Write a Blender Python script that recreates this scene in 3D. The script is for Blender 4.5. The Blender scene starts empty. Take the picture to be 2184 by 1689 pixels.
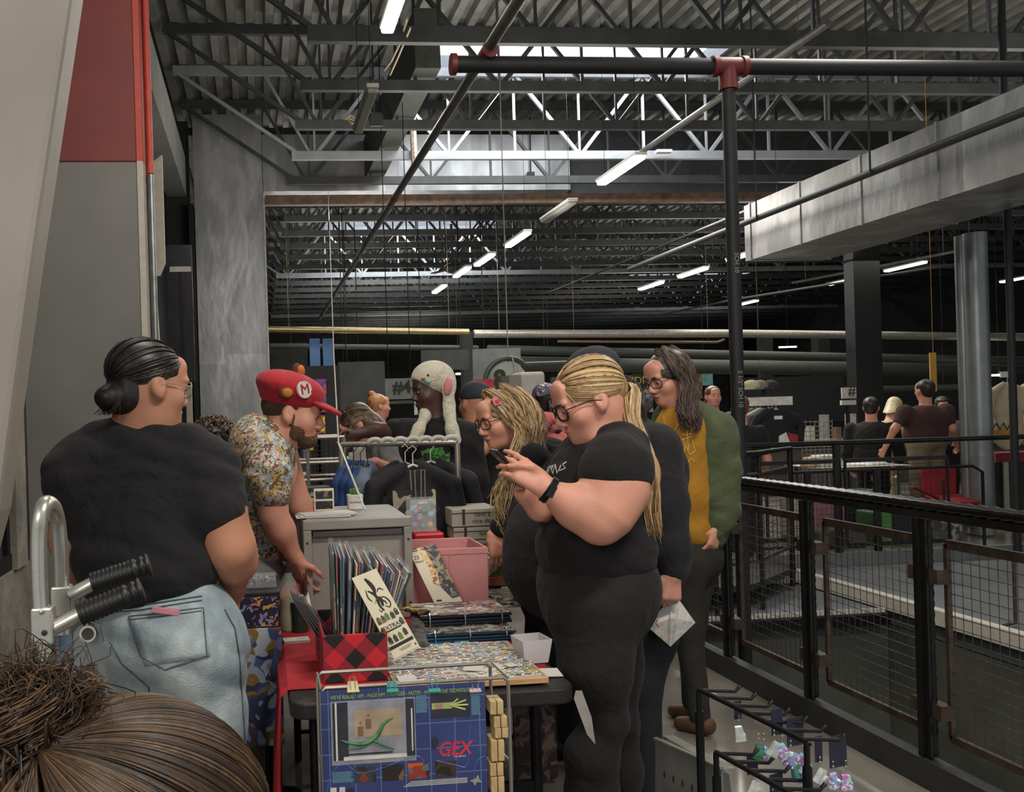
import bpy, bmesh, math, random
import numpy as np
from mathutils import Vector, Matrix
random.seed(7); np.random.seed(7)
SC = bpy.context.scene
COL = SC.collection
PI = math.pi
# ------------------------------------------------------------------ camera
F = 2000.0; CX, CY = 752.0, 884.0; H = 1.48
TH = math.radians(5.77); PH = math.radians(1.7)
fw = np.array([math.sin(TH), math.cos(TH), 0.0])
r0 = np.array([math.cos(TH), -math.sin(TH), 0.0]); u0 = np.array([0, 0, 1.0])
rt = r0*math.cos(PH) - u0*math.sin(PH)
up = u0*math.cos(PH) + r0*math.sin(PH)
cd = bpy.data.cameras.new('camera'); cam = bpy.data.objects.new('camera', cd); COL.objects.link(cam)
M = Matrix.Identity(4)
for i in range(3):
    M[i][0] = rt[i]; M[i][1] = up[i]; M[i][2] = -fw[i]
M[2][3] = H
cam.matrix_world = M
cd.sensor_fit = 'HORIZONTAL'; cd.sensor_width = 36; cd.lens = F/2184*36
cd.shift_x = (1092-CX)/2184; cd.shift_y = (CY-844.5)/2184
cd.clip_start = 0.05; cd.clip_end = 200
SC.camera = cam
# ------------------------------------------------------------------ light & look
SC.view_settings.view_transform = 'Standard'; SC.view_settings.look = 'None'
SC.view_settings.gamma = 1; SC.view_settings.use_curve_mapping = False
SC.view_settings.exposure = 0.58
W = bpy.data.worlds.new('World'); SC.world = W; W.use_nodes = True
W.node_tree.nodes['Background'].inputs[0].default_value = (0.93, 0.96, 1.0, 1)
W.node_tree.nodes['Background'].inputs[1].default_value = 0.35
def area(name, loc, target, size, power, col=(1, .93, .82), sy=None):
    l = bpy.data.lights.new(name, 'AREA'); l.energy = power; l.color = col
    l.shape = 'RECTANGLE'; l.size = size; l.size_y = sy or size
    o = bpy.data.objects.new(name, l); COL.objects.link(o); o.location = loc
    d = Vector(target)-Vector(loc); o.rotation_euler = d.to_track_quat('-Z', 'Y').to_euler()
    return o
area('unseen_front_light', (-1.6, -2.4, 3.1), (0.6, 3.2, 1.0), 1.6, 62, (1, .93, .83))  # unseen warm source behind the camera, lights the near figures
area('strip_and_fill_glow', (1.6, 0.6, 4.1), (1.2, 3.2, 0.9), 1.3, 62, (1, .94, .86), .25)
area('strip_and_fill_glow', (-.2, 3.6, 4.2), (-.2, 3.8, 0), 1.2, 24, (1, .94, .86), .2)
area('strip_and_fill_glow', (.9, 11.0, 4.2), (-.3, 15.5, 2.0), 1.3, 30, (1, .95, .88), .6)  # added lamp aimed at the foil column to brighten it
area('strip_and_fill_glow', (5.5, 12.5, 4.2), (5.5, 12.5, 0), 3.0, 110, (1, .94, .86), 2)
area('strip_and_fill_glow', (1.5, 8.5, 4.25), (1.5, 8.5, 0), 1.4, 42, (1, .94, .86), .8)
area('skylight_glow', (4.6, 13.45, 6.5), (4.6, 13.6, 0), 4.2, 230, (.93, .97, 1), 1.0)
area('skylight_glow', (4.4, 25.6, 6.5), (4.4, 25.6, 0), 4.2, 260, (.93, .97, 1), 1.5)
for _x, _y, _p in ((1, 5, 30), (3, 11, 75), (9, 9, 80), (2, 19, 75), (10, 19, 85), (3, 28, 85), (12, 29, 90), (18, 14, 80), (6, 38, 110)):
    area('roof_fill_uplight', (_x, _y, 4.2), (_x, _y, 9), 3.0, _p, (1, .96, .9), 5)  # added upward fill that brightens the roof, not tied to fixtures
for _x, _y, _p in ((3, 19, 70), (11, 19, 90), (8, 11, 50), (4, 30, 90), (15, 30, 90)):
    area('strip_and_fill_glow', (_x, _y, 4.15), (_x, _y, 0), 4.0, _p, (1, .95, .88), 5)  # added downward fill for the dark far hall
area('atrium_fill', (3.7, 5.2, 4.3), (3.9, 6.0, -3), 1.2, 60, (1, .95, .88), 1.2)  # fill over the atrium opening, no fixture of its own
# ------------------------------------------------------------------ helpers
def ray(px, py):
    return fw + rt*(px-CX)/F + up*(CY-py)/F
def P(px, py, Y):
    d = ray(px, py); t = Y/d[1]
    return np.array([0, 0, H]) + d*t
def PZ(px, py, Z):
    d = ray(px, py); t = (Z-H)/d[2]
    return np.array([0, 0, H]) + d*t
def PX(px, py, X):
    d = ray(px, py); t = X/d[0]
    return np.array([0, 0, H]) + d*t
def mpp(p):       # metres per pixel at point p
    return float(np.dot(np.asarray(p)-np.array([0, 0, H]), fw))/F
LOC = {}
def thing(name, label, cat, loc=(0, 0, 0), group=None):
    o = bpy.data.objects.new(name, None); COL.objects.link(o)
    o.empty_display_size = .05
    o.location = [float(x) for x in loc]; LOC[o.name] = np.array(loc, float)
    o['label'] = label; o['category'] = cat
    if group: o['group'] = group
    return o
def tag(o, label=None, cat=None, group=None, kind=None):
    if label: o['label'] = label
    if cat: o['category'] = cat
    if group: o['group'] = group
    if kind: o['kind'] = kind
    return o
def smooth(me, ang=40):
    n = len(me.polygons)
    me.polygons.foreach_set('use_smooth', [True]*n)
    if ang < 180:
        try: me.set_sharp_from_angle(angle=math.radians(ang))
        except Exception: pass
class MB:
    def __init__(s): s.v = []; s.f = []; s.m = []; s.c = []; s.mi = 0; s.col = None
    def add(s, vs, fs):
        b = len(s.v); s.v += [tuple(map(float, v)) for v in vs]
        s.f += [tuple(i+b for i in f) for f in fs]; s.m += [s.mi]*len(fs)
        if s.col is not None: s.c += [s.col]*len(vs)
        return s
    def box(s, c, d, R=None, taper=1.0):
        c = np.asarray(c, float); x, y, z = [k/2 for k in d]
        vs = []
        for k, sg in ((-1, 1.0), (1, taper)):
            for a, b in ((-1, -1), (1, -1), (1, 1), (-1, 1)):
                q = np.array([a*x*sg, b*y*sg, k*z])
                if R is not None: q = np.asarray(R) @ q
                vs.append(c+q)
        return s.add(vs, [(3, 2, 1, 0), (4, 5, 6, 7), (0, 1, 5, 4), (1, 2, 6, 5), (2, 3, 7, 6), (3, 0, 4, 7)])
    def bb(s, a, b):
        a = np.asarray(a, float); b = np.asarray(b, float)
        return s.box((a+b)/2, np.abs(b-a))
    def hexa(s, p):     # 8 points: bottom 4, top 4
        return s.add(p, [(3, 2, 1, 0), (4, 5, 6, 7), (0, 1, 5, 4), (1, 2, 6, 5), (2, 3, 7, 6), (3, 0, 4, 7)])
    def bar(s, a, b, w, h=None, upv=(0, 0, 1)):
        a = np.asarray(a, float); b = np.asarray(b, float); h = h or w
        d = b-a; L = np.linalg.norm(d); d = d/L
        u = np.asarray(upv, float)
        if abs(np.dot(u, d)) > .98: u = np.array([0, 1.0, 0])
        x = np.cross(d, u); x /= np.linalg.norm(x); y = np.cross(x, d)
        R = np.stack([x, y, d], 1)
        return s.box((a+b)/2, (w, h, L), R)
    def tube(s, pts, r, n=8, cap=True):
        pts = [np.asarray(p, float) for p in pts]; N = len(pts)
        rs = list(r) if hasattr(r, '__len__') else [r]*N
        vs = []; ref = None
        for i, p in enumerate(pts):
            t = pts[min(i+1, N-1)]-pts[max(i-1, 0)]; t = t/(np.linalg.norm(t)+1e-12)
            if ref is None:
                ref = np.cross(t, (0, 0, 1.0))
                if np.linalg.norm(ref) < .1: ref = np.cross(t, (0, 1.0, 0))
            ref = ref-t*np.dot(ref, t); ref /= np.linalg.norm(ref)+1e-12
            w = np.cross(t, ref)
            for k in range(n):
                a = 2*PI*k/n; vs.append(p+rs[i]*(ref*math.cos(a)+w*math.sin(a)))
        fs = [(i*n+k, i*n+(k+1) % n, (i+1)*n+(k+1) % n, (i+1)*n+k) for i in range(N-1) for k in range(n)]
        if cap: fs += [tuple(range(n))[::-1], tuple(range((N-1)*n, N*n))]
        return s.add(vs, fs)
    def ball(s, c, r, R=None, n=12, m=8):
        c = np.asarray(c, float); r = r if hasattr(r, '__len__') else (r, r, r)
        vs = []; fs = []
        for i in range(m+1):
            t = PI*i/m
            for k in range(n):
                a = 2*PI*k/n
                q = np.array([r[0]*math.sin(t)*math.cos(a), r[1]*math.sin(t)*math.sin(a), r[2]*math.cos(t)])
                if R is not None: q = np.asarray(R) @ q
                vs.append(c+q)
        fs = [(i*n+k, (i+1)*n+k, (i+1)*n+(k+1) % n, i*n+(k+1) % n) for i in range(m) for k in range(n)]
        return s.add(vs, fs)
    def lathe(s, c, prof, n=20, R=None):
        c = np.asarray(c, float); vs = []; m = len(prof)
        for rr, z in prof:
            for k in range(n):
                a = 2*PI*k/n; q = np.array([rr*math.cos(a), rr*math.sin(a), z])
                if R is not None: q = np.asarray(R) @ q
                vs.append(c+q)
        fs = [(i*n+k, i*n+(k+1) % n, (i+1)*n+(k+1) % n, (i+1)*n+k) for i in range(m-1) for k in range(n)]
        if prof[0][0] > 1e-5: fs.append(tuple(range(n))[::-1])
        if prof[-1][0] > 1e-5: fs.append(tuple(range((m-1)*n, m*n)))
        return s.add(vs, fs)
    def slab(s, pts, off):   # polygon extruded by vector off
        pts = [np.asarray(p, float) for p in pts]; off = np.asarray(off, float); n = len(pts)
        vs = pts+[p+off for p in pts]
        fs = [tuple(range(n))[::-1], tuple(range(n, 2*n))]+[(i, (i+1) % n, n+(i+1) % n, n+i) for i in range(n)]
        return s.add(vs, fs)
    def build(s, name, mat, parent=None, base=None, sm=False, bevel=0, fixn=True, ang=40, solid=0):
        me = bpy.data.meshes.new(name)
        o0 = np.zeros(3)
        if parent is not None: o0 = LOC[parent.name]
        elif base is not None: o0 = np.asarray(base, float)
        V = (np.array(s.v)-o0)
        me.from_pydata(V.tolist(), [], s.f)
        if fixn:
            bm = bmesh.new(); bm.from_mesh(me); bmesh.ops.recalc_face_normals(bm, faces=bm.faces[:]); bm.to_mesh(me); bm.free()
        mats = mat if isinstance(mat, (list, tuple)) else [mat]
        for m in mats: me.materials.append(m)
        if len(mats) > 1: me.polygons.foreach_set('material_index', s.m)
        if s.c and len(s.c) == len(s.v):
            a = me.color_attributes.new('tone', 'FLOAT_COLOR', 'POINT')
            a.data.foreach_set('color', [x for c in s.c for x in (c, c, c, 1.0)])
        if sm: smooth(me, ang)
        me.update()
        o = bpy.data.objects.new(name, me); COL.objects.link(o)
        if parent is not None:
            o.parent = parent; LOC[o.name] = o0
        else:
            o.location = o0.tolist(); LOC[o.name] = o0
        if bevel:
            b = o.modifiers.new('bevel', 'BEVEL'); b.width = bevel; b.segments = 2; b.limit_method = 'ANGLE'
        if solid:
            b = o.modifiers.new('solid', 'SOLIDIFY'); b.thickness = solid; b.offset = 0
        return o
def S(name, mb, mat, **k):
    o = mb.build(name, mat, **k); o['kind'] = 'structure'; return o
def dup(root, loc, label=None, group=None, rz=0.0):
    r = root.copy(); COL.objects.link(r)
    r.location = [float(x) for x in loc]; r.rotation_euler[2] += rz; LOC[r.name] = np.array(loc, float)
    if label: r['label'] = label
    if group: r['group'] = group
    for ch in list(root.children):
        c = ch.copy(); COL.objects.link(c); c.parent = r
        for g in ch.children:
            d = g.copy(); COL.objects.link(d); d.parent = c
    return r
def rotz(a):
    c, s = math.cos(a), math.sin(a); return np.array([[c, -s, 0], [s, c, 0], [0, 0, 1.0]])
def rotx(a):
    c, s = math.cos(a), math.sin(a); return np.array([[1.0, 0, 0], [0, c, -s], [0, s, c]])
def roty(a):
    c, s = math.cos(a), math.sin(a); return np.array([[c, 0, s], [0, 1.0, 0], [-s, 0, c]])
def frame(o, x, y):   # rotation matrix columns from x axis and approx y axis
    x = np.asarray(x, float); x = x/np.linalg.norm(x); y = np.asarray(y, float)
    z = np.cross(x, y); z /= np.linalg.norm(z); y = np.cross(z, x)
    return np.stack([x, y, z], 1)
# ------------------------------------------------------------------ materials
MATS = {}
def srgb(c):
    if isinstance(c, str):
        c = c.lstrip('#'); c = [int(c[i:i+2], 16)/255 for i in (0, 2, 4)]
    return tuple(x/12.92 if x <= .04045 else ((x+.055)/1.055)**2.4 for x in c)
def mat(name, col, rough=.6, metal=0.0, noise=.12, ns=18.0, bump=.0, bs=60.0, emit=0, trans=0, alpha=1, coat=0, stretch=None, ior=1.45, spec=None, sheen=0):
    if name in MATS: return MATS[name]
    m = bpy.data.materials.new(name); m.use_nodes = True; nt = m.node_tree; N = nt.nodes; L = nt.links
    b = N['Principled BSDF']; c = srgb(col)
    b.inputs['Roughness'].default_value = rough; b.inputs['Metallic'].default_value = metal
    b.inputs['Base Color'].default_value = (*c, 1); b.inputs['IOR'].default_value = ior
    if spec is not None: b.inputs['Specular IOR Level'].default_value = spec
    if sheen: b.inputs['Sheen Weight'].default_value = sheen
    if trans: b.inputs['Transmission Weight'].default_value = trans
    if alpha < 1: b.inputs['Alpha'].default_value = alpha
    if coat: b.inputs['Coat Weight'].default_value = coat
    if emit:
        b.inputs['Emission Color'].default_value = (*c, 1); b.inputs['Emission Strength'].default_value = emit
    if noise or bump:
        tc = N.new('ShaderNodeTexCoord'); mp = N.new('ShaderNodeMapping')
        L.new(tc.outputs['Object'], mp.inputs[0])
        if stretch: mp.inputs['Scale'].default_value = stretch
        if noise:
            n = N.new('ShaderNodeTexNoise'); n.inputs['Scale'].default_value = ns; n.inputs['Detail'].default_value = 4
            L.new(mp.outputs[0], n.inputs['Vector'])
            r = N.new('ShaderNodeValToRGB')
            r.color_ramp.elements[0].position = .3; r.color_ramp.elements[1].position = .7
            r.color_ramp.elements[0].color = (*[x*(1-noise*1.6) for x in c], 1)
            r.color_ramp.elements[1].color = (*[min(1, x*(1+noise)) for x in c], 1)
            L.new(n.outputs[0], r.inputs[0]); L.new(r.outputs[0], b.inputs['Base Color'])
        if bump:
            n2 = N.new('ShaderNodeTexNoise'); n2.inputs['Scale'].default_value = bs; n2.inputs['Detail'].default_value = 6
            L.new(mp.outputs[0], n2.inputs['Vector'])
            bp = N.new('ShaderNodeBump'); bp.inputs['Strength'].default_value = bump; bp.inputs['Distance'].default_value = .01
            L.new(n2.outputs[0], bp.inputs['Height']); L.new(bp.outputs[0], b.inputs['Normal'])
            if sheen:      # cloth: broad creases under the weave
                n3 = N.new('ShaderNodeTexNoise'); n3.inputs['Scale'].default_value = 7; n3.inputs['Detail'].default_value = 3; n3.inputs['Distortion'].default_value = 1.6
                L.new(tc.outputs['Object'], n3.inputs['Vector']); b2 = N.new('ShaderNodeBump'); b2.inputs['Strength'].default_value = .55; b2.inputs['Distance'].default_value = .03
                L.new(n3.outputs[0], b2.inputs['Height']); L.new(b2.outputs[0], bp.inputs['Normal'])
    MATS[name] = m; return m
def node_mat(name, fn, rough=.6, metal=0, **k):
    if name in MATS: return MATS[name]
    m = bpy.data.materials.new(name); m.use_nodes = True; nt = m.node_tree
    b = nt.nodes['Principled BSDF']; b.inputs['Roughness'].default_value = rough; b.inputs['Metallic'].default_value = metal
    fn(nt, nt.nodes, nt.links, b); MATS[name] = m; return m
def ramp(N, stops, interp='LINEAR'):
    r = N.new('ShaderNodeValToRGB'); cr = r.color_ramp; cr.interpolation = interp
    while len(cr.elements) < len(stops): cr.elements.new(.5)
    for e, (p, c) in zip(cr.elements, stops): e.position = p; e.color = (*srgb(c), 1)
    return r
def patches(name, cols, scale=12, rough=.5, coord='Object', distort=.6, metal=0, stretch=None, seed=0.0):
    """organic many-coloured print (voronoi cells + noise warp)"""
    def fn(nt, N, L, b):
        tc = N.new('ShaderNodeTexCoord'); mp = N.new('ShaderNodeMapping'); L.new(tc.outputs[coord], mp.inputs[0])
        mp.inputs['Location'].default_value = (seed, seed*1.7, seed*.3)
        if stretch: mp.inputs['Scale'].default_value = stretch
        nz = N.new('ShaderNodeTexNoise'); nz.inputs['Scale'].default_value = scale*.7; L.new(mp.outputs[0], nz.inputs['Vector'])
        mx = N.new('ShaderNodeVectorMath'); mx.operation = 'MULTIPLY_ADD'
        L.new(nz.outputs['Color'], mx.inputs[0]); mx.inputs[1].default_value = (distort/scale*4,)*3; L.new(mp.outputs[0], mx.inputs[2])
        v = N.new('ShaderNodeTexVoronoi'); v.inputs['Scale'].default_value = scale; L.new(mx.outputs[0], v.inputs['Vector'])
        sp = N.new('ShaderNodeSeparateColor'); L.new(v.outputs['Color'], sp.inputs[0])
        st = [(i/len(cols), c) for i, c in enumerate(cols)]
        r = ramp(N, st, 'CONSTANT'); L.new(sp.outputs[0], r.inputs[0]); L.new(r.outputs[0], b.inputs['Base Color'])
    return node_mat(name, fn, rough, metal)
# common
STEEL_DARK = mat('dark_painted_steel', '#3a3b3a', .55, .3, .15, 6)
STEEL_BLK = mat('black_steel', '#1d1d1e', .4, .5, .1)
CHROME = mat('brushed_wire', '#b8b3a6', .35, .8, .05)
GALV = mat('galvanised_steel', '#8d908f', .38, .85, .2, 9, .08, 20)
def foil_fn(nt, N, L, b):
    tc = N.new('ShaderNodeTexCoord'); mp = N.new('ShaderNodeMapping'); L.new(tc.outputs['Object'], mp.inputs[0]); mp.inputs['Scale'].default_value = (1.0, 1.0, .42)
    n = N.new('ShaderNodeTexNoise'); n.inputs['Scale'].default_value = 1.5; n.inputs['Detail'].default_value = 7; L.new(mp.outputs[0], n.inputs['Vector'])
    v = N.new('ShaderNodeTexVoronoi'); v.distance = 'CHEBYCHEV'; v.inputs['Scale'].default_value = .9; L.new(mp.outputs[0], v.inputs['Vector'])
    r = ramp(N, [(.3, '#7a7973'), (.5, '#8b8982'), (.56, '#a19e92'), (.7, '#86847c')]); L.new(n.outputs[0], r.inputs[0])
    mx = N.new('ShaderNodeMix'); mx.data_type = 'RGBA'; mx.blend_type = 'OVERLAY'; mx.inputs[0].default_value = .3
    L.new(r.outputs[0], mx.inputs[6]); L.new(v.outputs['Color'], mx.inputs[7])
    hs = N.new('ShaderNodeHueSaturation'); hs.inputs['Saturation'].default_value = .06; L.new(mx.outputs[2], hs.inputs['Color']); L.new(hs.outputs[0], b.inputs['Base Color'])
    n2 = N.new('ShaderNodeTexNoise'); n2.inputs['Scale'].default_value = 7; n2.inputs['Detail'].default_value = 8; L.new(mp.outputs[0], n2.inputs['Vector'])
    bp = N.new('ShaderNodeBump'); bp.inputs['Strength'].default_value = .4; bp.inputs['Distance'].default_value = .02
    L.new(n2.outputs[0], bp.inputs['Height']); L.new(bp.outputs[0], b.inputs['Normal'])
FOIL = node_mat('foil_insulation', foil_fn, .42, .45)
def text(name, body, size, p, R, m, parent=None, ext=.0006, align='CENTER', sx=1.0, shear=0.0, bold=0.0):
    c = bpy.data.curves.new(name, 'FONT'); c.body = body; c.size = size; c.extrude = ext; c.align_x = align; c.align_y = 'CENTER'; c.shear = shear; c.offset = bold*size
    o = bpy.data.objects.new(name, c); COL.objects.link(o)
    dg = bpy.context.evaluated_depsgraph_get(); dg.update()
    me = bpy.data.meshes.new_from_object(o.evaluated_get(dg)); me.name = name
    bpy.data.objects.remove(o); bpy.data.curves.remove(c)
    o = bpy.data.objects.new(name, me); COL.objects.link(o); me.materials.clear(); me.materials.append(m)
    off = np.zeros(3) if parent is None else LOC[parent.name]
    T = Matrix.Identity(4); R = np.asarray(R)
    for i in range(3):
        for j in range(3): T[i][j] = R[i][j]*(sx if j == 0 else 1)
        T[i][3] = float(p[i]-off[i])
    me.transform(T)
    if parent is not None: o.parent = parent; LOC[o.name] = off
    else: LOC[o.name] = np.zeros(3)
    return o
UPR = np.array([[1.0, 0, 0], [0, 0, -1.0], [0, 1.0, 0]])   # text x->X, y->Z, faces -Y
# ================================================================== BUILDING
def floor_fn(nt, N, L, b):
    tc = N.new('ShaderNodeTexCoord'); n = N.new('ShaderNodeTexNoise'); n.inputs['Scale'].default_value = 1.3; n.inputs['Detail'].default_value = 8
    L.new(tc.outputs['Object'], n.inputs['Vector']); r = ramp(N, [(.3, '#5d5951'), (.5, '#767169'), (.72, '#8a857a')])
    L.new(n.outputs[0], r.inputs[0]); L.new(r.outputs[0], b.inputs['Base Color'])
    r2 = ramp(N, [(.3, '#333333'), (.8, '#777777')]); L.new(n.outputs[0], r2.inputs[0]); L.new(r2.outputs[0], b.inputs['Roughness'])
CONC = node_mat('polished_concrete', floor_fn)
WALLG = mat('grey_painted_wall', '#7a7873', .75, 0, .1, 1.5, .15, 30)
CONCRETE = mat('rough_concrete', '#7d786d', .85, 0, .25, 6, .5, 25)
REDP = mat('red_wall_paint', '#7a3832', .6, 0, .1, 2)
REDTRIM = mat('red_trim_paint', '#b5493a', .55, 0, .08)
CREAM = mat('cream_panel', '#b8b0a0', .6, 0, .08)
DARKW = mat('dark_backdrop_paint', '#2a2a29', .8, 0, .2, 3)
S('floor', MB().bb((-3, -2.5, -.25), (2.57, 46, 0)), CONC)
S('floor_far_side', MB().bb((2.57, 8.5, -.12), (24, 46, 0)), CONC)
# far slab fascia, side slab with white edge, crossing slab
CGREY = mat('fascia_grey', '#5c5f61', .7, 0, .1, 3)
WEDGE = mat('white_slab_edge', '#b9b4a6', .6, 0, .06)
S('trim_1', MB().bb((2.57, 8.44, -.62), (24, 8.5, .02)), CGREY)
S('floor_side_slab', MB().bb((4.98, 2.2, -.32), (13, 8.43, -.1)), CGREY)
S('trim_2', MB().bb((4.9, 2.2, -.19), (4.98, 8.43, -.08)), WEDGE)
S('wall_atrium_side', MB().bb((4.98, 2.2, -3.2), (5.15, 8.43, -.33)), mat('atrium_wall_paint', '#55564f', .8, 0, .2, 2))
S('wall_atrium_back', MB().bb((2.57, 7.05, -3.2), (4.97, 7.2, -.31)), mat('atrium_wall_paint', '#4b4a44'))
S('floor_crossing', MB().bb((2.57, 6.95, -.3), (4.89, 8.43, -.2)), CGREY)
wh = MB()
for yy, zz in ((6.93, -.2), (8.2, -.19)):
    x = 2.6
    while x < 4.86:
        wh.bb((x, yy, zz), (x+.022, yy+.015, zz+.035)); x += .034
S('trim_3', wh, WEDGE)
S('trim_4', MB().bb((2.58, 6.9, -.29), (4.89, 6.945, -.21)).bb((2.58, 8.16, -.25), (4.89, 8.19, -.2)), STEEL_BLK)
S('floor_lower_level', MB().bb((2.0, -1, -3.4), (9, 8, -3.2)), CONC)
S('wall_atrium_near', MB().bb((2.4, -1, -3.2), (2.5, 8.4, -.26)), WALLG)
# kerb beam beside walkway
S('trim_5', MB().bb((2.47, 1.2, .0), (2.53, 8.44, .11)), STEEL_DARK)
S('trim_6', MB().bb((2.575, 1.2, -.1), (2.76, 6.8, -.05)).bb((2.8, 1.2, -.22), (3.0, 6.8, -.17)), mat('channel_steel', '#6b685e', .5, .4, .2, 5))
# roof deck : corrugated, ribs along Y
dk = MB(); x = -3.0; prof = []
while x < 26:
    prof += [(x, 6.74), (x+.1, 6.74), (x+.125, 6.84), (x+.225, 6.84)]; x += .25
def deck(mb, y0, y1, xa=-9, xb=99):
    pr = [p for p in prof if xa <= p[0] <= xb]
    vs = [(a, y0, z) for a, z in pr]+[(a, y1, z) for a, z in pr]; n = len(pr)
    mb.add(vs, [(i, i+1, n+i+1, n+i) for i in range(n-1)])
holes = [(12.75, 14.28, 2.4, 7.1), (24.7, 26.5, 2.0, 6.8), (35.5, 37.5, 15, 20)]
ys = [-2]
for y0, y1, xa, xb in holes:
    deck(dk, ys[-1], y0); deck(dk, y0, y1, xb=xa); deck(dk, y0, y1, xa=xb); ys.append(y1)
deck(dk, ys[-1], 46)
S('ceiling', dk, mat('galvanised_roof_deck', '#86857e', .42, .35, .2, 3), fixn=False, solid=.004)
SKY = mat('skylight_glazing', '#eef4ff', .5, 0, 0, emit=3.2)
for i, (y0, y1, xa, xb) in enumerate(holes):
    S('window_%d' % (i+1), MB().bb((xa, y0, 7.0), (xb, y1, 7.04)), SKY)
    w = MB()
    w.bb((xa-.05, y0-.05, 6.74), (xa, y1+.05, 7.05)).bb((xb, y0-.05, 6.74), (xb+.05, y1+.05, 7.05)).bb((xa, y0-.05, 6.74), (xb, y0, 7.05)).bb((xa, y1, 6.74), (xb, y1+.05, 7.05))
    S('trim_%d' % (20+i), w, mat('skylight_curb', '#6f7274', .6, 0, .05))
S('ceiling_upper', MB().bb((-3, -2, 7.2), (26, 46, 7.3)), DARKW)
# open web joists
def joist(i, Y, xa=-1.1, xb=24, lod=0):
    j = MB(); zb, zt = 5.39, 6.66; w = .055
    x0 = 3.03-2.06*2
    bl = x0+2.06*1.0-.35
    # chords: twin angles
    j.bar((bl, Y, zb), (xb, Y, zb), .09, .17 if i == 0 else .125, (0, 0, 1)); j.bar((xa, Y, zt), (xb, Y, zt), .08, .13)
    # end braces to the wall
    j.bar((bl+.15, Y, zb), (xa, Y, zt), w, .05); j.bar((bl+.3, Y, zb), (bl-.4, Y, zt), .03, .04)
    k = 0; x = x0+2.06
    while x < xb-1:
        j.bar((x, Y, zb), (x+1.03, Y, zt), .05, .05); j.bar((x+2.06, Y, zb), (x+1.03, Y, zt), .05, .05)
        if not lod: j.bar((x+1.03, Y+.01, zt), (x+1.03, Y+.01, zb), .035, .035); j.bar((x, Y+.02, zb), (x, Y+.02, zt), .03, .03)
        x += 2.06
    return j
JM = mat('joist_paint', '#434443', .5, .35, .15, 4); JLIT = mat('joist_skylit_tone', '#8d9092', .5, .35, .1, 4)  # paler copy puts the skylight's brightness into the joist colour
for i in range(-3, 24):
    Y = 9.6+1.5*i
    if i == 4 : pass
    o = joist(i, Y, xb=24 if i > 0 else 20, lod=i > 12).build('roof_joist', JLIT if i in (3, 11, 18) else JM)
    tag(o, 'open web steel roof joist spanning the hall under the corrugated deck', 'joist', 'roof joists')
# bridging / girder beams along Y
S('trim_7', MB().bb((-1.43, 3, 5.28), (-1.1, 16.2, 5.95)), mat('beam_grey', '#8d8c86', .7, 0, .08, 2))
S('wall_left', MB().bb((-1.6, 6.2, 0), (-1.45, 46, 6.64)), DARKW)
# pilaster with red band
q0 = P(88, 345, 5.5); q1 = P(292, 345, 5.5); xl, xr, zr = q0[0], q1[0], q0[2]
S('wall_pilaster', MB().bb((xl-.35, 5.5, 0), (xr, 6.2, zr)), WALLG, bevel=.01)
S('wall_pilaster_upper', MB().bb((xl-.35, 5.5, zr), (xr, 6.2, 6.6)), REDP, bevel=.01)
S('trim_8', MB().bb((xr, 5.49, 0), (xr+.035, 5.6, zr)), CREAM); S('trim_9', MB().bb((xr, 5.49, zr), (xr+.035, 5.6, 6.6)), REDTRIM)
c1 = MB().tube([(xr+.07, 5.56, 0), (xr+.07, 5.56, zr-.06)], .018, 10).tube([(xr+.05, 5.62, 0), (xr+.05, 5.62, zr-.06)], .014, 10)
o = c1.build('electrical_conduit', GALV, sm=True); tag(o, 'pale painted conduit pipes running down the corner of the grey pilaster', 'pipe')
c1 = MB().tube([(xr+.07, 5.56, zr-.055), (xr+.07, 5.56, 6.6)], .018, 10).tube([(xr+.05, 5.62, zr-.055), (xr+.05, 5.62, 6.6)], .014, 10)
o = c1.build('electrical_conduit', REDTRIM, sm=True); tag(o, 'red painted conduit pipes on the upper corner of the red pilaster', 'pipe')
o = MB().slab([P(345, 330, 6.4), P(352, 560, 6.4), P(340, 588, 6.4), P(334, 588, 6.4), P(326, 345, 6.4)], (0, .05, 0)).build('wall_panel', CREAM); tag(o, 'pale cut panel strip hanging beside the pilaster edge', 'panel')
o = MB().slab([P(323, 612, 6.3), P(334, 640, 6.3), P(342, 760, 6.3), P(328, 740, 6.3)], (0, .05, 0)).build('wall_panel', CREAM); tag(o, 'small pale offcut strip below the longer pale strip by the pilaster', 'panel')
# near left wall with window, jamb and ledge
S('wall_near_left', MB().bb((-1.6, 1.2, 0), (-.92, 3.9, .94)), CONCRETE)
S('window_4', MB().bb((-.96, 1.3, .98), (-.94, 3.6, 3.6)), mat('dark_window_glass', '#1b1d1f', .12, 0, .1))
S('trim_10', MB().bb((-.99, 1.2, .94), (-.925, 3.6, 1.0)).bb((-.99, 3.56, .94), (-.93, 3.6, 3.6)), STEEL_BLK)
S('trim_11', MB().bb((-1.6, 3.6, .94), (-.905, 3.76, 3.6)), CONCRETE)
S('trim_12', MB().bb((-1.6, 3.76, 0.94), (-.92, 3.86, 3.6)).bb((-.95, 3.865, .94), (-.93, 3.9, 3.6)), STEEL_BLK)
S('wall_back_left', MB().bb((-1.8, 3.95, 0), (-1.65, 5.5, 6.6)), WALLG)
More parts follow.
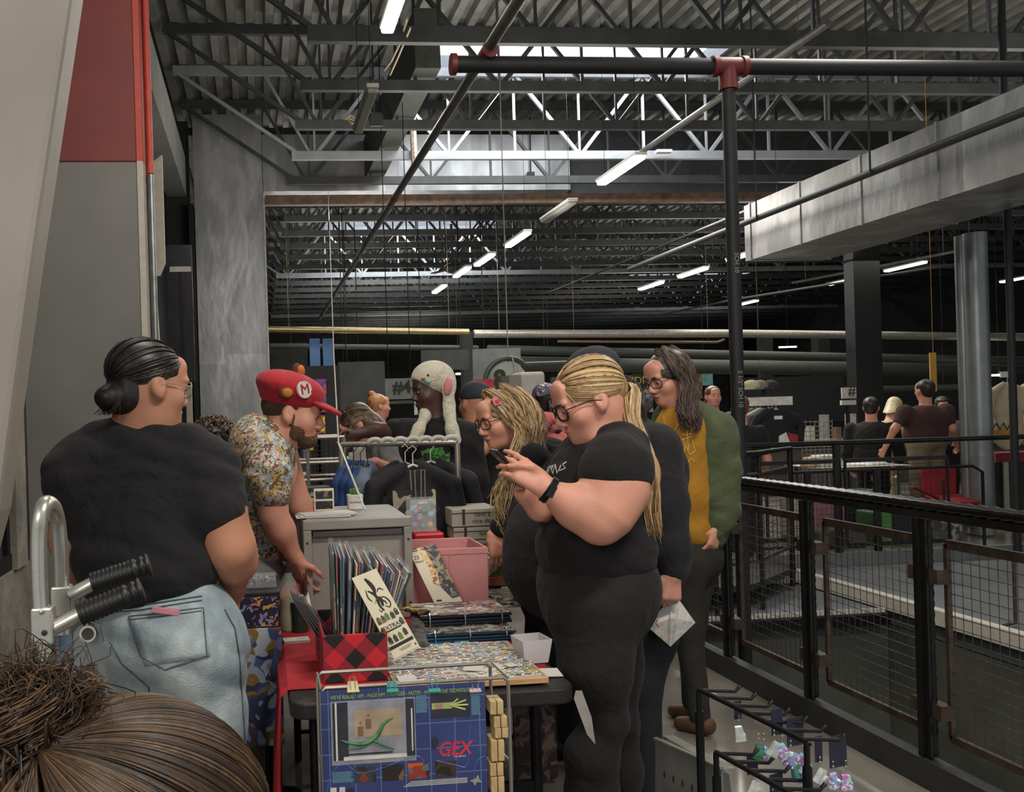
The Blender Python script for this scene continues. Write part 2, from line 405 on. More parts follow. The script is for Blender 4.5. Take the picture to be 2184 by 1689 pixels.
# slanted steel brace in the foreground
b = MB(); Yb = 1.7
pts = [P(-60, -60, Yb), P(160, -60, Yb), P(130, 140, Yb), P(73, 520, Yb), P(30, 830, Yb), P(-4, 1090, Yb), P(-60, 1300, Yb), P(-160, 1300, Yb), P(-160, 400, Yb)]
b.slab(pts, (0, .1, 0))
S('trim_13', b, mat('brace_paint', '#8a8378', .55, 0, .12, 2, .1, 8), bevel=.012)
b = MB().slab([P(-60, 560, 1.66), P(62, 548, 1.66), P(60, 556, 1.66), P(-60, 570, 1.66)], (0, .03, 0))
# far wall: foil column, header duct, lintel
fx0 = P(420, 600, 16)[0]; fx1 = P(566, 600, 16)[0]
S('wall_foil_column', MB().bb((fx0, 16.0, 0), (fx1, 16.5, 6.62)), FOIL)
S('trim_14', MB().bb((fx1, 15.98, 0), (fx1+.03, 16.03, 5.2)), mat('pale_edge', '#b5b2a8', .6))
S('trim_15', MB().bb((fx0-.1, 15.9, 0), (fx0-.02, 16.3, 5.1)), STEEL_BLK)
o = MB().bb((fx1+.01, 16.05, 5.33), (5.6, 16.9, 6.3)).build('foil_duct', FOIL, base=(2, 16.5, 5.33)); tag(o, 'foil wrapped rectangular duct running crosswise above the rusty lintel', 'duct')
S('wall_header', MB().bb((5.7, 16.3, 5.3), (24, 16.5, 6.6)), mat('header_wall', '#3c3d3c', .8, 0, .15))
S('trim_16', MB().bb((fx1+.03, 15.95, 5.08), (9.4, 16.1, 5.24)), mat('rusty_lintel', '#77604f', .7, .1, .25, 8))
S('wall_upper_left', MB().bb((-1.5, 16.3, 0), (fx0-.1, 16.5, 6.6)), DARKW)
S('wall_end', MB().bb((-3, 45.8, -3), (26, 46, 7.2)), mat('end_wall_paint', '#4a4a47', .8, 0, .15, 2))
S('wall_right', MB().bb((24, -2, -3), (24.2, 46, 7.2)), DARKW)
for k, (a, bq) in enumerate((((795, 255), (797, 372)), ((1130, 250), (1132, 370)))):
    o = MB().tube([P(*a, 16.0), P(*bq, 16.0)], .012).bb(P(bq[0]-6, bq[1]-4, 15.95), P(bq[0]+6, bq[1]+6, 16.02)).build('duct_hanger', STEEL_BLK)
    tag(o, 'thin rod hanger with black foot on the crosswise foil duct, ' + ('near the foil column' if k == 0 else 'nearer the hall centre'), 'hanger')
# ---------------- right foil duct, pipes, round ducts
xL = 6.03; zb = 3.22
d = MB().bb((6.03, 5.0, 3.22), (7.04, 11.0, 3.9)).build('rectangular_duct', FOIL, base=(6.5, 8, 3.22)); tag(d, 'large foil faced rectangular duct hanging above the atrium', 'duct')
for k in range(6): MB().bb((6.02, 5.6+k*1.05, 3.21), (7.05, 5.62+k*1.05, 3.91)).build('flange', GALV, d)
def duct(name, px, rpx, ytop, ybot, Y, label, m=GALV, rings=()):
    a = P(px, ybot, Y); r = rpx*mpp(a); b = MB()
    b.tube([(a[0], Y, 0.02), (a[0], Y, 3.2)], r, 24)
    for t in rings: b.tube([(a[0], Y, t), (a[0], Y, t+.03)], r*1.06, 24)
    o = b.build(name, m, base=(a[0], Y, 0), sm=True); tag(o, label, 'duct'); return o
DG = mat('grey_spiral_duct', '#7d8183', .4, .6, .12, 4)
duct('round_duct', 2098, 23, 460, 1170, 9.2, 'wide round grey duct standing on the far floor under the rectangular duct', DG, (.2, .3, 1.02))
duct('round_duct', 2066, 12, 470, 1100, 9.35, 'slim round grey duct beside the wide round duct', DG, (1.1,))
# hanging pipe along rectangular duct
def pipe(name, label, pts, r, m=STEEL_DARK, n=12, cat='pipe', group=None):
    pts = [np.asarray(p_, float) for p_ in pts]; b = MB().tube(pts, r, n)
    if cat == 'pipe' and pts[0][1] > 12:
        for k in (0, -1): b.tube([pts[k]+(pts[1-abs(k)*2]-pts[k])*.1 if k == 0 else pts[-1]+(pts[0]-pts[-1])*.1]+[np.array([*(pts[0]+(pts[1]-pts[0])*.1 if k == 0 else pts[-1]+(pts[0]-pts[-1])*.1)[:2], 6.738])], .004, 4)
    o = b.build(name, m, sm=True); tag(o, label, cat, group); return o
HZ = 3.62
pipe('sprinkler_pipe', 'long dark pipe hanging along the side of the large foil duct', [(5.78, 4.6, 3.6), (5.78, 14, 3.6)], .035)
for k, Y in enumerate((6.2, 8.2, 10.2)):
    pipe('hanger_rod', 'thin rod holding the duct side pipe to the roof joists', [(5.74, Y, 3.55), (5.74, Y, 6.6)], .01, n=6, cat='rod', group='pipe hanger rods')
# main sprinkler pipe + red couplings + riser
SP = mat('black_sprinkler_pipe', '#191a1a', .6, .1, .15, 10)
RC = mat('red_coupling', '#642420', .5, .1, .15)
m0 = P(965, 142, 5.0); m1 = P(1545, 142, 5.0); rz = m1[2]
t = thing('sprinkler_main', 'thick horizontal sprinkler main pipe with red couplings crossing under the skylight', 'pipe', m0)
MB().tube([(m0[0], 5, rz), (7.5, 5, rz)], .044, 16).build('pipe', SP, t, sm=True)
for x, w in ((m0[0]-.01, .03), (m1[0]-.075, .03), (m1[0]+.095, .03)):
    MB().tube([(x, 5, rz), (x+w, 5, rz)], .058, 16).build('coupling', RC, t, sm=True)
MB().tube([(m1[0]-.05, 5, rz), (m1[0]+.1, 5, rz)], .05, 16).tube([(m1[0]+.02, 5, rz), (m1[0]+.02, 5, rz-.1)], .05, 16).build('tee_fitting', RC, t, sm=True)
t = thing('riser_pipe', 'black vertical riser pipe with white stencilled size marking beside the railing', 'pipe', (m1[0]+.02, 5, 0))
MB().tube([(m1[0]+.02, 5, .001), (m1[0]+.02, 5, rz-.1)], .037, 20).build('pipe', SP, t, sm=True)
MB().tube([(m1[0]+.02, 5, rz-.13), (m1[0]+.02, 5, rz-.1)], .052, 20).build('coupling', RC, t, sm=True)
RV = np.array([[0, 1.0, 0], [0, 0, -1.0], [-1.0, 0, 0]])
zz = P(1555, 830, 5)[2]
text('stencil_text', '2 1/2" SCH 10', .035, (m1[0]+.018, 4.962, zz), RV, mat('stencil_white', '#8f8f88', .7), t)
text('stencil_text', 'SCH 10', .035, (m1[0]+.018, 4.962, zz+.7), RV, mat('stencil_white', '#8f8f88', .7), t)
# branch pipe to the vanishing point
bx = P(1040, 130, 5.0)
t = thing('branch_pipe', 'long thin sprinkler branch pipe running deep into the hall overhead', 'pipe', (bx[0], 5, bx[2]))
MB().tube([(bx[0], 2.6, bx[2]+.06), (bx[0], 19, bx[2]+.06)], .03, 12).build('pipe', mat('branch_pipe_paint', '#5a5a55', .45, .3, .15, 8), t, sm=True)
MB().tube([(bx[0]-.0, 4.93, bx[2]+.04), (bx[0], 5.07, bx[2]+.04)], .045, 12).build('coupling', RC, t, sm=True)
MB().tube([(bx[0], 8.4, bx[2]+.06), (bx[0], 8.5, bx[2]+.06)], .035, 12).tube([(bx[0], 12.2, bx[2]+.06), (bx[0], 12.35, bx[2]+.06)], .035, 12).build('coupling', RC, t, sm=True)
# long thin pipes elsewhere
pipe('sprinkler_pipe', 'thin pipe crossing far right below the roof, running away from the hall centre', [P(1170, 625, 20), P(1640, 430, 11.5), P(1762, 386, 10)], .022)
pipe('sprinkler_pipe', 'pale far pipe slanting down to a red fitting under the strip lights', [P(1690, 603, 22), P(2060, 532, 16)], .03, mat('pale_pipe', '#8f8d86', .4, .5))
pipe('sprinkler_pipe', 'second slanting far pipe with red end near the hall centre', [P(1390, 675, 26), P(1560, 640, 21), P(2060, 560, 15.5)], .025)
pipe('sprinkler_pipe', 'pale pipe slanting from the right down to the white box on the joist chord', [(5.37, 13.0, 4.98), (5.37, 8.2, 4.98)], .036, mat('dull_pipe', '#6f6d67', .45, .4), cat='pipe')
YP = mat('brass_pipe', '#a89468', .3, .6)  # one even brassy colour
pipe('horizontal_pipe', 'brass toned horizontal pipe crossing beside the foil column', [P(572, 702, 17), P(1000, 708, 17)], .055, YP)
pipe('horizontal_pipe', 'pale thick horizontal pipe behind the cap wearer crossing far hall', [P(1010, 712, 18), P(1545, 711, 18), P(2184, 719, 18)], .08, mat('pale_pipe2', '#a39e90', .35, .5))
pipe('horizontal_pipe', 'thin copper pipe just below the thick pale pipe', [P(1190, 728, 18), P(1530, 730, 18), P(1545, 724, 18)], .025, mat('copper_pipe', '#8a6a52', .35, .6))
pipe('horizontal_pipe', 'dark grey horizontal duct pipe across the far hall at head height', [P(1040, 745, 19), P(2184, 770, 19)], .09, mat('grey_pipe', '#43453f', .6, .2))
pipe('horizontal_pipe', 'wide grey duct crossing behind the far stalls', [P(1050, 775, 20), P(2184, 792, 20)], .16, mat('grey_pipe', '#5d605b', .5, .3))
pipe('horizontal_pipe', 'long dull grey pipe far behind the long haired visitor', [P(575, 738, 19), P(1020, 742, 19)], .05, mat('grey_pipe', '#5d605b', .5, .3))
pipe('horizontal_pipe', 'dark crosswise far pipe seen low behind the shirt rail', [P(1570, 838, 19), P(2060, 826, 19)], .07, mat('grey_pipe', '#5d605b', .5, .3))
for px, Y, w in ((1855, 17, 60), (1000, 18, 22), (1760, 21, 26), (1640, 22, 22)):
    a = P(px, 800, Y); r = w/2*mpp(a)
    o = MB().bb((a[0]-r, Y, 0), (a[0]+r, Y+.3, 5.35 if px == 1855 else P(px, 706, Y)[2])).build('steel_column', mat('column_paint', '#1d1d1c', .6, .1), base=(a[0], Y, 0))
    tag(o, {1855: 'broad dark steel column behind the far right stall', 1000: 'slim steel column left of the round number eight sign', 1760: 'narrow far column right of the shirt rail', 1640: 'narrow dark column behind the shirt rail'}[px], 'column')
# blue upright tubes, one even colour
BL = mat('blue_tube', '#2f4f77', .3, .3, .1)
for px, l in ((672, 'blue vertical tube'), (700, 'second blue vertical tube, wider')):
    a = P(px, 760, 18); o = MB().bb((a[0]-.1, 18, 0.001), (a[0]+.1, 18.1, P(px, 722, 18)[2])).build('blue_banner', BL); tag(o, l+' standing far behind the red cap wearer', 'banner')
# strip lights
LM = mat('lit_tube_cover', '#fff3dc', .4, 0, 0, emit=11); LMW = mat('lit_tube_cover_cool', '#ffffff', .4, 0, 0, emit=9)
FX = mat('light_fixture_body', '#b9b6ac', .5, .1, .05); OFF = mat('unlit_cover', '#8f8d85', .5, 0, .05)
def strip(px, py, L, label, on=True, Z=4.38, w=.075, near=False):
    c = PZ(px, py, Z); t = thing('strip_light', label, 'ceiling light', c)
    MB().bb((c[0]-w, c[1]-L/2-.02, c[2]+.02), (c[0]+w, c[1]+L/2+.02, c[2]+.06)).build('housing', FX, t, bevel=.008)
    MB().box(c, (w*1.7, L, .045)).build('diffuser', (LM if near else LMW) if on else OFF, t, bevel=.015)
    h = MB()
    for s in (-1, 1): h.tube([(c[0], c[1]+s*L*.4, c[2]+.06), (c[0], c[1]+s*L*.4, 6.738)], .003, 4)
    h.build('suspension_wire', STEEL_BLK, t)
strip(853, -15, 1.25, 'bright warm strip light nearest the camera at the top edge', True, 4.3, .055, True)
strip(778, 240, 1.2, 'unlit strip light beyond the nearest warm one', False, 4.3, .055)
strip(1322, 365, 1.25, 'lit strip light below the pale joist chord right of the skylight', True, near=True)
strip(1190, 453, 1.3, 'unlit strip light just beneath the rusty lintel', False)
for px, py, l in ((1103, 512, 'nearest lit one of the four small strip lights in the far hall'), (1033, 555, 'second lit strip light of the far hall row'), (985, 581, 'third strip light of the far hall row, overlapping a fan'), (937, 617, 'farthest small strip light of the far hall row'),
                  (1588, 545, 'strip light just right of the black riser pipe'), (1477, 582, 'strip light just left of the black riser pipe'), (1388, 610, 'farthest strip light of the row crossing the riser pipe'),
                  (1930, 569, 'strip light below the right end of the foil duct'), (1800, 600, 'strip light farther than the one below the foil duct end'), (2178, 594, 'strip light cut by the edge beside the round ducts'),
                  (2045, 678, 'tiny strip light just left of the round ducts'), (1590, 647, 'tiny strip light low behind the riser pipe')):
    strip(px, py, 1.25, l)
# ceiling fan far hall
t = thing('ceiling_fan', 'dark ceiling fan hanging among the far strip lights', 'fan', P(965, 572, 20.9)); c = P(965, 572, 20.9)
f_ = MB().tube([c, c+np.array([0, 0, 1.0])], .03).ball(c, (.2, .2, .12)); f_.build('motor', STEEL_DARK, t, sm=True)
for k in range(4):
    a = k*PI/2+.4; MB().bar(c+np.array([math.cos(a)*.15, math.sin(a)*.15, 0]), c+np.array([math.cos(a)*.8, math.sin(a)*.8, 0]), .12, .02).build('blade', STEEL_DARK, t)
# exit light box & electrical box on truss
o = MB().bb(P(1402, 318, 13.9), P(1428, 328, 14.0)).build('emergency_light', FX); tag(o, 'small white emergency light box on the pale joist chord', 'light')
o = MB().slab([P(790, 240, 11.5), P(812, 240, 11.5), P(817, 246, 11.5), P(817, 268, 11.5), P(790, 268, 11.5)], (0, .05, 0)).bb(P(796, 240, 11.5)+np.array([0, .01, 0]), np.array([P(800, 240, 11.5)[0], 11.53, 6.738])).build('junction_box', STEEL_DARK); tag(o, 'grey metal junction plate with a hole beside the unlit strip light', 'electrical box')
CB = mat('cable_pale', '#b8a98a', .6)
o = MB().tube([P(868, 40, 9.2), P(852, 95, 10), P(835, 130, 10.5), P(820, 150, 11)], .012, 6).tube([P(875, 60, 9.2), P(850, 120, 10.5), P(832, 160, 11)], .012, 6).build('cable_bundle', CB); tag(o, 'pale cables sagging beside the nearest warm strip light', 'cable')
o = MB().tube([P(735, 255, 11), P(748, 246, 11), P(765, 258, 11), P(750, 264, 11), P(736, 250, 11), P(770, 262, 11)], .012, 6).build('cable_coil', CB); tag(o, 'tangled pale cable coil left of the unlit strip light', 'cable')
o = MB().tube([P(878, 195, 14), P(880, 260, 14), P(884, 350, 14)], .05, 8).build('rusty_pipe', mat('rusty_flaking', '#9c8a7c', .7, .1, .3, 30)); tag(o, 'flaking rusty vertical pipe among the joist webs', 'pipe')
o = MB().bb((1.95, 10.8, 5.5), (2.25, 16, 6.2)).build('overhead_duct', mat('grey_pipe', '#5d605b')); tag(o, 'grey overhead duct left of the skylight', 'duct')
# cord from lintel to crate
o = MB().tube([P(699, 385, 15.9), P(712, 760, 5.2), P(722, 945, 3.75)], .0035, 6).build('string_line', mat('cord_white', '#aaa28d', .7)); tag(o, 'long pale cord stretched from the lintel down to the grey crate', 'cord')
# ---------------- railings
RP = mat('railing_black', '#262625', .33, .55, .15, 12); BR = mat('rusty_brown_frame', '#4a3c33', .55, .4, .3, 14)
RB = mat('rebar_gloss', '#3a3937', .22, .85, .1)
def rebar(mb, a, b, r, step=.016):
    a = np.asarray(a, float); b = np.asarray(b, float); n = int(np.linalg.norm(b-a)/step)
    pts = []; rs = []
    for i in range(n+1):
        pts.append(a+(b-a)*i/n); rs.append(r*(1.0 if i % 2 else .8))
    mb.tube(pts, rs, 10)
X0 = 2.5
t = thing('walkway_railing', 'long black railing with ribbed top bar and brown mesh panels beside the walkway', 'railing', (X0, 5, 0))
tr = MB(); rebar(tr, (X0, 1.5, 1.075), (X0, 8.42, 1.075), .026, .03); tr.build('top_rail', RB, t, sm=True, ang=180)
MB().bb((X0-.018, 1.5, 1.025), (X0+.018, 8.42, 1.052)).build('rail_channel', RP, t)
posts = [4.86-.76*k for k in range(0, 4)]+[4.86+.8*k for k in range(1, 5)]
for y in posts:
    p = MB(); p.bb((X0-.022, y-.006, .1105), (X0+.022, y+.006, 1.02)); p.bb((X0-.01, y-.035, .1105), (X0+.0, y+.035, 1.02))
    for dy in (-.028, .028):
        pts = []; rs = []
        for i in range(46): pts.append((X0+.012, y+dy, .12+.90*i/45)); rs.append(.013 if i % 2 else .0095)
        p.tube(pts, rs, 8)
    p.build('post', RP, t, sm=True, ang=50)
WR = mat('mesh_wire', '#45413b', .45, .5)
def mesh_panel(par, A, B, z0, z1, cell=.05, fr=.018, mfr=BR, mw=WR, r=.0017):
    A = np.asarray(A, float); B = np.asarray(B, float); L = np.linalg.norm(B-A); u = (B-A)/L
    f_ = MB()
    q = lambda s, z: np.array([*(A+u*s)[:2], z])
    f_.bar(q(0, z0), q(L, z0), fr, fr*1.5).bar(q(0, z1), q(L, z1), fr, fr*1.9).bar(q(0, z0), q(0, z1), fr).bar(q(L, z0), q(L, z1), fr)
    f_.build('panel_frame', mfr, par)
    w = MB(); s = cell
    while s < L: w.tube([q(s, z0), q(s, z1)], r, 4, False); s += cell
    z = z0+cell
    while z < z1-.01: w.tube([q(0, z), q(L, z)], r, 4, False); z += cell
    w.build('wire_mesh', mw, par)
ps = sorted(posts)
for a, b in zip(ps[:-1], ps[1:]): mesh_panel(t, (X0+.05, a+.07, 0), (X0+.05, b-.07, 0), .2, .93, .042)
for y in ps:
    for z in (.78, .27): MB().bb((X0+.0, y-.08, z), (X0+.05, y+.08, z+.055)).build('bracket', BR, t)
t = thing('far_railing', 'dark railing along the far edge of the atrium in front of the stalls', 'railing', (6, 8.47, 0))
MB().tube([(2.6, 8.47, 1.07), (13, 8.47, 1.07)], .026, 10).tube([(4.9, 8.47, .8), (6.9, 8.47, .8), (7.0, 8.47, .74), (7.0, 8.47, .02)], .015, 8).build('top_rail', RP, t, sm=True)
for x in (2.7, 3.8, 4.6, 5.2, 5.5, 5.9, 7.75, 9.2, 10.6):
    MB().bb((x-.03, 8.45, .02), (x+.03, 8.49, 1.06 if x not in (5.2, 5.9) else .8)).build('post', RP, t)
for a, b in ((2.75, 3.75), (3.85, 4.55), (4.65, 5.45), (5.55, 6.6), (7.8, 9.15), (9.25, 10.55)): mesh_panel(t, (a, 8.42, 0), (b, 8.42, 0), .1, .9, .05, .02, RP)
# stair landing guard
t = thing('stair_guard', 'short brown guard rail with mesh around the stair landing', 'railing', (4.2, 7.6, 0))
MB().tube([(3.5, 6.98, 1.07), (4.0, 7.2, 1.07), (4.66, 7.85, 1.07), (4.66, 7.86, -.15)], .025, 10).build('top_rail', RP, t, sm=True)
MB().tube([(3.52, 7.0, .9), (4.0, 7.22, .9), (4.6, 7.8, .9)], .015, 8).build('mid_rail', BR, t, sm=True)
mesh_panel(t, (3.55, 7.03, 0), (4.0, 7.24, 0), .2, .88, .04); mesh_panel(t, (4.06, 7.28, 0), (4.6, 7.8, 0), .2, .88, .04)
p = MB()
for x, y in ((3.52, 7.0), (4.02, 7.22)): rebar(p, (x, y, -.19), (x, y, 1.05), .02)
p.build('post', RP, t, sm=True)
S('floor_landing', MB().slab([(3.45, 7.15, -.05), (4.0, 7.3, -.05), (4.75, 7.95, -.05), (4.75, 8.43, -.05), (3.45, 8.43, -.05)], (0, 0, .05)), mat('landing_dark', '#2b2b2a', .7))
# hanging post on the side slab
t = thing('capped_conduit', 'short dark conduit stub bent over on the side slab', 'pipe', PZ(2166, 1330, -.1))
c = PZ(2166, 1330, -.08)
MB().tube([c+np.array([0, 0, .45]), c, c+np.array([-.05, 0, -.0]), c+np.array([-.09, 0, -.01])], .012, 8).build('stub', BR, t, sm=True)
# lower level clutter
o = MB().tube([PZ(1990, 1520, -3.15), PZ(2050, 1560, -3.15), PZ(2100, 1580, -3.15), PZ(2184, 1600, -3.15)], .05, 8).build('yellow_hose', mat('yellow_hose', '#8f7a3c', .5), sm=True); tag(o, 'dull yellow hose lying on the lower floor seen through the mesh', 'hose')
t = thing('dark_post', 'pair of dark rusty posts standing against the lower wall', 'post', P(1940, 1450, 6.9))
for px in (1938, 1992):
    a = P(px, 1340, 6.9); MB().bb((a[0]-.03, 6.85, -3.19), (a[0]+.03, 6.95, -.4)).build('upright', BR, t)
a = PZ(1955, 1560, -3.15)
o = MB().bb(a+np.array([-.05, 0, 0]), a+np.array([.05, .1, .9])).bb(a+np.array([-.2, -.1, 0]), a+np.array([.2, .1, .12])).build('pipe_stand', mat('pale_stand', '#77776f', .5, .3)); tag(o, 'pale pipe stand on the lower level floor', 'stand')
# ================================================================== SDF body modeller
class SDF:
    """smooth union of round cones / ellipsoids, meshed by surface nets into one continuous surface"""
    def __init__(s, k=.03): s.p = []; s.k = k; s.cuts = []; s.disp = None
    def cone(s, a, b, ra, rb=None, k=None):
        s.p.append(('c', np.asarray(a, float), np.asarray(b, float), float(ra), float(ra if rb is None else rb), k, 1)); return s
    def chain(s, pts, rs, k=None):
        for i in range(len(pts)-1): s.cone(pts[i], pts[i+1], rs[i], rs[i+1], k)
        return s
    def ell(s, c, r, R=None, k=None, op=1):
        s.p.append(('e', np.asarray(c, float), np.asarray(r, float), np.eye(3) if R is None else np.asarray(R), None, k, op)); return s
    def sub(s, c, r, R=None, k=None): return s.ell(c, r, R, k, -1)
    def half(s, p, n): s.cuts.append((np.asarray(p, float), np.asarray(n, float)/np.linalg.norm(n))); return s   # remove side n points to
    def bbox(s):
        lo = np.full(3, 1e9); hi = np.full(3, -1e9)
        for q in s.p:
            if q[6] < 0: continue
            if q[0] == 'c':
                lo = np.minimum(lo, np.minimum(q[1]-q[3], q[2]-q[4])); hi = np.maximum(hi, np.maximum(q[1]+q[3], q[2]+q[4]))
            else:
                e = np.sqrt(((q[3]*q[2])**2).sum(1)); lo = np.minimum(lo, q[1]-e); hi = np.maximum(hi, q[1]+e)
        return lo, hi
    def mesh(s, res=.008):
        lo, hi = s.bbox(); lo = lo-3*res-.012; hi = hi+3*res+.012
        n = np.ceil((hi-lo)/res).astype(int)+1
        ax = [lo[i]+res*np.arange(n[i]) for i in range(3)]
        D = np.full(n, .5, np.float32)
        for q in s.p:
            k = s.k if q[5] is None else q[5]
            if q[0] == 'c':
                l = np.minimum(q[1]-q[3], q[2]-q[4]); h = np.maximum(q[1]+q[3], q[2]+q[4])
            else:
                e = np.sqrt(((q[3]*q[2])**2).sum(1)); l = q[1]-e; h = q[1]+e
            m = k+.03
            i0 = np.maximum(0, np.floor((l-m-lo)/res).astype(int)); i1 = np.minimum(n, np.ceil((h+m-lo)/res).astype(int)+1)
            if (i1 <= i0).any(): continue
            X = ax[0][i0[0]:i1[0], None, None]; Y = ax[1][None, i0[1]:i1[1], None]; Z = ax[2][None, None, i0[2]:i1[2]]
            if q[0] == 'c':
                a, b, ra, rb = q[1:5]; ba = b-a; L2 = float(ba@ba)+1e-12
                px, py, pz = X-a[0], Y-a[1], Z-a[2]
                t = np.clip((px*ba[0]+py*ba[1]+pz*ba[2])/L2, 0, 1)
                d = np.sqrt((px-ba[0]*t)**2+(py-ba[1]*t)**2+(pz-ba[2]*t)**2)-(ra+(rb-ra)*t)
            else:
                c, r, R = q[1:4]; px, py, pz = X-c[0], Y-c[1], Z-c[2]
                u = [px*R[0, i]+py*R[1, i]+pz*R[2, i] for i in range(3)]
                k0 = np.sqrt((u[0]/r[0])**2+(u[1]/r[1])**2+(u[2]/r[2])**2)
                k1 = np.sqrt((u[0]/r[0]**2)**2+(u[1]/r[1]**2)**2+(u[2]/r[2]**2)**2)+1e-9
                d = k0*(k0-1)/k1
            sl = tuple(slice(i0[i], i1[i]) for i in range(3)); A = D[sl]
            if q[6] > 0:
                h_ = np.maximum(k-np.abs(A-d), 0)/k; D[sl] = np.minimum(A, d)-h_*h_*k*.25
            else:
                d = -d; h_ = np.maximum(k-np.abs(A-d), 0)/k; D[sl] = np.maximum(A, d)+h_*h_*k*.25
        if s.cuts or s.disp:
            X = ax[0][:, None, None]; Y = ax[1][None, :, None]; Z = ax[2][None, None, :]
            if s.disp: D = (D+s.disp(X, Y, Z)).astype(np.float32)
            for p, nn in s.cuts:
                d = (X-p[0])*nn[0]+(Y-p[1])*nn[1]+(Z-p[2])*nn[2]; D = np.maximum(D, d)
        return surface_nets(D, lo, res)
def surface_nets(D, lo, res):
    ins = D < 0; n = D.shape
    c = np.zeros((n[0]-1, n[1]-1, n[2]-1), np.int8)
    for i in (0, 1):
        for j in (0, 1):
            for k in (0, 1): c += ins[i:n[0]-1+i, j:n[1]-1+j, k:n[2]-1+k]
    act = (c > 0) & (c < 8); idx = np.full(act.shape, -1, np.int64); I = np.argwhere(act); idx[act] = np.arange(len(I))
    acc = np.zeros((len(I), 3)); cnt = np.zeros(len(I))
    cor = [(i, j, k) for i in (0, 1) for j in (0, 1) for k in (0, 1)]
    val = {q: D[I[:, 0]+q[0], I[:, 1]+q[1], I[:, 2]+q[2]] for q in cor}
    for a in cor:
        for x in range(3):
            if a[x]: continue
            b = list(a); b[x] = 1; b = tuple(b); va, vb = val[a], val[b]; m = (va < 0) != (vb < 0)
            t = np.where(m, va/np.where(m, va-vb, 1), 0)
            p = np.array(a, float)[None, :].repeat(len(I), 0); p[:, x] += t
            acc[m] += p[m]; cnt[m] += 1
    V = (I+acc/cnt[:, None])*res+lo
    F_ = []
    for x in range(3):
        y, z = (x+1) % 3, (x+2) % 3
        s0 = [slice(None)]*3; s1 = [slice(None)]*3; s0[x] = slice(0, -1); s1[x] = slice(1, None)
        m = ins[tuple(s0)] != ins[tuple(s1)]; E = np.argwhere(m); fl = ins[tuple(s0)][m]
        ok = (E[:, y] > 0) & (E[:, z] > 0) & (E[:, y] < n[y]-1) & (E[:, z] < n[z]-1); E = E[ok]; fl = fl[ok]
        def at(dy, dz):
            e = E.copy(); e[:, y] -= dy; e[:, z] -= dz; return idx[e[:, 0], e[:, 1], e[:, 2]]
        q = np.stack([at(1, 1), at(0, 1), at(0, 0), at(1, 0)], 1); q[~fl] = q[~fl][:, ::-1]; F_.append(q)
    return V, np.concatenate(F_)
def relax(V, Fq, it=1, lam=.5):
    n = len(V)
    for _ in range(it):
        A = np.zeros_like(V); C = np.zeros(n)
        for i in range(4):
            a = Fq[:, i]; b = Fq[:, (i+1) % 4]
            for d in range(3): A[:, d] += np.bincount(a, V[b, d], n)+np.bincount(b, V[a, d], n)
            C += np.bincount(a, minlength=n)+np.bincount(b, minlength=n)
        V = V+(A/np.maximum(C, 1)[:, None]-V)*lam
    return V
def sdf_obj(name, s, m, parent=None, res=.008, it=1, base=None, label=None):
    V, Q = s.mesh(res); V = relax(V, Q, it)
    o0 = LOC[parent.name] if parent is not None else (np.zeros(3) if base is None else np.asarray(base, float))
    me = bpy.data.meshes.new(name)
    me.vertices.add(len(V)); me.vertices.foreach_set('co', (V-o0).ravel())
    me.loops.add(len(Q)*4); me.polygons.add(len(Q)); me.loops.foreach_set('vertex_index', Q.ravel())
    me.polygons.foreach_set('loop_start', np.arange(len(Q))*4); me.polygons.foreach_set('use_smooth', np.ones(len(Q), bool))
    me.update(calc_edges=True); me.validate()
    mats = m if isinstance(m, (list, tuple)) else [m]
    for x in mats: me.materials.append(x)
    if 'hair' in mats[0].name:
        a_ = me.color_attributes.new('tone', 'FLOAT_COLOR', 'POINT'); g = .32+.25*np.sin(V[:, 0]*260+V[:, 1]*190)*np.sin(V[:, 2]*60); a_.data.foreach_set('color', np.stack([g, g, g, g*0+1], 1).astype(np.float32).ravel())
    o = bpy.data.objects.new(name, me); COL.objects.link(o)
    if parent is not None: o.parent = parent
    else: o.location = o0.tolist()
    LOC[o.name] = o0
    if label: o['label'] = label
    return o
def folds(dirs, amp=.006, seed=0):
    """soft ridged cloth folds: each dir = (vector of phase frequency, weight)"""
    def f(X, Y, Z):
        d = 0
        w = .35*np.sin(9*X+seed)*np.cos(7*Z+seed*2)+.3*np.sin(11*Y+5*Z+seed)
        for (a, b, c), g in dirs:
            ph = a*X+b*Y+c*Z+w*3.0
            d = d+g*(1-np.abs(np.sin(ph))*1.3)*(.5+.5*np.sin(.37*ph+3*Z+seed))
        return amp*d
    return f
